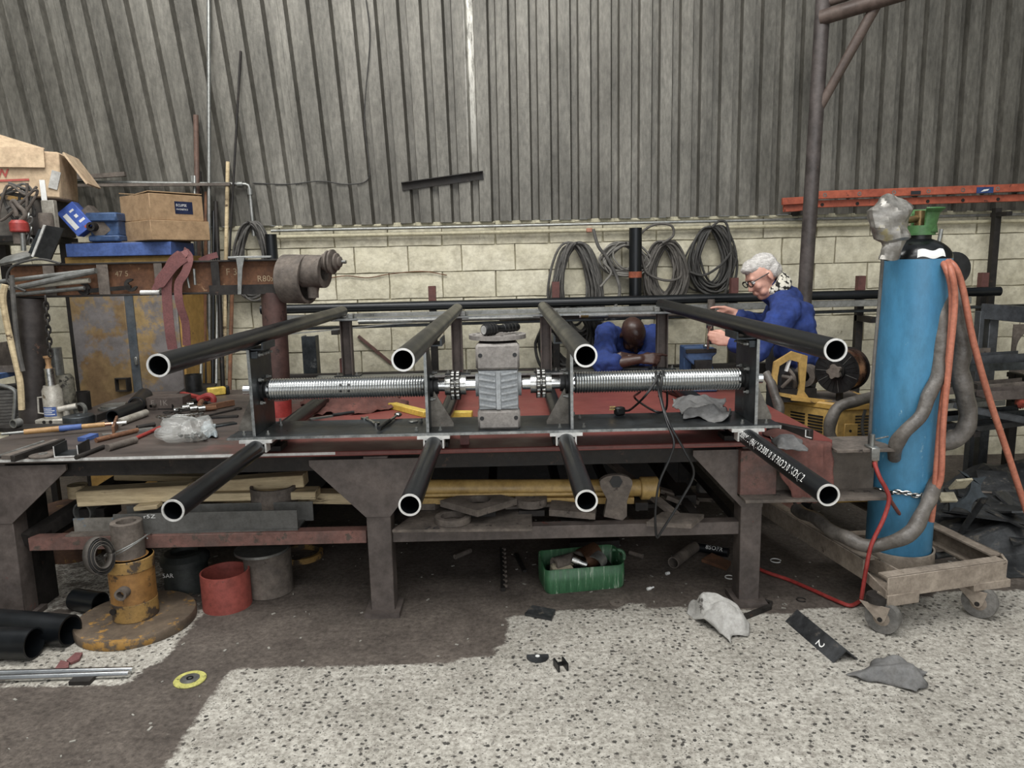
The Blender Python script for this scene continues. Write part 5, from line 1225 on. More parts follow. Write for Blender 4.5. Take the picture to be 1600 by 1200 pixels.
mb.prism(pol, -sax*.025, origin=spc-sax*.01, ux=x_, uy=y_); mb.build('star_knob', m_dust, spo)
for i in range(22):
    a = 2*PI*i/22; d = x_*math.cos(a)+y_*math.sin(a); mb = MB(); mb.bar(spc+d*.05-sax*.001, spc+d*(Rs-.006)-sax*.001, .002, .002, up=sax); mb.build('flange_rib', m_galv if i % 4 == 0 else m_black, spo)
mb = MB(); mb.cyl(spc+sax*.05, V((spc.x+sax.x*.05, spc.y+sax.y*.05, zw1+.005)), .018, n=12); mb.build('spool_stand', m_dark, weld)
# yellow feeder bracket (open arch)
yb_ = yw0+.12
pts_o = [(1207, 588), (1210, 566), (1238, 549), (1262, 556), (1257, 612), (1270, 630), (1216, 618)]
pts_i = [(1215, 590), (1218, 572), (1234, 562), (1248, 566), (1250, 600), (1246, 618), (1214, 613)]
O = [P(a, b_, y=yb_) for a, b_ in pts_o]; I_ = [P(a, b_, y=yb_) for a, b_ in pts_i]
mb = MB(); n = len(O); va = [[mb.bm.verts.new(p+V((0, dy, 0))) for p in Q] for dy in (0, .018) for Q in (O, I_)]
mb.skin(va[0], va[1]); mb.skin(va[2], va[3]); mb.skin(va[0], va[2]); mb.skin(va[1], va[3]); mb.build('feeder_bracket', m_yellow, weld, smooth=False)
mb = MB(); a, b_ = P(1236, 622, y=yb_), P(1330, 632, y=yb_-.05); mb.bar(a, b_, .02, .022); mb.build('feeder_rail', mat('chipped_yellow', '#b98d2b', '#c79a35', .55, 0, 5, .05, spot='#3c3029', spot_at=.56, spot_scale=7), weld)
c = P(1240, 596, y=yb_+.08); mb = MB(); mb.cyl(c-V((.02, 0, 0)), c+V((.07, .06, 0)), .055, n=24); mb.build('feed_motor', m_dark, weld)
c = P(1256, 588, y=yb_+.06); mb = MB(); mb.pipe(c, c+V((.05, .05, 0)), .06, .03, 24); mb.build('motor_ring', m_dust, weld)
for i, (a, b_) in enumerate((((1222, 605), (1238, 585)), ((1222, 588), (1244, 604)), ((1230, 575), (1240, 612)))):
    mb = MB(); mb.tube(spline([P(*a, y=yb_+.03), P((a[0]+b_[0])/2+6, (a[1]+b_[1])/2-4, y=yb_+.0), P(*b_, y=yb_+.04)], 5), .010, 8); mb.build('feed_part', m_dust, weld)
mb = MB(); a, b_ = P(1228, 580, y=yb_+.02), P(1236, 556, y=yb_+.02); mb.bar(a, b_, .02, .012); mb.build('white_lever', m_white, weld)
for p in ((P(1228, 630, y=yb_+.1)),): 
    mb = MB(); mb.box((p.x+.03, yb_+.08, (zw1+P(1240, 610, y=yb_).z)/2), (.2, .14, P(1240, 610, y=yb_).z-zw1+.01)); mb.build('feeder_base', m_dark, weld)
# lower yellow tank between trolley rails
p0, p1 = P(1250, 760, y=3.72), P(1356, 760, y=3.72)
# ---- hoses and sleeves
def hose(name, px, r, m_, label, n=10, k=7, rad=None, wob=0.):
    pts = spline([P(a, b_, y=y) for a, b_, y in px], k)
    if wob:
        pts = [p+V((noise.noise(p*9)*wob, noise.noise(p*9+V((5, 0, 0)))*wob, noise.noise(p*9+V((0, 9, 0)))*wob)) for p in pts]
        rad = [r*(1+.22*noise.noise(p*14+V((3, 3, 0)))) for p in pts]
    mb = MB(); mb.tube(pts, r, n, rad=rad); return solo(mb, name, m_, label, 'hose', ang=60)
yo = gy_-.16
hose('orange_hose', [(1466, 404, yo+.1), (1478, 420, yo), (1487, 460, yo), (1484, 540, yo), (1471, 640, yo), (1464, 720, yo), (1458, 790, yo), (1455, 815, yo)], .0125, m_hose, 'orange hose looped over the cylinder falling straight beside it, left strand')
hose('orange_hose', [(1474, 402, yo+.1), (1486, 422, yo-.02), (1492, 470, yo-.02), (1484, 560, yo-.02), (1474, 660, yo-.02), (1471, 740, yo-.02), (1465, 762, yo-.01)], .0125, m_hose, 'orange hose hanging just right of the left orange strand beside the cylinder')
hose('orange_hose', [(1470, 403, yo+.12), (1490, 415, yo+.02), (1504, 450, yo+.02), (1520, 530, yo+.02), (1545, 620, yo+.04), (1575, 710, yo+.06), (1608, 810, yo+.08), (1640, 900, yo+.1)], .0135, m_hose, 'orange hose slanting away to the right edge of the photo')
hose('vinyl_sleeve', [(1462, 420, gy_+.05), (1470, 470, gy_-.08), (1471, 530, gy_-.12), (1462, 590, gy_-.14), (1448, 630, gy_-.17), (1425, 665, gy_-.18), (1405, 690, gy_-.16), (1398, 716, gy_-.1)], .029, m_sleeve, 'grey vinyl sleeved torch lead crossing in front of the blue cylinder', wob=.012, n=12)
hose('vinyl_sleeve', [(1488, 425, gy_), (1498, 480, gy_-.06), (1502, 540, gy_-.06), (1500, 575, gy_-.06), (1510, 620, gy_-.06), (1512, 650, gy_-.06), (1502, 678, gy_-.06), (1480, 692, gy_-.04), (1460, 688, gy_-.02), (1452, 670, gy_+.0)], .038, m_sleeve, 'thick grey vinyl sleeve hanging in a loop right of the orange hoses', wob=.012, n=12)
hose('vinyl_sleeve', [(1478, 690, gy_), (1462, 720, gy_-.05), (1455, 770, gy_-.16), (1440, 805, gy_-.22), (1410, 840, gy_-.25), (1370, 853, gy_-.2), (1320, 840, gy_-.1), (1280, 815, gy_+.05), (1245, 795, gy_+.25)], .029, m_sleeve, 'grey vinyl sleeve passing low round the foot of the blue cylinder', wob=.012, n=12)
hose('vinyl_sleeve', [(1362, 622, yw0-.06), (1335, 628, yw0-.08), (1308, 640, yw0-.1), (1295, 660, yw0-.1), (1297, 685, yw0-.1), (1308, 702, yw0-.08), (1322, 712, yw0-.0)], .028, m_sleeve, 'grey vinyl sleeve arching over the top of the yellow welder', wob=.012, n=12)
hose('vinyl_sleeve', [(1196, 585, 3.95), (1208, 605, 3.9), (1217, 635, 3.86), (1216, 655, 3.84)], .026, m_sleeve, 'short grey sleeve drooping left of the yellow welder', wob=.012, n=12)
hose('black_cable', [(1379, 405, gy_-.14), (1374, 470, gy_-.1), (1366, 560, gy_-.12), (1361, 640, gy_-.12), (1358, 700, gy_-.08)], .007, m_cable2, 'thin grey hose running down the left side of the blue cylinder')
hose('black_cable', [(1352, 640, yw0-.04), (1347, 665, yw0-.05), (1352, 690, yw0-.04), (1360, 705, yw0-.02)], .008, m_cable2, 'thin grey cable hanging across the right louvres of the welder')
hose('red_cable', [(1366, 722, 3.0), (1374, 745, 2.98), (1385, 765, 2.98), (1389, 782, 2.98), (1380, 812, 2.98), (1362, 850, 2.98), (1354, 885, 2.98), (1346, 935, 2.98)], .009, m_redp, 'red cable hanging from the earth clamp to the floor in front of the cylinder')
pf = [P(a, b_, z=.012) for a, b_ in ((1346, 937), (1330, 946), (1310, 940), (1270, 922), (1230, 905), (1195, 893), (1170, 880))]
mb = MB(); mb.tube(spline(pf, 6), .009, 8); solo(mb, 'red_cable', m_redp, 'red cable running along the floor past the right bench leg', 'cable')
hose('copper_hose', [(1389, 778, 3.0), (1398, 792, 3.05), (1412, 812, 3.1), (1425, 828, 3.15), (1438, 833, 3.2), (1444, 822, 3.25)], .008, mat('brown_red_hose', '#7a3f2e', '#935040', .5, 0, 12, .05), 'brown red hose crossing the foot of the blue cylinder')
# regulator-like black case on rear wall bracket behind cylinder
p = P(1462, 420, y=gy_+.35)
rg = thing('black_wire_feeder', 'black rounded casing with levers half hidden behind the blue cylinder', 'machine', (p.x, gy_+.3, 1.0))
mb = MB(); mb.cyl((p.x-.0, gy_+.2, p.z), (p.x, gy_+.34, p.z), .078, n=28); mb.box((p.x-.12, gy_+.27, p.z-.25), (.14, .14, .5)); mb.build('casing', m_black, rg, bevel=.004)['kind'] = 'stuff'
mb = MB(); q = P(1463, 388, y=gy_+.2); mb.ball(q, (.035, .03, .028), 14, 8); mb.build('knob', m_black, rg)
for A, B in (((1448, 385), (1449, 330)), ((1466, 384), (1471, 358))):
    mb = MB(); mb.cyl(P(*A, y=gy_+.22), P(*B, y=gy_+.22), .009, n=10); mb.build('lever', m_galv, rg)
mb = MB(); mb.box((p.x-.13, gy_+.27, (p.z-.5)/2+.1), (.1, .1, p.z-.5-.2)); mb.build('stand', m_dark, rg)
# ---- H beam at the right end of the bench with earth clamp, rags
yh = 3.05
h0, h1 = P(1165, 705, y=yh), P(1396, 705, y=yh); zt2 = P(1340, 706, y=yh).z; zb2 = P(1340, 780, y=yh).z
hbm = thing('beam_offcut', 'wide grey brown H beam offcut fixed under the right end of the bench', 'beam', ((h0.x+h1.x)/2, yh+.1, zb2))
zt2 = min(zt2, T-.024)
mb = MB(); mb.box(((h0.x+h1.x)/2-.01, yh+.12, (zt2+zb2)/2), (h1.x-h0.x-.02, .012, zt2-zb2)); wb_ = mb.build('web', mat('beam_web', '#5a5148', '#776c60', .6, .15, 4, .1, spot='#7a4a40', spot_at=.62, spot_scale=4), hbm)
fx0 = P(1292, 705, y=yh).x
mb = MB(); mb.box(((1.395+h1.x)/2, yh+.10, zt2+.008), (h1.x-1.395+.01, .24, .014)); mb.build('top_flange', m_dust, hbm, bevel=.002)
mb = MB(); mb.box(((h0.x+h1.x)/2, yh+.10, zb2+.005), (h1.x-h0.x, .24, .014)); mb.build('bottom_flange', m_dust, hbm, bevel=.002)
mb = MB(); mb.box(((h0.x+P(1222, 740, y=yh).x)/2, yh+.09, (zt2+zb2)/2), (P(1222, 740, y=yh).x-h0.x, .06, zt2-zb2)); mb.build('red_end_plate', m_rail, hbm, bevel=.002)
ec = P(1364, 704, y=yh-.01)
clp = thing('earth_clamp', 'small bright screw earth clamp gripping the flange of the H beam', 'clamp', (ec.x, yh, zt2))
mb = MB(); mb.cyl((ec.x, yh-.0, zt2+.018), (ec.x, yh-.0, zt2+.075), .010, n=12); mb.build('screw', m_galv, clp)
mb = MB(); mb.cyl((ec.x+.01, yh, zt2+.055), P(1388, 682, y=yh), .004, n=8); mb.build('tommy_bar', m_chrome, clp)
mb = MB(); mb.box((ec.x, yh-.03, zt2-.005), (.035, .014, .055)); mb.box((ec.x, yh+.0, zt2+.02), (.035, .07, .01)); mb.build('jaw', m_galv, clp, bevel=.002)['kind'] = 'stuff'
mb = MB(); mb.cyl((ec.x-.002, yh-.035, zt2-.03), (ec.x-.0, yh-.035, zt2-.06), .012, n=12); mb.build('lug', m_copper, clp)
# red brown rag over the bench corner
rg0 = [P(1205, 690, z=T+.002), P(1285, 690, z=T+.002)]
def drape(u, v):
    # from the bench top over the front edge and down
    x = P(1215, 700, y=3.05).x+(.235)*u+.02*v; L_ = .42*v
    if L_ < .15: y, z = 3.25-L_, T+.010+.02*math.sin(5*u)*(1-v)
    else: y, z = 3.09-.02*(L_-.15), T+.008-(L_-.15)*(1.0 if u > .35 else .55+.45*u/.35)
    n = noise.noise(V((u*5, v*6, 2))); return V((x+.015*n, y-.028*abs(noise.noise(V((u*7, v*2, 5))))-.02*(L_ > .15), z+.004*n))
mb = MB(); mb.grid(drape, 26, 26); o = mb.build('red_rag', m_clothred, None, ang=180, flip=False); tag(o, 'faded red brown rag hanging over the right front corner of the bench', 'rag'); s_ = o.modifiers.new('thickness', 'SOLIDIFY'); s_.thickness = .003; s_.offset = 1
rag('grey_glove', patch([(1200, 684), (1250, 690), (1262, 708), (1215, 704)], T, .03, ph=.5), 'crumpled grey glove lying beside the red rag at the right bench corner', m_cloth, cat='glove', amp=.025, seed=8, freq=9, nu=30, nv=22)
a, b_ = P(1200, 668, z=T+.02), P(1268, 682, z=T+.02)
mb = MB(); mb.bar((a.x, a.y, T+.026), (b_.x, b_.y, T+.026), .03, .05); o = solo(mb, 'black_angle_strip', m_dark, 'black strip with two white chalk ticks lying on the right end of the bench', 'bar', bevel=.003)
for t in (.35, .92):
    c = V((a.x, a.y, T+.03)).lerp(V((b_.x, b_.y, T+.03)), t); d = (b_-a).normalized(); n_ = V((d.y, -d.x, 0)); n_ = n_ if n_.y < 0 else -n_
    mb = MB(); q = c+n_*.0165; mb.bar(q+V((0, 0, .018)), q+V((0, 0, -.012)), .004, .002, up=n_); mb.bar(q+V((0, 0, -.012)), q+V((0, 0, -.012))+d*.03, .004, .002, up=n_); mb.build('chalk_tick', m_white, o)['kind'] = 'stuff'
# ---- vise on the bench, rear right
vp = P(1092, 575, y=4.42)
vise = thing('bench_vise', 'blue bench vise at the rear right of the bench before the old man', 'vise', (vp.x, 4.45, T))
zj = P(1092, 545, y=4.35).z
mb = MB(); mb.box((vp.x, 4.5, T+.03), (.2, .3, .06)); mb.build('base', m_viseblue, vise, bevel=.01)
mb = MB(); mb.prism([(-.095, zj-.055), (-.095, zj), (.085, zj), (.085, zj-.03), (.06, zj-.05), (.06, zj-.10), (.08, zj-.15), (.08, T+.06), (-.045, T+.06), (-.045, zj-.10)], (0, .09, 0), origin=(vp.x, 4.34, 0)); mb.build('front_jaw', m_viseblue, vise, bevel=.006)
mb = MB(); mb.box((vp.x-.0, 4.53, (zj+T+.06)/2), (.16, .12, zj-T-.06)); mb.build('rear_jaw', m_viseblue, vise, bevel=.006)
mb = MB(); mb.box((vp.x-.01, 4.34, zj-.012), (.18, .02, .024)); mb.box((vp.x, 4.36, zj-.1), (.1, .1, .07)); mb.build('jaw_plate', m_dark, vise, bevel=.002)['kind'] = 'stuff'
mb = MB(); mb.ball((P(1103, 543, y=4.38).x, 4.38, zj+.012), (.018, .018, .014), 12, 8); mb.build('work_bolt', m_chrome, vise)
p = P(1110, 470, y=4.6); q = P(1108, 487, y=4.6)
wz = thing('worked_tube', 'upright brown tube stub held by the old man above the vise', 'tube', (p.x, 4.58, zj))
mb = MB(); mb.cyl((p.x, 4.58, P(1108, 500, y=4.58).z), (p.x, 4.58, P(1108, 468, y=4.58).z), .022, n=18); mb.build('stub', m_dust, wz)
mb = MB(); mb.cyl((p.x+.01, 4.58, zj), (p.x, 4.58, P(1108, 500, y=4.58).z), .014, n=12); mb.build('spindle', m_dark, wz)
# ---- steel racks and profiles on the far right
yr = 4.85
def hsec(name, A, B, yy, hgt, dep, m_, label, y2=None):
    a, b_ = P(*A, y=yy), P(*B, y=y2 or yy); mb = MB(); mb.bar(a, b_, dep, .008); 
    mb.bar(a+V((0, 0, hgt/2)), b_+V((0, 0, hgt/2)), dep, .008); mb.bar(a-V((0, 0, hgt/2)), b_-V((0, 0, hgt/2)), dep, .008); mb.bar(a, b_, .008, hgt); solo(mb, name, m_, label, 'section', smooth=False, kind_=None) if False else None
    o = mb.build(name, m_, None, smooth=False); return tag(o, label, 'section')
m_rackg = mat('rack_grey_steel', '#3f4246', '#565a5f', .5, .5, 6, .05)
rk = thing('side_rack', 'grey steel side rack of channels standing at the right behind the hoses', 'rack', P(1530, 700, y=yr))
rk.location.z = 0
p = P(1540, 520, y=yr); zhi = P(1540, 486, y=yr).z
for px in (1528, 1547): 
    mb = MB(); x = P(px, 530, y=yr).x; mb.box((x, yr, zhi/2), (.03 if px == 1528 else .06, .06, zhi)); mb.build('upright', m_rackg, rk, bevel=.002)
mb = MB(); a, b_ = P(1534, 486, y=yr), P(1700, 500, y=yr-.5); mb.bar(a, b_, .03, .10); mb.build('arm', m_rackg, rk, bevel=.002)
mb = MB(); a, b_ = P(1452, 551, y=yr-.06), P(1546, 549, y=yr-.06); mb.bar(a, b_, .02, .045); mb.build('cross_hook', m_dust, rk)
p_ = P(1585, 540, y=yr+.1)
mb = MB(); c0_ = P(1620, 545, y=yr+.1); pol = [];
sq = .17; n = 40
for i in range(n):
    a = 2*PI*i/n; k = sq/max(abs(math.cos(a)), abs(math.sin(a))); pol.append((k*math.cos(a), k*math.sin(a)))
mb.prism(pol, (0, .01, 0), origin=c0_, holes=(0, 0, .14)); mb.build('holed_plate', m_dust, rk, smooth=False)
for i, (A, B, yy, hh_, mm, lab_) in enumerate((
        ((1455, 571), (1600, 562), 4.55, .05, m_rackg, 'grey channel, topmost of the profiles stacked on the right side rack'),
        ((1450, 580), (1640, 573), 4.45, .045, m_plate, 'long blue grey channel second from top on the right side rack'),
        ((1450, 615), (1640, 600), 4.4, .04, m_dust, 'dusty brown section third down on the right side rack'),
        ((1535, 622), (1640, 618), 4.2, .05, m_leg, 'short brown section lying forward on the right side rack'),
        ((1455, 636), (1560, 630), 4.35, .03, m_galv, 'pale bundle of strips behind the vinyl loop on the right'),
        ((1500, 640), (1660, 672), 4.1, .03, m_rackg, 'dark angle slanting forward to the right edge, right side rack'),
        ((1455, 656), (1600, 644), 4.3, .03, m_plate, 'dark section under the pale strips on the right side rack'),
        ((1470, 676), (1640, 655), 4.2, .03, m_scrap, 'lowest dark section of the right side rack'))):
    a, b_ = P(*A, y=yy), P(*B, y=yy); mb = MB(); mb.bar(a, b_, .12, .006); mb.bar(a+V((0, -.06, hh_/2)), b_+V((0, -.06, hh_/2)), .006, hh_); mb.bar(a+V((0, .06, hh_/2)), b_+V((0, .06, hh_/2)), .006, hh_)
    o = mb.build('steel_section', mm, None, smooth=False); tag(o, lab_, 'bar', 'profiles on the right side rack'); o['kind'] = 'thing'; del o['kind']
for px, pz in ((1465, 690), (1590, 690)):
    mb = MB(); x = P(px, 640, y=4.5).x; zt3 = P(px, 585, y=4.5).z; mb.box((x, 4.55, zt3/2), (.05, .05, zt3)); mb.build('upright', m_dark, rk)
    for zz in (P(px, 585, y=4.4).z-.03, P(px, 622, y=4.4).z-.03, P(px, 660, y=4.3).z-.03):
        mb = MB(); mb.box((x, 4.35, zz), (.04, .5, .03)); mb.build('shelf_arm', m_dark, rk)
rag('orange_cloth_scrap', patch([(1583, 625), (1612, 622), (1612, 640), (1590, 640)], P(1590, 640, y=4.2).z-.02, .03), 'small orange red scrap lying on the sections at the right edge', mat('orange_red', '#b5452f', '#c9583f', .8, 0, 9, .2), cat='rag', amp=.02)
# ---- scrap pile on the right
pile = [(1490, 760), (1620, 760)]
def mound(u, v):
    x = 2.30+2.9*u; y = 3.35+1.05*v; h = .34*min(1, 3*v)*(1 if v < .8 else 1)*min(1, (u+.02)*5)
    h *= .75+.25*math.sin(u*7+v*5); return V((x, y, .004+max(0, h*.9+.08*noise.noise(V((x*5, y*5, 0)))*min(1, v*6)*min(1, u*8))))
mb = MB(); mb.grid(mound, 46, 26); o = mb.build('scrap_heap', m_scrap, None, smooth=False, flip=False); tag(o, 'heap of small black steel scrap under the side rack at the right', 'scrap', kind='stuff')
rs = random.Random(11)
def hz_(x, y):
    u, v = (x-2.30)/2.9, (y-3.35)/1.05
    return mound(max(0, min(1, u)), max(0, min(1, v))).z if 0 <= u <= 1 and 0 <= v <= 1 else .0
def scrap_plate(c, sx_, sy_, th, rz, tilt, label, m_=m_scrap, poly=None, nm='scrap_plate'):
    q = Rz(rz) @ Rx(tilt[0]) @ Ry(tilt[1]); mb = MB()
    pol = poly or [(-sx_/2, -sy_/2), (sx_/2, -sy_/2), (sx_/2, sy_/2), (-sx_/2, sy_/2)]
    mb.prism(pol, q @ V((0, 0, th)), origin=c, ux=q @ V((1, 0, 0)), uy=q @ V((0, 1, 0))); return solo(mb, nm, m_, label, 'plate', 'steel offcuts on the right scrap heap', smooth=False)
def sp_at(px, py, h=.1): p = P(px, py, z=h); return V((p.x, p.y, max(hz_(p.x, p.y)+.02, .02)))
def tri(*p): return list(p)
items = [
 ((1512, 822, .05), .36, .22, .012, .1, (0.12, .05), [(-.26, -.05), (.14, -.10), (.16, .16), (.05, .14)], 'pointed black plate offcut lying nearest the orange hoses on the scrap heap'),
 ((1545, 840, .03), .42, .20, .014, -.75, (.1, -.05), None, 'long black rectangular plate at the front foot of the scrap heap'),
 ((1570, 800, .12), .38, .20, .012, .35, (.25, .1), None, 'black plate with a bright front edge tilted in the middle of the scrap heap'),
 ((1575, 742, .34), .60, .16, .02, -.15, (.3, .05), None, 'broad black plate high on the back of the scrap heap'),
 ((1520, 735, .36), .42, .22, .012, .1, (.5, .0), [(-.22, -.02), (.1, -.12), (.24, .12), (-.05, .08)], 'curved pointed black offcut high on the left of the scrap heap'),
 ((1590, 820, .06), .3, .16, .012, .8, (.2, -.1), None, 'small black plate at the right front of the scrap heap'),
 ((1600, 780, .2), .3, .2, .012, .3, (.5, .2), None, 'tilted dark plate at the right edge of the scrap heap'),
 ((1560, 855, .02), .28, .12, .008, -.5, (.02, .02), None, 'thin dark plate flat on the floor before the scrap heap'),
 ((1585, 870, .02), .20, .1, .006, .4, (.02, .04), [(-.1, -.05), (.1, -.03), (.04, .06), (-.02, .02)], 'ragged thin offcut on the floor before the right end of the heap'),
 ((1480, 790, .15), .25, .14, .012, .3, (.4, -.2), None, 'dark plate half hidden behind the orange hoses on the heap'),
 ((1540, 765, .25), .3, .12, .012, -.4, (.3, .3), None, 'dark plate lying behind the star shaped offcut'),
]
for (px, py, h), sx_, sy_, th, rz_, tl, pol, lab_ in items:
    c = sp_at(px, py, h); scrap_plate(c, sx_, sy_, th, rz_, tl, lab_, poly=pol)
# star-shaped offcut
def star():
    def zz(x, z): q = P(1400+x/6, 680+z/6, y=3.45); return V((q.x, q.z, 0))
    def arc(p, q, bulge, n=8):
        d = q-p; nrm = V((-d.y, d.x, 0)).normalized(); return [p+d*(i/n)+nrm*(bulge*d.length*4*(i/n)*(1-i/n)) for i in range(n)]
    A, B, C, D, F, G, Hh_ = [zz(*k) for k in ((595, 335), (850, 390), (858, 580), (705, 730), (550, 672), (502, 718), (496, 622))]
    Mid = zz(690, 520); pts = []
    for p, q, bl in ((A, B, -.16), (B, C, -.30), (C, D, -.30), (D, F, -.08), (F, G, .0), (G, Hh_, -.06), (Hh_, Mid, -.22), (Mid, A, -.26)): pts += arc(p, q, bl)
    mb = MB(); mb.prism([(p.x, p.y) for p in pts], (.0, .014, .0), origin=(0, 3.45, 0)); return solo(mb, 'star_offcut', mat('blue_black_plate', '#414a52', '#545e66', .5, .5, 8, .05), 'star shaped blue black plate offcut standing on the scrap heap', 'plate', smooth=False)
star()
c = P(1501, 756, y=3.42); mb = MB(); q = Rz(.2) @ Rx(-.9); mb.box(c, (.09, .07, .012), q); o = solo(mb, 'pale_block', mat('cream_paint', '#b5ab8c', '#c8bfa2', .7, 0, 9, .05), 'cream rectangular plate with a dark hole lying before the star shaped offcut', 'plate')
mb = MB(); n_ = q @ V((0, 0, 1)); mb.cyl(c+n_*.004, c+n_*.0075, .011, n=14); mb.build('hole', m_black, o)
c = P(1480, 777, y=3.45); mb = MB(); mb.box(c, (.08, .05, .014), Rx(.7)); solo(mb, 'pale_block', MATS['cream_paint'], 'plain cream block lower left of the star shaped offcut', 'block')
c = P(1540, 722, y=3.85); mb = MB(); c.z = hz_(c.x, c.y)+.02; mb.box(c, (.16, .04, .02), Rx(.3) @ Ry(.05)); solo(mb, 'pale_strip', MATS['cream_paint'], 'pale strip high on the back of the scrap heap', 'strip')
a, b_ = P(1492, 846, z=.03), P(1540, 775, y=3.6); mb = MB(); mb.cyl(a, b_, .016, n=12); solo(mb, 'black_rod', m_scrap, 'black rod slanting from the floor up against the star shaped offcut', 'rod')
a, b_ = P(1465, 803, y=3.36), P(1503, 803, y=3.4); a.z = b_.z = .12; mb = MB(); mb.cyl(a, b_, .016, n=12); solo(mb, 'grey_pipe_stub', m_rackg, 'short grey pipe stub at the left front of the scrap heap', 'pipe')
for i in range(16):
    x = rs.uniform(2.5, 4.6); y = rs.uniform(3.5, 4.5)
    scrap_plate(V((x, y, hz_(x, y)+.02)), rs.uniform(.12, .4), rs.uniform(.06, .2), .01, rs.uniform(0, 3), (rs.uniform(-.5, .5), rs.uniform(-.5, .5)), 'one of the many alike flat black offcuts scattered over the scrap heap', m_=rs.choice((m_scrap, m_scrap, m_dark, m_dust)))
# ================================================================ UNDER THE BENCH AND ON THE SHELF
def sh(px, py, y): return P(px, py, y=y)
def beamwood(A, B, yy, h, d, label, y2=None, nm='timber_beam'):
    a, b_ = P(*A, y=yy), P(*B, y=y2 or yy); mb = MB(); mb.bar(a, b_, d, h); return solo(mb, nm, m_wood, label, 'timber', 'timbers on the bench shelf', bevel=.004)
beamwood((127, 776), (300, 766), 3.36, .075, .09, 'thick weathered timber at the left front of the timber stack on the shelf')
beamwood((262, 774), (497, 770), 3.42, .04, .1, 'lower right timber under the other timbers on the shelf')
beamwood((296, 760), (478, 748), 3.46, .06, .09, 'dark streaked timber on top at the right of the timber stack')
beamwood((320, 772), (560, 776), 3.52, .055, .09, 'long timber reaching behind the middle leg gusset', nm='timber_plank')
beamwood((182, 744), (330, 747), 3.62, .03, .06, 'thin round nosed timber at the back top of the stack')
beamwood((213, 793), (250, 789), 3.28, .022, .06, 'small pale timber wedge under the stack behind the channel')
p = P(122, 768, y=3.46); mb = MB(); mb.cyl((p.x, 3.46, P(122, 776, y=3.46).z), (p.x, 3.46, P(122, 757, y=3.46).z), .045, n=20); solo(mb, 'wooden_roller', m_wood, 'short round wooden block left of the timber stack', 'block')
# supports below the timbers: dark packers
for px, py, lab_ in ((165, 800, 'dark steel packer under the left of the timber stack'), (440, 795, 'dark steel packer under the right of the timber stack')):
    p = P(px, py, y=3.5); zt3 = P(px, 786, y=3.45).z; mb = MB(); mb.box((p.x, 3.46, (SH-.01+zt3)/2), (.12, .16, zt3-SH)); solo(mb, 'steel_packer', m_dark, lab_, 'block', bevel=.004)
# channel and blue angle on the rail
a, b_ = P(178, 815, y=3.2), P(465, 812, y=3.2); hc = P(300, 798, y=3.19).z-P(300, 829, y=3.19).z
zc_ = SH
ch = thing('steel_channel', 'long dark grey steel channel lying on the front shelf rail', 'channel', ((a.x+b_.x)/2, 3.24, SH))
mb = MB(); mb.box(((a.x+b_.x)/2, 3.2, SH+hc/2), (b_.x-a.x, .008, hc)); m_chn = mat('grey_channel_steel', '#50504d', '#64635f', .6, .2, 6, .05)
mb.build('front_flange', m_chn, ch, bevel=.001)
mb = MB(); mb.box(((a.x+b_.x)/2, 3.255, SH+.004), (b_.x-a.x, .13, .008)); mb.build('web', m_chn, ch)
mb = MB(); mb.box(((a.x+b_.x)/2+.02, 3.32, SH+hc/2), (b_.x-a.x+.04, .008, hc)); mb.build('rear_flange', m_chn, ch, bevel=.001)
p = P(222, 807, y=3.185); lettering('r5Z', .024, p, (1, 0, .05), (0, 0, 1), m_white, ch, 'chalk_mark', fn=lambda u, v: V((p.x+u*1.5, 3.194, p.z-.012+v)))
a, b_ = P(116, 812, y=3.23), P(182, 811, y=3.23)
ba = thing('blue_angle', 'angle iron end with chipped light blue paint left of the steel channel', 'angle', ((a.x+b_.x)/2, 3.2, SH))
m_ab = mat('chipped_light_blue', '#6f6a62', '#8a857c', .7, .2, 6, .1, spot='#4f8fb5', spot_at=.55, spot_scale=5)
mb = MB(); mb.box(((a.x+b_.x)/2, 3.225, SH+.035), (b_.x-a.x, .008, .07)); mb.build('upright_leg', m_ab, ba)
mb = MB(); mb.box(((a.x+b_.x)/2, 3.2, SH+.0045), (b_.x-a.x+.03, .05, .008)); mb.build('flat_leg', m_dust, ba)
p = P(135, 795, y=3.4); mb = MB(); mb.pipe((p.x, 3.36, SH+.05), (p.x+.03, 3.5, SH+.05), .05, .042, 24); solo(mb, 'bright_ring_tube', m_galv, 'bright rimmed tube end behind the blue painted angle', 'tube')
p = P(411, 785, y=3.26)
zr0 = SH+.01; mb = MB(); mb.pipe((p.x, 3.255, SH+hc*.0+.009), (p.x, 3.255, P(411, 769, y=3.2).z), .052 if False else .1, .088, 40)
mb.bm.free(); mb = MB(); mb.pipe((p.x, 3.42, SH+.0), (p.x, 3.42, P(411, 768, y=3.32).z), .108, .095, 40); solo(mb, 'large_steel_ring', m_dust, 'large dark steel ring standing behind the steel channel on the shelf', 'ring')
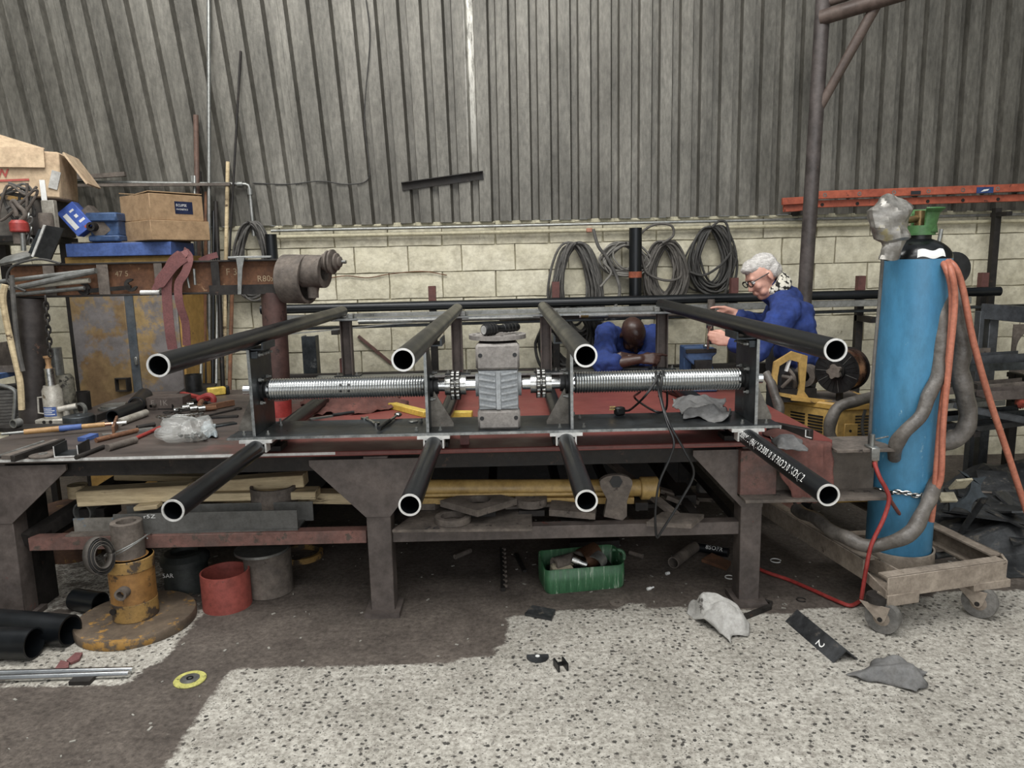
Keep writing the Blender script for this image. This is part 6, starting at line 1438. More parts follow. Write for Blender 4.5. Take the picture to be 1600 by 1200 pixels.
# hydraulic cylinder
yh_ = 3.42
a, b_ = P(560, 763, y=yh_), P(1006, 762, y=yh_)
hy = thing('hydraulic_cylinder', 'long yellow hydraulic cylinder lying along the back of the bench shelf', 'cylinder', ((a.x+b_.x)/2, yh_, SH))
m_hy = mat('hydraulic_yellow', '#b08c3e', '#c7a253', .45, 0, 5, .05, spot='#7b6332', spot_at=.68)
mb = MB(); mb.cyl(a, b_, .042, n=28); mb.build('barrel', m_hy, hy)
mb = MB(); c = P(1000, 763, y=yh_); mb.cyl(c, c+V((.085, 0, 0)), .056, n=28); mb.build('end_cap', m_hy, hy, bevel=.004)
mb = MB(); a2, b2 = P(640, 774, y=yh_-.045), P(978, 771, y=yh_-.05); mb.cyl(a2, b2, .010, n=12); mb.build('port_pipe', m_hy, hy)
mb = MB(); mb.ball(b2, (.02, .02, .02), 12, 8); mb.build('port_fitting', m_hy, hy)
mb = MB(); a2, b2 = P(600, 782, y=yh_-.02), P(990, 781, y=yh_-.02); mb.bar(a2, b2, .03, .03); mb.build('lower_pipe', m_hy, hy)
zrest = P(800, 783, y=yh_).z
mb = MB(); mb.box((.62, yh_, (SH+zrest-.0)/2), (.06, .14, zrest-SH)); solo(mb, 'steel_packer', m_dark, 'dark packer under the right end of the yellow hydraulic cylinder', 'block')
mb = MB(); mb.box((-.5, yh_+.02, (SH+zrest)/2), (.06, .14, zrest-SH)); solo(mb, 'steel_packer', m_dark, 'dark packer under the left end of the yellow hydraulic cylinder', 'block')
# plates on the shelf
def flat(px4, z, th, m_, label, nm='steel_plate', cat='plate', holes=None):
    Q = [P(a, b_, z=z) for a, b_ in px4]; mb = MB(); mb.prism([(q.x, q.y) for q in Q], (0, 0, th), origin=(0, 0, z), uy=(0, 1, 0)); return solo(mb, nm, m_, label, cat, smooth=False)
zpl = SH
fp = flat([(613, 832), (832, 830), (830, 795), (660, 797)], SH+.001, .012, m_dust, 'large flat dusty plate lying on the front of the bench shelf')
p = P(660, 827, z=SH+.014); lettering('76', .05, p, (1, 0, 0), (0, 1, 0), m_ink, fp, 'paint_mark', fn=lambda u, v: V((p.x+u*1.6-fp.location.x*0, p.y+v, SH+.0136)))
flat([(650, 797), (680, 797), (722, 772), (655, 775)], SH+.016, .03, m_dust, 'thick dusty plate behind the left inner lower tube on the shelf')
def ringplate(px, py, z, R, r, th, label, m_=m_dust, nm='steel_ring', poly=None, cat='ring'):
    c = P(px, py, z=z); mb = MB()
    if poly: mb.prism([(c.x+a, c.y+b_) for a, b_ in poly], (0, 0, th), origin=(0, 0, z), uy=(0, 1, 0), holes=(c.x, c.y, r))
    else: mb.pipe((c.x, c.y, z), (c.x, c.y, z+th), R, r, 36)
    return solo(mb, nm, m_, label, cat, bevel=.002 if not poly else 0, smooth=not poly)
ringplate(708, 815, SH+.014, .082, .055, .03, 'flat dusty ring with a thick rim lying on the large plate')
n = 40; sqr = []
for i in range(n):
    a = 2*PI*i/n; k = .125/(abs(math.cos(a))+abs(math.sin(a)))*1.25; sqr.append((k*1.15*math.cos(a), k*1.0*math.sin(a)))
ringplate(748, 790, SH+.06, .1, .055, .03, 'diamond set square plate with a round hole resting on the flat plates', poly=sqr, nm='holed_plate', cat='plate')
c = P(748, 798, z=SH+.03); mb = MB(); mb.box((c.x, c.y+.02, SH+.037), (.16, .12, .046)); solo(mb, 'steel_packer', m_dark, 'dark packer under the diamond set holed plate', 'block')
flat([(790, 796), (862, 792), (865, 770), (798, 772)], SH+.03, .012, m_dust, 'square dusty plate under the round boss on the shelf')
c = P(830, 786, z=SH+.05); mb = MB(); mb.pipe((c.x, c.y, SH+.043), (c.x, c.y, SH+.08), .075, .02, 32); solo(mb, 'round_boss', m_dust, 'round dusty disc with a small centre hole on the shelf plates', 'disc')
mb = MB(); mb.box((c.x, c.y, SH+.0155), (.12, .1, .027)); solo(mb, 'steel_packer', m_dark, 'dark packer under the square plate and round disc', 'block')
flat([(858, 806), (930, 812), (932, 798), (862, 790)], SH+.02, .03, m_dust, 'dusty tapered plate behind the right inner lower tube')
# big spanner head standing
c = P(961, 797, y=3.25)
mb = MB(); pol = [(-.055, -.10), (.03, -.12), (.05, -.10), (.05, -.03), (.075, .05)] + [(.075*math.cos(t), .06+.035*math.sin(t)) for t in [math.radians(10+i*16) for i in range(11)]]+[(-.07, .04), (-.04, -.02)]
mb.prism(pol, (0, .03, 0), origin=(c.x, 3.22, SH+.12)); bs = solo(mb, 'bracket_casting', m_dust, 'dusty eye ended casting standing on the shelf right of the inner lower tube', 'casting')
mb = MB(); pol = ngon(.03, 6); mb.prism(pol, (0, -.004, 0), origin=(c.x, 3.22, SH+.185)); mb.build('hex_hole', m_black, bs)
c = P(1010, 805, y=3.55); mb = MB(); mb.pipe((c.x, 3.5, SH), (c.x, 3.5, P(1010, 788, y=3.5).z), .06, .05, 26); solo(mb, 'dark_pipe_ring', m_dark, 'short dark pipe standing on the shelf under the right end of the yellow cylinder', 'pipe')
flat([(1010, 822), (1080, 826), (1100, 810), (1035, 806)], SH+.001, .02, m_dust, 'dusty flat bar lying on the right end of the shelf')
for i, (A, B, y_, w_, lab_) in enumerate((((1030, 765), (1090, 783), 3.6, .06, 'dark flat bar sloping at the right of the shelf, upper one'), ((1030, 773), (1118, 778), 3.7, .09, 'dark broad bar lying at the back right of the shelf'), ((1040, 775), (1085, 792), 3.5, .05, 'brown flat bar sloping at the right of the shelf, lower one'))):
    a, b_ = P(*A, y=y_), P(*B, y=y_); mb = MB(); mb.bar(a, b_, w_, .02); o = solo(mb, 'flat_bar', m_dust, lab_, 'bar')
mb = MB(); mb.box((P(1065, 800, y=3.62).x, 3.64, (SH+P(1065, 782, y=3.62).z)/2-.005), (.1, .22, P(1065, 782, y=3.62).z-SH-.03)); solo(mb, 'steel_packer', m_dark, 'dark packer holding up the sloping bars at the right of the shelf', 'block')
# ================================================================ FLOOR ITEMS
def onf(px, py): return P(px, py, z=0)
# yellow stand
c0 = onf(213, 985); cy_ = c0.y+.05; cx0 = c0.x
def sx(px, y=None): return P(px, 900, y=y or cy_).x
by = P(213, 975, z=.02); by = V((P(213, 960, y=3.11).x, 3.11, 0))
R1 = abs(P(301, 965, y=3.1).x-P(126, 965, y=3.1).x)/2
st = thing('yellow_pedestal', 'heavy yellow turned pedestal with a round base plate at the left front floor', 'pedestal', (by.x, by.y, 0))
mb = MB(); mb.lathe([(R1*.99, 0), (R1, .1), (R1, .85), (R1*.985, 1)], (by.x, by.y, 0), (by.x, by.y, .042), 56); mb.build('base_plate', mat('stand_base_paint', '#54473a', '#6d5c48', .7, 0, 6, .12, spot='#a5781f', spot_at=.58, spot_scale=8), st)
hz2 = [P(213, q, y=3.1).z for q in (958, 925, 872, 848, 815)]
z1, z2, z3 = .155, .34, .40
z1 = P(213, 942, y=3.05).z; z2 = P(213, 874, y=3.06).z; z3 = 0; z4 = P(208, 815, y=3.1).z
r2 = abs(P(256, 940, y=3.15).x-P(170, 940, y=3.05).x)/2; r3 = abs(P(243, 910, y=3.17).x-P(178, 910, y=3.17).x)/2; r4 = abs(P(226, 830, y=3.2).x-P(181, 830, y=3.2).x)/2
mb = MB(); mb.cyl((by.x, by.y, .042), (by.x, by.y, z1), r2, n=44); mb.build('lower_drum', m_yrust, st, bevel=.003)
mb = MB(); mb.cyl((by.x, by.y, z1), (by.x, by.y, z2), r3, n=44); mb.build('upper_drum', mat('stand_orange', '#8a5f22', '#a8762a', .6, 0, 6, .1, spot='#4e3d2a', spot_at=.6), st)
mb = MB(); mb.pipe((by.x, by.y, z2-.055), (by.x, by.y, z2), r3*1.04, r4*1.12, 44); mb.build('collar', m_yrust, st, bevel=.003)
mb = MB(); mb.pipe((by.x, by.y, z2-.08), (by.x, by.y, z4), r4, r4*.62, 40); mb.build('centre_tube', m_dust, st, bevel=.002)
mb = MB(); q = V((by.x+.01, by.y-r3-.015, (z1+z2)/2-.03)); mb.pipe(q-V((0, .02, 0)), q+V((0, .05, 0)), .026, .016, 20); mb.build('side_spigot', m_dust, st)
mb = MB(); mb.cyl((by.x-.05, by.y-r2+.006, .1), (by.x-.05, by.y-r2-.0, .1), .014, n=14); mb.build('side_hole', m_dark, st)
wp = []
for i in range(30):
    a = 2*PI*i/15+.3; wp.append(V((by.x+(r4+.012+.02*(i > 15))*math.cos(a), by.y+(r4+.012+.02*(i > 15))*math.sin(a), z2+.03+.04*math.cos(a)+.001*i)))
mb = MB(); mb.tube(spline(wp, 3), .003, 6); solo(mb, 'bright_wire', m_galv, 'thin bright wire looped round the centre tube of the yellow pedestal', 'wire')
# coil of belt leaning on it
cb = P(157, 869, y=2.96)
bc_ = thing('belt_coil', 'coil of grey brown rubber belt hung on the left of the yellow pedestal', 'belt', cb)
axb = V((.75, -.5, .12)).normalized(); xx_, yy_, _ = frame(axb)
for i, r in enumerate((.082, .074, .066, .059, .052)):
    pts = [cb+axb*(.004*i-.01)+xx_*(r*.72*math.cos(2*PI*k/28))+yy_*(r*math.sin(2*PI*k/28)) for k in range(29)]
    mb = MB(); n_ = len(pts)
    A = [mb.bm.verts.new(p-axb*.020) for p in pts]; B = [mb.bm.verts.new(p+axb*.020) for p in pts]
    for k in range(28): mb.face((A[k], A[k+1], B[k+1], B[k]))
    o = mb.build('belt_turn', m_rubber if i % 2 else mat('grey_brown_rubber', '#3f3a35', '#57514a', .75, 0, 14, .1), bc_, flip=False); s_ = o.modifiers.new('thickness', 'SOLIDIFY'); s_.thickness = .004
strap([P(172, 847, y=3.0), P(166, 850, y=2.985), P(170, 870, y=2.985), P(172, 893, y=3.0)], .03, MATS['grey_brown_rubber'], 'belt_tail', bc_, up=(0, 1, 0)) if False else None
# drums
def bx_(pxl, pxr, pyb, depth):  # centre of a round thing standing on the floor
    p = P((pxl+pxr)/2, pyb, z=0); r = abs(P(pxr, pyb, y=p.y).x-P(pxl, pyb, y=p.y).x)/2; return V((p.x, p.y+r*.75, 0)), r
c, r = bx_(308, 383, 958, 0); zt3 = P(345, 890, y=c.y-r*.3).z
mb = MB(); mb.pipe((c.x, c.y, 0), (c.x, c.y, P(345, 877, y=c.y+r).z), r, r*.93, 48); solo(mb, 'red_steel_ring', mat('red_ring_paint', '#8d3f35', '#a3493d', .55, 0, 7, .06, spot='#553d36', spot_at=.64), 'open red painted steel pipe ring standing on the floor', 'ring')
c, r = bx_(376, 450, 935, 0); zt3 = P(410, 858, y=c.y).z
mb = MB(); mb.cyl((c.x, c.y, 0), (c.x, c.y, zt3), r, n=44); o = solo(mb, 'grey_steel_drum', m_dust, 'tall closed brown grey cylinder standing right of the red ring', 'drum', bevel=.004)
mb = MB(); mb.cyl((c.x-.02, c.y-.01, zt3), (c.x-.02, c.y-.01, zt3+.012), r*1.12, n=40); mb.build('loose_lid', m_galv, o)
mb = MB(); mb.box((c.x-r*.62, c.y-r*.80, .07), (.012, .006, .11)); mb.build('paint_drip', m_white, o)
c, r = bx_(250, 316, 930, 0); zt3 = P(280, 872, y=c.y).z
mb = MB(); mb.lathe([(r*1.0, 0), (r, .72), (r*1.12, .74), (r*1.12, .86), (r*.9, .98), (r*.62, 1.0), (r*.6, .9)], (c.x, c.y, 0), (c.x, c.y, P(281, 855, y=c.y+.05).z), 44); o = solo(mb, 'dark_flanged_drum', mat('dark_green_grey', '#2b2f30', '#40443f', .6, .2, 7, .1, spot='#6a5d4c', spot_at=.64), 'dark flanged drum behind the yellow pedestal and the red ring', 'drum')
p = P(254, 903, y=c.y-r); lettering('5AR', .03, p, (1, 0, 0), (0, 0, 1), m_white, o, 'chalk_mark')
c = P(68, 880, z=.03); mb = MB(); mb.pipe((c.x, c.y, .04), (c.x-.05, c.y+.2, .04), .032, .026, 22); solo(mb, 'pipe_offcut', m_galv, 'small bright rimmed pipe end lying behind the left bench leg', 'pipe')
p = P(108, 860, y=3.9); mb = MB(); mb.cyl((p.x, 3.95, 0), (p.x, 3.95, SH-.1), .14, n=30); solo(mb, 'rusty_yellow_drum', mat('rusty_yellow', '#4a3226', '#6b4a33', .8, 0, 7, .1, spot='#9a7725', spot_at=.62), 'rusty yellow patched drum in the dark under the left of the bench', 'drum')
p = P(470, 870, z=0); mb = MB(); mb.pipe((p.x, p.y, 0), (p.x, p.y, .03), .12, .1, 36); solo(mb, 'yellow_hoop', m_yrust, 'flat yellow edged hoop lying under the shelf right of the grey drum', 'ring')
# black pipe pieces
a, b_ = P(112, 942, z=.045), P(157, 944, z=.045)
mb = MB(); mb.pipe((a.x, a.y+.03, .05), (b_.x, b_.y+.0, .05), .05, .044, 36); solo(mb, 'black_pipe_piece', m_tube, 'short black pipe piece lying left of the yellow pedestal', 'pipe')
rr_p = .065
a, b_ = P(-160, 962, z=rr_p), P(110, 985, z=rr_p)
mb = MB(); mb.pipe((a.x, a.y, rr_p), (b_.x, b_.y, rr_p), rr_p, rr_p-.008, 40); solo(mb, 'black_pipe', m_tube, 'thick black pipe at the left front floor, rear one of the two', 'pipe')
a, b_ = P(-160, 1002, z=rr_p), P(54, 1005, z=rr_p)
mb = MB(); mb.pipe((a.x, a.y, rr_p), (b_.x, b_.y, rr_p), rr_p*.98, rr_p-.008, 40); solo(mb, 'black_pipe', m_tube, 'thick black pipe at the left front floor, front one of the two', 'pipe')
for i, (A, B, lab_) in enumerate((((-60, 1054), (208, 1047), 'bright round bar at the left front floor, rear of the pair'), ((-60, 1062), (202, 1053), 'bright round bar at the left front floor, front of the pair'))):
    a, b_ = P(*A, z=.014), P(*B, z=.014); mb = MB(); mb.cyl((a.x, a.y, .0145), (b_.x, b_.y, .0145), .0135, n=16); solo(mb, 'bright_bar', m_drum, lab_, 'bar')
c = P(133, 1062, z=0); mb = MB(); mb.box((c.x, c.y-.02, .008), (.08, .04, .016)); solo(mb, 'dark_chip', m_dark, 'small dark steel chip against the front bright bar', 'offcut')
# flap pieces
for i, (pts, lab_) in enumerate((([(86, 1045), (95, 1032), (108, 1035), (107, 1043), (95, 1047)], 'maroon abrasive disc fragment, left of the two by the bright bars'), ([(104, 1032), (118, 1020), (129, 1020), (124, 1030), (110, 1036)], 'maroon abrasive disc fragment, right of the two by the bright bars'))):
    Q = [P(*q, z=.01) for q in pts]; mb = MB(); mb.prism([(q.x, q.y) for q in Q], (0, 0, .01), origin=(0, 0, .002), uy=(0, 1, 0)); solo(mb, 'abrasive_fragment', m_maroon, lab_, 'abrasive', smooth=False)
c = P(297, 1063, z=0)
cd = thing('cutting_disc', 'yellow green rimmed cutting disc lying on the dark floor', 'disc', (c.x, c.y, 0))
mb = MB(); mb.lathe([(.058, 0), (.06, .3), (.06, .7), (.058, 1)], (c.x, c.y, 0), (c.x, c.y, .007), 40); mb.build('rim', mat('lime_label', '#b3b04a', '#cfca5c', .6, 0, 30, 0, spot='#3c3f36', spot_at=.6, spot_scale=40), cd)
mb = MB(); mb.cyl((c.x, c.y, .007), (c.x, c.y, .009), .036, n=30); mb.build('silver_centre', m_galv, cd)
mb = MB(); mb.pipe((c.x, c.y, .009), (c.x, c.y, .012), .013, .008, 18); mb.build('bore', m_black, cd)
# green can with rings
gc0 = P(912, 935, z=0); gy2 = gc0.y; 
cL, cR = P(853, 930, z=0), P(978, 918, z=0); gcz = .13
can = thing('cut_open_can', 'battered green plastic can cut open and filled with steel rings', 'container', ((cL.x+cR.x)/2, cL.y+.09, 0))
ux = (V((cR.x, cR.y, 0))-V((cL.x, cL.y, 0))); Lc = ux.length; ux.normalize(); uy = V((-ux.y, ux.x, 0)); org = V((cL.x, cL.y, 0))
def rrect(L_, W_, rr, n=5):
    o = []
    for cx, cy, a0 in ((L_-rr, rr, -90), (L_-rr, W_-rr, 0), (rr, W_-rr, 90), (rr, rr, 180)):
        for i in range(n+1): a = math.radians(a0+90*i/n); o.append((cx+rr*math.cos(a), cy+rr*math.sin(a)))
    return o
Wc = .20
mb = MB(); rings = []
for k, (z, s) in enumerate(((0, .97), (.012, 1), (.06, 1.01), (.115, 1.0))):
    rings.append([mb.bm.verts.new(org+ux*((p[0]-Lc/2)*s+Lc/2)+uy*((p[1]-Wc/2)*s+Wc/2)+V((0, 0, z+(.012*math.sin(p[0]*18+p[1]*9) if k == 3 else 0)+(.02 if k == 3 and p[1] > Wc*.6 else 0)))) for p in rrect(Lc, Wc, .035)])
for a_, b2 in zip(rings, rings[1:]): mb.skin(a_, b2)
mb.face(rings[0][::-1]); o = mb.build('can_shell', m_green, can); s_ = o.modifiers.new('thickness', 'SOLIDIFY'); s_.thickness = .004; s_.offset = -1
mb = MB(); q = org+ux*Lc+uy*.16+V((0, 0, .10)); mb.tube(spline([q+V((-.02, 0, .03)), q+V((.03, .0, .02)), q+V((.035, -.02, -.01)), q+V((.0, -.02, -.02))], 5), .01, 8); mb.build('can_handle', m_green, can)
p = org+ux*.06+uy*.10+V((0, 0, .128)); mb = MB(); mb.pipe(p+V((0, -.05, .0)), p+V((.135, .03, .0)), .034, .019, 28); solo(mb, 'thick_bush', m_dust, 'thick walled brown bush lying in the left of the green can', 'bush')
p = org+ux*.22+uy*.09+V((0, 0, .122)); mb = MB(); mb.pipe(p+V((-.02, -.01, 0)), p+V((.06, .03, .02)), .058, .049, 36); solo(mb, 'brown_ring', mat('oily_brown_steel', '#4a3223', '#6d4c35', .4, .5, 8, .05), 'large oily brown ring lying in the right of the green can', 'ring')
p = org+ux*.26+uy*.055+V((0, 0, .118)); mb = MB(); mb.pipe(p+V((-.01, -.02, 0)), p+V((.02, .02, .015)), .045, .038, 32); solo(mb, 'bright_ring', m_galv, 'bright thin ring lying inside the large brown ring in the green can', 'ring')
p = org+ux*.18+uy*.06+V((0, 0, .112)); mb = MB(); mb.pipe(p+V((-.04, 0, .03)), p+V((.03, 0, -.0)), .03, .024, 24); solo(mb, 'bright_ring', m_chrome, 'small bright ring on edge in the middle of the green can', 'ring')
p = org+ux*.09+uy*.05+V((0, 0, .098)); mb = MB(); mb.box(p, (.1, .07, .05), Rz(.3) @ Rx(.2)); solo(mb, 'pale_crumpled_pack', mat('pale_pack', '#a59a7f', '#bdb399', .8, 0, 9, .2), 'pale crumpled packet in the left front of the green can', 'packet', bevel=.008)
mb = MB(); mb.box(org+ux*Lc*.5+uy*Wc*.5+V((0, 0, .04)), (Lc*.8, Wc*.7, .075), Rz(math.atan2(ux.y, ux.x))); mb.build('can_filling', m_dark, can)
# things on the floor under the bench
a, b_ = P(1052, 880, z=.03), P(1085, 855, z=.03); mb = MB(); mb.pipe((a.x, a.y, .032), (b_.x, b_.y, .032), .03, .025, 26); solo(mb, 'brown_pipe_offcut', m_dust, 'brown pipe offcut with its open end forward under the right of the bench', 'pipe')
a, b_ = P(1082, 855, z=.03), P(1138, 862, z=.03); mb = MB(); mb.cyl((a.x, a.y+.03, .026), (b_.x, b_.y, .026), .025, n=22); o = solo(mb, 'black_pipe_offcut', m_tube, 'black pipe offcut with white stencil under the right of the bench', 'pipe')
d = (V((b_.x, b_.y, 0))-V((a.x, a.y+.03, 0))).normalized(); n_ = V((d.y, -d.x, 0)); n_ = n_ if n_.y < 0 else -n_; q = V((a.x, a.y+.03, .026)).lerp(V((b_.x, b_.y, .026)), .42)
def _st(u, v, q=q, d=d, n_=n_): an = .35+v/.0255; return q+d*u+n_*(.0256*math.cos(an))+V((0, 0, .0256*math.sin(an)))
lettering('8SOFR', .032, (0, 0, 0), (1, 0, 0), (0, 1, 0), m_white, o, 'stencil', fn=lambda u, v: _st(u, v))
a, b_ = P(984, 864, z=.012), P(1004, 870, z=.012); mb = MB(); mb.cyl((a.x, a.y, .014), (b_.x, b_.y, .014), .013, n=16); solo(mb, 'short_round_bar', m_dust, 'short round bar on the floor right of the green can', 'bar')
a, b_ = P(711, 872, z=.01), P(735, 862, z=.01); mb = MB(); mb.pipe((a.x, a.y, .016), (b_.x, b_.y, .016), .014, .008, 16); solo(mb, 'small_pipe', m_dust, 'small thick walled pipe on the floor under the middle of the bench', 'pipe')
a, b_ = P(786, 922, z=.01), P(784, 868, z=.01); mb = MB(); mb.bar((a.x, a.y, .012), (b_.x, b_.y, .05), .022, .018); o = solo(mb, 'toothed_bar', m_dark, 'dark notched bar lying end on under the middle of the bench', 'bar')
for i in range(9):
    q = V((a.x, a.y, .02)).lerp(V((b_.x, b_.y, .058)), (i+.5)/9); mb = MB(); mb.box(q+V((.012, 0, 0)), (.012, .02, .012), Rz(.6)); mb.build('tooth', m_dust, o)
a, b_ = P(806, 865, z=.01), P(820, 892, z=.01); mb = MB(); mb.bar((a.x, a.y, .008), (b_.x, b_.y, .008), .02, .014); solo(mb, 'dark_strip', m_dark, 'thin dark strip on the floor left of the green can', 'strip')
Q = [(895, 846), (955, 842), (958, 856), (893, 862)]
flat([(890, 862), (968, 858), (965, 846), (893, 850)], .0, .05, m_dark, 'dark flat block on the floor behind the green can', nm='dark_block', cat='block')
flat([(1096, 878), (1135, 892), (1142, 882), (1112, 868)], .002, .016, m_rust, 'rusty flat offcut beside the right bench leg', nm='rusty_offcut', cat='offcut')
flat([(820, 962), (862, 970), (868, 956), (832, 949)], .002, .012, m_scrap, 'small black rectangular plate on the floor left below the green can')
# half disc
c = P(840, 1027, z=0); mb = MB(); pol = [(c.x+.045*math.cos(t), c.y+.045*math.sin(t)) for t in [math.radians(-200+i*220/16) for i in range(17)]]; mb.prism(pol, (0, 0, .004), origin=(0, 0, .001), uy=(0, 1, 0)); o = solo(mb, 'broken_disc', m_scrap, 'broken grey grinding disc lying on the pale floor', 'disc', smooth=False)
mb = MB(); mb.cyl((c.x, c.y, .005), (c.x, c.y, .0065), .009, n=16); mb.build('bore', m_white, o)
c = P(876, 1045, z=0); mb = MB(); mb.box((c.x-.016, c.y, .016), (.007, .055, .03), Rz(.3)); mb.box((c.x+.018, c.y+.008, .016), (.007, .055, .03), Rz(.3)); mb.box((c.x, c.y+.03, .004), (.05, .02, .006), Rz(.3)); o = mb.build('u_bracket', m_black, None, smooth=False); tag(o, 'tiny black U bracket on the pale floor below the broken disc', 'bracket')
c = P(964, 943, z=0); mb = MB(); mb.pipe((c.x, c.y, .001), (c.x, c.y, .006), .034, .012, 26); solo(mb, 'worn_disc', m_dust, 'worn brown grinding disc on the floor edge right below the green can', 'disc')
for (px, py, lab_, nm) in ((1015, 922, 'white bolt lying on the dark floor right of the green can', 'bolt'), (1044, 898, 'small pale nut on the dark floor before the brown pipe offcut', 'nut')):
    c = P(px, py, z=0); mb = MB(); mb.cyl((c.x-.012, c.y-.006, .008), (c.x+.006, c.y+.004, .008), .008, n=6); mb.cyl((c.x+.004, c.y+.003, .008), (c.x+.022, c.y+.014, .008), .0045, n=8) if nm == 'bolt' else None; o = mb.build(nm, m_white, None); tag(o, lab_, nm)
for i, (px, py, r_0, lab_) in enumerate(((1212, 877, .026, 'bright thin wire ring on the floor right of the right bench leg'), (1140, 903, .022, 'thin bright wire arc just left of the right bench leg'), (1252, 938, .02, 'dark thin wire ring on the floor by the red cable'))):
    c = P(px, py, z=0); pts = [V((c.x+r_0*math.cos(t), c.y+r_0*math.sin(t), .004)) for t in [2*PI*k/22*.85 for k in range(23)]]; mb = MB(); mb.tube(pts, .0028, 6); solo(mb, 'wire_ring', m_white if i < 2 else m_dark, lab_, 'wire')
# pale cloth + hook bar
rag('pale_rag', patch([(1068, 958), (1108, 943), (1177, 985), (1140, 1006)], .0, .085, ph=1.2), 'stiff pale grey rag lying crumpled on the floor in front of the right leg', m_clothw, cat='rag', amp=.032, seed=4, nu=40, nv=32, freq=8)
a, b_ = P(1148, 970, z=.01), P(1203, 948, z=.01); mb = MB(); mb.bar((a.x, a.y, .010), (b_.x, b_.y, .010), .02, .018)
hkp = [V((b_.x, b_.y, .010)), P(1205, 941, z=.01), P(1196, 938, z=.01), P(1188, 940, z=.01)]; mb.tube(hkp, .008, 8); o = mb.build('hooked_bar', m_dark, None); tag(o, 'dark bar with a hooked end lying behind the pale rag', 'bar')
# angle offcut with "2"
a, b_ = P(1245, 962, z=.02), P(1322, 1026, z=.02); a.z = b_.z = 0
d = (b_-a).normalized(); n_ = V((d.y, -d.x, 0)); 
ao = thing('channel_offcut', 'dark angle iron offcut marked with a white 2 on the pale floor', 'offcut', (a.x, a.y, 0))
s_n = n_ if n_.x > 0 else -n_
mb = MB(); mb.prism([(-.055, .0), (.0, .05), (.055, .0), (.048, -.0), (0, .042), (-.048, 0)], b_-a, origin=a, ux=s_n, uy=(0, 0, 1)); mb.build('angle', m_scrap, ao, smooth=False)
c = a.lerp(b_, .62); nn = (V((0, 0, 1))*.055+(-s_n)*.05).normalized(); upv = (V((0, 0, 1))*.05+s_n*.055).normalized()
q = c-s_n*.042+V((0, 0, .0135))
lettering('2', .05, q, d, upv, m_white, ao, 'number_mark', fn=lambda u, v: q-upv*(u*1.2-.02)+d*(v*1.2)+nn*.0015)
rag('dark_grey_rag', patch([(1326, 1058), (1375, 1032), (1450, 1055), (1440, 1085)], .0, .05, ph=2.2), 'dark grey rag lying flat crumpled on the pale floor at the right front', m_cloth, cat='rag', amp=.02, freq=10, seed=9, nu=28, nv=20)
# small pale debris flakes (uncountable) as one stuff object
mb = MB(); rd = random.Random(3)
for i in range(420):
    x, y = rd.uniform(-2.4, 3.2), rd.uniform(1.9, 4.6)
    s = rd.uniform(.003, .009); mb.box((x, y, .002), (s*rd.uniform(1, 3), s, .003), Rz(rd.uniform(0, 3)))
o = mb.build('floor_debris', m_conc, None, smooth=False); tag(o, 'tiny pale flakes and swarf scattered over the floor', 'debris', kind='stuff')
# ================================================================ CLUTTER ON THE LEFT OF THE BENCH
zT = T+.0005
def tb(px, py, dz=0): p = P(px, py, z=T+dz); return V((p.x, p.y, T))
def trod(A, B, r, m_, label, nm='steel_rod', cat='rod', lift=0., lift2=None, n=12, hollow=False):
    a, b_ = tb(*A, r), tb(*B, r); a.z = T+r+lift; b_.z = T+r+(lift if lift2 is None else lift2); mb = MB()
    if hollow: mb.pipe(a, b_, r, r*.82, 26)
    else: mb.cyl(a, b_, r, n=n)
    return solo(mb, nm, m_, label, cat)
def tbar(A, B, w_, h, m_, label, nm='flat_bar', cat='bar', lift=0.):
    a, b_ = tb(*A), tb(*B); a.z = b_.z = T+h/2+lift; mb = MB(); mb.bar(a, b_, w_, h); return solo(mb, nm, m_, label, cat, bevel=.0015)
# long wooden handled tool with blue band
a, b_ = tb(4, 689), tb(190, 671); d = b_-a
wt = thing('long_handled_file', 'long wooden handled tool with a blue band lying at the left front of the bench', 'tool', a)
up = V((0, 0, .034))
for s, e, r, m_, nm in ((.0, .19, .007, m_galv, 'tang'), (.18, .47, .014, m_wood, 'handle'), (.47, .66, .0145, MATS['faded_blue_enamel'], 'blue_band'), (.66, .86, .0125, m_wood, 'handle'), (.86, .92, .009, m_copper, 'ferrule'), (.92, 1.05, .008, m_cut, 'blade')):
    mb = MB(); mb.cyl(a+d*s+up, a+d*e+up, r*(.93 if nm == 'handle' else 1), r, n=14); mb.build(nm, mat('varnished_wood', '#a2763a', '#bb8f4f', .5, 0, 9, .05) if nm == 'handle' else m_, wt)
tbar((0, 672), (110, 672), .10, .022, m_dark, 'dusty dark flat plate under the tang of the long wooden handled tool', nm='flat_plate', cat='plate')
tbar((10, 718), (92, 692), .05, .018, m_dust, 'dusty flat bar at the left front edge of the bench')
trod((-10, 716), (68, 690), .007, m_galv, 'thin rod lying left of the dusty flat bar at the front edge')
tbar((20, 722), (100, 694), .02, .028, m_dark, 'dark square bar beside the dusty flat bar at the front edge', nm='square_bar')
c = tb(68, 713); mb = MB(); mb.lathe([(.05, 0), (.055, .3), (.055, .7), (.02, 1)], c, c+V((0, 0, .012)), 32); o = solo(mb, 'grinding_disc', m_dust, 'grey grinding disc lying flat at the left front edge of the bench', 'disc')
mb = MB(); mb.pipe(c+V((0, 0, .011)), c+V((0, 0, .014)), .018, .009, 18); mb.build('bore', m_galv, o)
c = tb(108, 709)
cc_ = thing('channel_clip', 'short cut piece of bright edged channel standing on the bench front left', 'channel', c)
d1 = (tb(150, 695)-tb(118, 713)).normalized(); s1 = V((d1.y, -d1.x, 0))
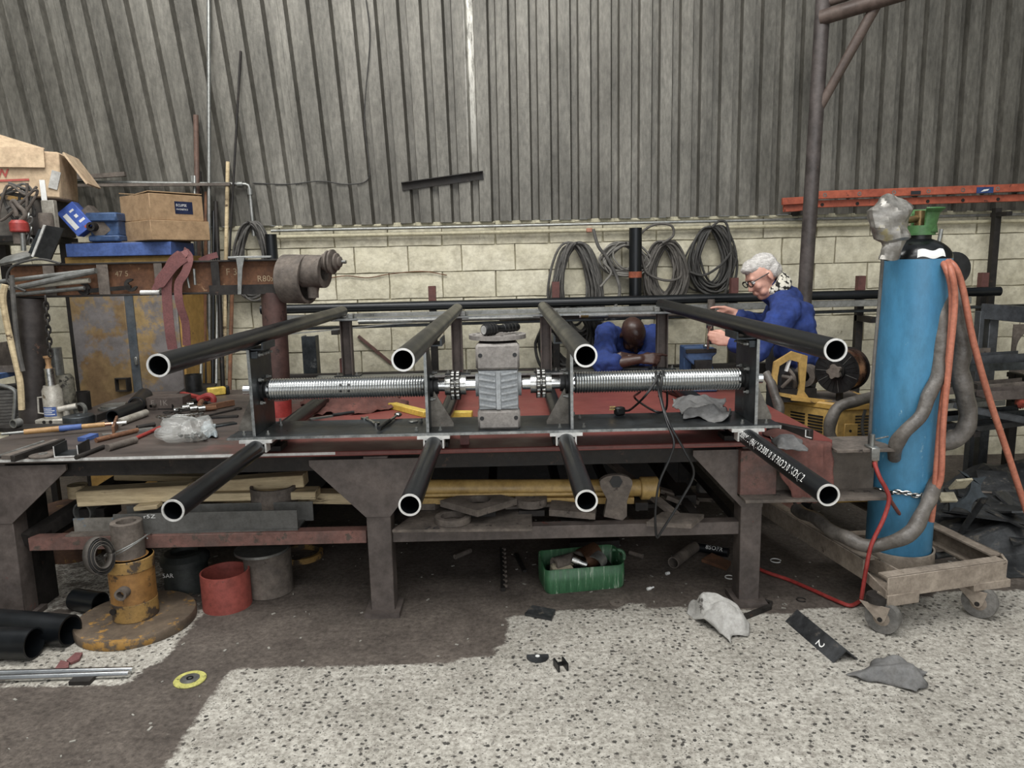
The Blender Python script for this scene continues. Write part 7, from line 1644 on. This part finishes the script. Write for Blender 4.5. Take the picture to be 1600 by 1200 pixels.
mb = MB(); mb.prism([(-.05, 0), (-.05, .05), (-.046, .05), (-.046, .005), (.046, .005), (.046, .05), (.05, .05), (.05, 0)], d1*.12, origin=tb(104, 714), ux=s1, uy=(0, 0, 1)); mb.build('channel', m_plate, cc_, smooth=False)
mb = MB(); mb.prism([(-.05, 0), (-.05, .05), (-.046, .05), (-.046, .005), (.046, .005), (.046, .05), (.05, .05), (.05, 0)], d1*.002, origin=tb(104, 714)-d1*.0015, ux=s1, uy=(0, 0, 1)); mb.build('cut_edge', m_cut, cc_, smooth=False)
trod((119, 715), (162, 698), .010, m_dark, 'dark chisel lying against the short channel piece', nm='chisel', cat='chisel')
trod((168, 700), (212, 687), .016, m_dust, 'thick round steel punch lying right of the chisel', nm='punch', cat='punch', n=18)
# round thick disc with hole
c = tb(124, 662); mb = MB(); mb.pipe(c, c+V((0, 0, .045)), .075, .013, 40); solo(mb, 'thick_disc', m_plate, 'thick dark steel disc with a small hole beside the bottle jack', 'disc', bevel=.003)
c = tb(22, 676); mb = MB(); mb.pipe(V((c.x, c.y, T+.045)), V((c.x+.01, c.y+.04, T+.045)), .022, .018, 24); solo(mb, 'bright_ring', m_galv, 'small bright ring standing on the far left edge of the bench', 'ring')
tbar((150, 660), (178, 650), .012, .04, m_dark, 'dark narrow bar running from the thick disc to the tube', nm='narrow_bar')
trod((176, 651), (216, 635), .036, m_tube, 'brown tube offcut with a bright rim lying left of the steel block', nm='tube_offcut', cat='tube', hollow=True)
trod((213, 632), (226, 618), .045, m_tube, 'short wide black tube with a bright rim behind the other tube offcut', nm='tube_offcut', cat='tube', hollow=True)
c = tb(183, 638); mb = MB(); mb.cyl(c, c+V((0, 0, .012)), .10, n=34); mb.cyl(c+V((0, 0, .012)), c+V((0, 0, .022)), .085, n=34); o = solo(mb, 'saw_blades', m_galv, 'stack of flat bright discs left of the tube offcuts', 'disc')
# steel block
c = tb(258, 640); hb3 = P(258, 621, y=c.y).z-T
mb = MB(); mb.box((c.x, c.y+.06, T+hb3/2), (.21, .12, hb3)); o = solo(mb, 'steel_block', mat('brown_steel_block', '#564a44', '#6f625a', .7, .15, 9, .1), 'brown rectangular steel block with chalk marks on the left of the bench', 'block', bevel=.002)
p = V((c.x-.08, c.y-.001, T+hb3*.35)); lettering('E  1K', .045, p, (1, 0, 0), (0, 0, 1), mat('faint_chalk', '#8f857c', '#9b9188', .9, 0, 20, 0), o, 'chalk_mark')
# square tube
a, b_ = tb(190, 612), tb(238, 600); a.z = b_.z = T+.045; 
dd = (b_-a).normalized(); ss = V((dd.y, -dd.x, 0)); mb = MB(); w_ = .045
A = [mb.bm.verts.new(a+ss*x*w_+V((0, 0, z*w_))) for x, z in ((-1, -1), (1, -1), (1, 1), (-1, 1))]; B = [mb.bm.verts.new(b_+ss*x*w_+V((0, 0, z*w_))) for x, z in ((-1, -1), (1, -1), (1, 1), (-1, 1))]
A2 = [mb.bm.verts.new(a+ss*x*w_*.85+V((0, 0, z*w_*.85))) for x, z in ((-1, -1), (1, -1), (1, 1), (-1, 1))]; B2 = [mb.bm.verts.new(b_+ss*x*w_*.85+V((0, 0, z*w_*.85))) for x, z in ((-1, -1), (1, -1), (1, 1), (-1, 1))]
mb.skin(A, B); mb.skin(A2, B2); mb.skin(A, A2); mb.skin(B, B2); solo(mb, 'square_tube', m_dark, 'dark square tube offcut lying before the yellow brown cabinet', 'tube', smooth=False)
c = tb(304, 613); mb = MB(); mb.pipe(c, c+V((0, 0, P(304, 585, y=c.y).z-T)), .052, .046, 34); solo(mb, 'black_cup', m_black, 'black short cylinder standing at the back left of the bench', 'cup')
flat([(240, 640), (300, 600), (340, 600), (300, 640)], T+.001, .006, m_dark, 'thin dark sheet lying under the steel block and black cylinder', nm='thin_sheet')
# pipe wrench (red)
pw = thing('pipe_wrench', 'red handled pipe wrench with rusty jaws lying behind the tool pile', 'wrench', tb(320, 630))
a, b_ = tb(285, 622), tb(325, 632); mb = MB(); mb.bar(a+V((0, 0, .03)), b_+V((0, 0, .03)), .03, .022); mb.build('handle', m_redp, pw, bevel=.004)
a = tb(326, 632); mb = MB(); mb.tube(spline([a+V((-.06, .0, .03)), a+V((0, 0, .055)), a+V((.03, 0, .04)), a+V((.03, -.0, .015))], 5), .018, 10); mb.build('head', m_redp, pw)
a, b_ = tb(325, 642), tb(365, 634); mb = MB(); mb.bar(a+V((0, 0, .02)), b_+V((0, 0, .02)), .025, .03); mb.tube(spline([a+V((-.05, .05, .05)), a+V((-.045, 0, .03)), a+V((.0, -.02, .02)), a+V((.05, .0, .02))], 5), .014, 8); mb.build('jaw', m_rust, pw)['kind'] = 'stuff'
# spanners and sockets
spanner('ring_spanner', tb(250, 652), tb(313, 648), T, 'bright combination spanner at the front of the tool pile', .02)
spanner('ring_spanner', tb(255, 657), tb(300, 655), T+.012, 'second bright combination spanner, lowest in the tool pile beside the bag', .018)
spanner('open_spanner', tb(262, 650), tb(334, 640), T+.014, 'dark open spanner lying across the tool pile', .022, m_dark)
spanner('open_spanner', tb(300, 656), tb(372, 640), T, 'long dark spanner at the right of the tool pile', .022, m_dark)
spanner('ring_spanner', tb(278, 648), tb(318, 642), T+.026, 'short bright spanner on top of the tool pile', .016)
trod((236, 640), (272, 630), .009, m_chrome, 'bright socket extension bar leaning across the steel block front', nm='extension_bar', cat='tool', lift=.02)
trod((268, 636), (330, 622), .014, m_dark, 'dark round tool handle behind the spanners', nm='drift_punch', cat='tool', lift=.005)
trod((280, 641), (322, 630), .012, m_black, 'black tool handle just before the dark round one', nm='drift_punch', cat='tool', lift=.004)
trod((186, 660), (228, 645), .02, m_tanks, 'bright stepped socket adaptor lying before the steel block', nm='socket_adaptor', cat='tool', n=18)
c = tb(207, 643); mb = MB(); mb.lathe([(.03, 0), (.034, .5), (.03, 1)], c+V((0, 0, .04)), c+V((.0, .0, .055)), 24); mb.cyl(c, c+V((0, 0, .04)), .02, n=18); solo(mb, 'ratchet_wrench', m_chrome, 'round bright ratchet head behind the stepped socket adaptor', 'ratchet')
for i, (px, py) in enumerate(((285, 643), (297, 645), (310, 645), (272, 648), (292, 639))):
    c = tb(px, py); mb = MB(); mb.pipe(V((c.x, c.y, T+.022)), V((c.x+.03, c.y+.02, T+.022)), .018, .011, 18); solo(mb, 'socket', m_chrome, 'one of the small alike bright sockets strewn in the tool pile', 'socket', 'sockets in the tool pile')
trod((214, 668), (242, 663), .011, m_dark, 'dark tool handle with a bright tip left of the clear bag', nm='drift_punch', cat='tool')
trod((205, 688), (250, 668), .009, m_redp, 'red and dark screwdriver pointing at the clear bag', nm='screwdriver', cat='screwdriver')
tbar((150, 690), (205, 676), .02, .012, m_dark, 'dark flat tool lying in front of the long wooden handled tool')
tbar((128, 690), (148, 683), .045, .02, MATS['faded_blue_enamel'], 'blue handled pliers part showing behind the short channel piece', nm='blue_pliers', cat='pliers')
tbar((160, 682), (240, 672), .04, .014, m_galv, 'grey flat bar lying left of the clear bag')
trod((150, 688), (215, 672), .012, m_rust, 'rusty rod lying under the long wooden handled tool')
tbar((310, 655), (372, 652), .03, .012, m_dark, 'dark flat bar at the right of the tool pile near the left end plate')
tbar((330, 668), (368, 662), .05, .01, m_plate, 'thin blue grey plate right of the clear bag')
tbar((178, 682), (184, 664), .012, .05, m_rust, 'rusty upright cotter standing by the brown tube offcut', nm='cotter', cat='cotter')
# clear bag: crumpled
bgc = tb(292, 690)
def bag(u, v):
    a = 2*PI*u; t = PI*v; r = .125*math.sin(t)**.7; p = V((r*math.cos(a)*1.15, r*math.sin(a)*.8, .055-.055*math.cos(t)))
    k = noise.noise(p*11+V((4, 2, 1)))*.05+noise.noise(p*27)*.022; q = p*(1+0)+p.normalized()*k if p.length > 1e-4 else p
    q.z = max(.0025, q.z*.95); return V((bgc.x, bgc.y+.02, T))+q
mb = MB(); mb.grid(bag, 22, 13); bmesh.ops.remove_doubles(mb.bm, verts=mb.bm.verts, dist=.0006)
clear = thing('plastic_bag', 'crumpled clear plastic bag of bolts lying at the front left of the bench', 'bag', (bgc.x, bgc.y, T)); mb.build('film', m_bag, clear, smooth=False)
for i in range(14):
    mb = MB(); c = V((bgc.x+rd.uniform(-.02, .11), bgc.y+rd.uniform(-.04, .06), T+.012+rd.uniform(0, .02))); mb.cyl(c, c+V((rd.uniform(-.02, .02), rd.uniform(-.02, .02), .006)), .009, n=6); solo(mb, 'loose_bolt', m_galv, 'one of the small alike bolts inside the clear plastic bag', 'bolt', 'bolts in the clear bag')
rag('crumpled_foil', patch([(312, 668), (336, 664), (340, 684), (316, 688)], T, .03, ph=.3), 'crumpled pale blue film right of the clear bag', mat('pale_blue_film', '#8d9aa0', '#b4c0c4', .3, .1, 12, .3), cat='film', amp=.02, seed=6)
a = tb(345, 684)
# ================================================================ PEOPLE
def organic(name, caps, voxel, m_, parent, it=6, fac=.5, disp=0., dscale=.1):
    mb = MB()
    for c in caps:
        if len(c) == 4:
            p0, r0, p1, r1 = c; p0, p1 = V(p0), V(p1)
            mb.ball(p0, r0, 12, 8); mb.ball(p1, r1, 12, 8)
            if (p1-p0).length > 1e-4: mb.cyl(p0, p1, r0, r1, n=14)
        else: mb.ball(V(c[0]), c[1], 16, 12, rot=c[2])
    o = mb.build(name, m_, parent, ang=180)
    r = o.modifiers.new('remesh', 'REMESH'); r.mode = 'VOXEL'; r.voxel_size = voxel; r.use_smooth_shade = True
    s = o.modifiers.new('smooth', 'SMOOTH'); s.factor = fac; s.iterations = it
    if disp:
        tx = bpy.data.textures.new('cloth_folds', 'CLOUDS'); tx.noise_scale = dscale; tx.noise_depth = 2; tx.noise_type = 'SOFT_NOISE'
        d = o.modifiers.new('folds', 'DISPLACE'); d.texture = tx; d.strength = disp; d.mid_level = .5; d.texture_coords = 'LOCAL'
    return o
def chain(pts, rad): return [(pts[i], rad[i], pts[i+1], rad[i+1]) for i in range(len(pts)-1)]
def hand(W, d, s, n, kind='grip', sc=1., flip=1):
    """W wrist, d along the hand, s across (thumb side), n palm normal; five fingers"""
    d, s, n = V(d).normalized(), V(s).normalized(), V(n).normalized(); caps = []; sc *= 1.
    for k, off in enumerate((.030, .010, -.010, -.028)):
        K = W+d*(.088, .092, .088, .080)[k]*sc+s*off*sc-n*.004
        caps += [(W+s*off*.55*sc, .016*sc, K, .0125*sc)]
        L = (.040, .044, .041, .032)[k]*sc; r = (.0092, .0095, .009, .008)[k]*sc
        if kind == 'point' and k == 0: pts = [K, K+d*L+n*.004, K+d*L*1.65+n*.010, K+d*L*2.15+n*.018]
        else: pts = [K, K+d*L*.75+n*L*.35, K+d*L*.55+n*L*1.15, K-d*L*.05+n*L*1.25]
        caps += chain(pts, [r*1.15, r*1.05, r, r*.85])
    T0 = W+d*.020*sc+s*.024*sc+n*.008
    caps += chain([T0, W+d*.055*sc+s*.046*sc+n*.02*sc, W+d*.083*sc+s*.040*sc+n*.033*sc, W+d*.100*sc+s*.026*sc+n*.040*sc], [.015*sc, .012*sc, .0105*sc, .009*sc])
    return caps
def head(C, f, u, sc=1.):
    f, u = V(f).normalized(), V(u); u = (u-f*u.dot(f)).normalized(); l = u.cross(f)
    rot = Matrix((f, l, u)).transposed()
    at = lambda a, b, c: C+f*a*sc+l*b*sc+u*c*sc
    caps = [(at(-.008, 0, .025), (.100*sc, .077*sc, .092*sc), rot), (at(.030, 0, -.02), (.066*sc, .062*sc, .085*sc), rot),
            (at(.060, 0, -.100), .028*sc, at(.035, 0, -.09), .045*sc), (at(.052, .03, -.075), .028*sc, at(.052, -.03, -.075), .028*sc),
            (at(.084, 0, -.002), .013*sc, at(.108, 0, -.036), .013*sc), (at(.104, .008, -.04), .009*sc, at(.104, -.008, -.04), .009*sc),
            (at(.080, .034, .022), .013*sc, at(.080, -.034, .022), .013*sc), (at(.092, .016, -.066), .007*sc, at(.092, -.016, -.066), .007*sc), (at(.090, .013, -.076), .008*sc, at(.090, -.013, -.076), .008*sc),
            (at(.070, .042, -.03), .022*sc, at(.075, .03, -.045), .018*sc), (at(.070, -.042, -.03), .022*sc, at(.075, -.03, -.045), .018*sc)]
    for s in (-1, 1): caps += [(at(-.008, .079*s, -.01), (.020*sc, .008*sc, .032*sc), rot @ Rz(.35*s))]
    return caps, at, rot
# ---------------- old man in blue overall jacket, right
HC = P(1191, 431, y=4.42)
hc, at, hrot = head(HC, (-.85, -.17, -.48), (-.45, 0, .88))
man = thing('person', 'white haired man in glasses, blue work jacket and patterned scarf bending over the vise', 'person', (P(1240, 600, y=4.42).x, 4.42, 0))
nb = P(1219, 463, y=4.43)
sn, sf = P(1229, 488, y=4.25), P(1220, 482, y=4.60)
en, wn = P(1180, 548, y=4.17), P(1142, 533, y=4.22)
ef, wf = P(1197, 507, y=4.66), P(1149, 490, y=4.58)
t1, t2, t3 = P(1231, 500, y=4.42), P(1236, 540, y=4.42), P(1236, 590, y=4.42)
hz0 = t3
fx_ = t3.x+.02
legs = []
for s in (-1, 1):
    hp = t3+V((0, .1*s, -.02)); kn = V((fx_-.05, 4.42+.11*s, .50)); an = V((fx_+.02, 4.42+.12*s, .09)); legs.append((hp, kn, an))
rod_c = P(1110, 527, y=4.24)
gripn = hand(wn, V((rod_c.x, rod_c.y-.012, rod_c.z))-wn, (0, .1, 1), (0, 1, 0), 'grip', 1.0)
tip_f = P(1122, 486, y=4.57)
gripf = hand(wf, tip_f-wf, (.1, -.5, .85), (-.1, .3, -.9), 'point', .95)
skin = hc+[(HC+V((.055, .005, -.085)), .058, nb, .052), (nb, .055, t1, .10), (t1, .11, t2, .11), (t2, .11, t3, .12), (sn, .05, en, .042), (en, .042, wn, .028), (sf, .05, ef, .042), (ef, .042, wf, .028), (nb-V((0, 0, .03)), .045, sn, .05), (nb-V((0, 0, .03)), .045, sf, .05)]+gripn+gripf
for hp, kn, an in legs: skin += [(t3, .1, hp, .085), (hp, .085, kn, .055), (kn, .055, an, .04), (an, .04, an+V((-.14, 0, -.045)), .032)]
organic('body', skin, .0062, m_skinw, man, it=4)
jk_c = [(nb+V((-.025, 0, .008)), .084, nb+V((.03, 0, -.02)), .098), (nb+V((0, 0, -.01)), .085, sn, .082), (nb+V((.02, 0, -.03)), .085, t1, .135), (t1+V((.01, .08, 0)), .125, t2+V((.005, .07, 0)), .128), (t1+V((.01, -.08, 0)), .125, t2+V((.005, -.07, 0)), .128), (t2+V((.0, .07, 0)), .128, t2.lerp(t3, .2)+V((.03, .07, .0)), .125), (t2+V((0, -.07, 0)), .128, t2.lerp(t3, .2)+V((.03, -.07, .0)), .125),
        (nb+V((.03, 0, -.04)), .07, sn, .078), (nb+V((.03, 0, -.04)), .07, sf, .078), (sn, .080, en, .064), (en, .064, en.lerp(wn, .82), .048), (sf, .078, ef, .062), (ef, .062, ef.lerp(wf, .92), .046)]
organic('jacket', jk_c, .010, m_workblue, man, it=3, disp=.055, dscale=.10)
tro = []
for hp, kn, an in legs: tro += [(t2.lerp(t3, .35)+V((-.02, 0, 0)), .13, t3, .132), (t3+V((0, 0, -.02)), .12, hp, .11), (hp, .11, kn, .08), (kn, .08, an+V((0, 0, .01)), .07)]
organic('trousers', tro, .012, m_trous, man, it=4, disp=.03, dscale=.1)
for hp, kn, an in legs: organic('shoe', [(an+V((.04, 0, -.045)), .042, an+V((-.15, 0, -.05)), .038), (an, .05, an+V((0, 0, -.03)), .05)], .012, m_black, man)
# hair
hair = [(at(-.030, 0, .048), (.088, .080, .080), hrot), (at(.025, 0, .078), (.070, .066, .048), hrot), (at(-.075, 0, .0), (.05, .070, .06), hrot), (at(-.05, .052, .01), (.045, .030, .05), hrot), (at(-.05, -.052, .01), (.045, .030, .05), hrot), (at(.072, 0, .082), (.028, .048, .022), hrot)]
organic('hair', hair, .007, m_hairw, man, it=3, disp=.016, dscale=.03)
# glasses
gl = MB(); 
for s in (-1, 1):
    c = at(.105, .033*s, .002); f_, l_, u_ = (at(1, 0, 0)-HC), (at(0, 1, 0)-HC), (at(0, 0, 1)-HC)
    gl.tube([c+l_*.026*math.cos(t)+u_*.019*math.sin(t) for t in [2*PI*k/16 for k in range(17)]], .0032, 6)
    gl.tube([c+l_*.026*s+u_*.008, at(-.005, .084*s, .012)], .0032, 6)
gl.tube([at(.108, .009, .004), at(.108, -.009, .004)], .003, 6); gl.build('spectacles', m_black, man)['kind'] = 'stuff'
for s in (-1, 1):
    e = MB(); e.ball(at(.083, .032*s, .0), .0115, 12, 8); eo = e.build('eye', m_white, man); e = MB(); e.ball(at(.0925, .0325*s, -.001), .0045, 8, 6); e.build('pupil', m_black, eo)
# scarf
m_scarf = bpy.data.materials.new('patterned_scarf'); m_scarf.use_nodes = True
nt = m_scarf.node_tree; N = nt.nodes; L = nt.links; b = N['Principled BSDF']; tc = N.new('ShaderNodeTexCoord')
wv = N.new('ShaderNodeTexVoronoi'); wv.inputs['Scale'].default_value = 42; L.new(tc.outputs['Object'], wv.inputs['Vector'])
L.new(ramp(wv.outputs['Distance'], .5, '#d9d3c1', .58, '#24221e'), b.inputs['Base Color']); b.inputs['Roughness'].default_value = .9
nc = P(1212, 447, y=4.43); na = (HC+V((.045, 0, -.07))-nb).normalized(); nx_, ny_, _ = frame(na)
sc_ = []
for k in range(18):
    a = 2*PI*k/18; sc_.append(nc+nx_*.062*math.cos(a)+ny_*.066*math.sin(a))
caps = [(sc_[k]-na*.03, .027, sc_[k]+na*.022, .024) for k in range(18)]
organic('scarf', caps, .008, m_scarf, man, it=2, disp=.015, dscale=.04)
# faint print on the jacket back
p = P(1255, 452, y=4.25)
lettering('PREC', .03, (0, 0, 0), (1, 0, 0), (0, 0, 1), m_white, man, 'back_print', fn=lambda u, v: P(1252, 446, y=4.302)+V((u*.5, .0+u*.9, -u*.6+v*.7))) if False else None
# spindle held in the near hand
hs_ = thing('held_spindle', 'bright spindle gripped in the near hand of the old man above the vise', 'spindle', (rod_c.x, rod_c.y, zj+.01))
a, b_ = P(1108, 512, y=4.255), P(1106, 545, y=4.30)
mb = MB(); mb.cyl(b_, a, .0075, n=12); mb.build('shaft', m_chrome, hs_); mb = MB(); mb.cyl(a, a+(a-b_).normalized()*.018, .016, n=14); mb.build('head', m_chrome, hs_)
# ---------------- bald man kneeling behind the portal
HB = P(989, 522, y=4.93)
hb2, atb, rb = head(HB, (.18, -.36, -.92), (.05, -.92, .37), 1.04)
mn2 = thing('person', 'bald man in blue overalls kneeling with head bowed between the rear portal posts', 'person', (P(975, 600, y=5.1).x, 5.1, 0))
nbb = atb(-.045, 0, -.155)
nbb = V((nbb.x-.02, 5.06, HB.z-.07))
sl, sr = P(948, 521, y=4.96), P(1020, 522, y=5.05)
el, wl = P(942, 571, y=4.64), P(1000, 561, y=4.60)
er, wr = P(1016, 566, y=4.83), P(986, 559, y=4.72)
b1, b2, b3 = V((nbb.x-.01, 5.11, nbb.z-.08)), V((nbb.x-.03, 5.15, .78)), V((nbb.x-.03, 5.17, .55))
fist = hand(wl, V((1, -.02, -.02)), (0, .45, .9), (.1, .8, -.55), 'point', 1.0)
fist2 = hand(wr, V((-.9, -.3, .1)), (0, .4, .9), (-.1, .3, -.9), 'grip', .85)
skin = hb2+[(HB+V((-.01, .07, -.05)), .06, nbb, .066), (nbb, .07, b1, .1), (b1, .11, b2, .11), (b2, .11, b3, .12), (nbb, .05, sl, .05), (nbb, .05, sr, .05), (sl, .05, el, .045), (el, .045, wl, .029), (sr, .05, er, .044), (er, .044, wr, .029)]+fist+fist2
lg2 = []
for s in (-1, 1):
    hp = b3+V((.1*s, 0, -.02)); kn = V((hp.x+.03*s, 4.99, .11)); an = V((hp.x+.02*s, 5.38, .09)); lg2.append((hp, kn, an)); skin += [(b3, .1, hp, .085), (hp, .085, kn, .06), (kn, .055, an, .04), (an, .04, an+V((0, .06, -.04)), .03)]
organic('body', skin, .0062, m_skinb, mn2, it=4)
oc = [(nbb+V((0, .02, -.03)), .075, b1, .125), (b1+V((.07, 0, 0)), .12, b2+V((.06, 0, 0)), .125), (b1-V((.07, 0, 0)), .12, b2-V((.06, 0, 0)), .125), (b2+V((.06, 0, 0)), .125, b3, .14), (b2-V((.06, 0, 0)), .125, b3, .14),
      (nbb+V((0, .02, -.03)), .07, sl, .078), (nbb+V((0, .02, -.03)), .07, sr, .078), (sl, .08, el, .066), (el, .066, el.lerp(wl, .36), .052), (sr, .078, er, .062), (er, .062, er.lerp(wr, .4), .05)]
organic('overall_jacket', oc, .010, m_workblue, mn2, it=3, disp=.055, dscale=.10)
tr2 = []
for hp, kn, an in lg2: tr2 += [(b3, .13, hp, .11), (hp, .11, kn, .08), (kn, .08, an, .06)]
organic('overall_trousers', tr2, .012, m_workblue, mn2, it=4, disp=.03, dscale=.1)
for hp, kn, an in lg2: organic('shoe', [(an+V((0, .0, -.03)), .045, an+V((0, .1, -.045)), .04)], .012, m_black, mn2)
for s in (-1, 1):
    e = MB(); e.ball(atb(.083, .032*s, .0), .0105, 12, 8); e.build('closed_eyelid', m_skinb, mn2)
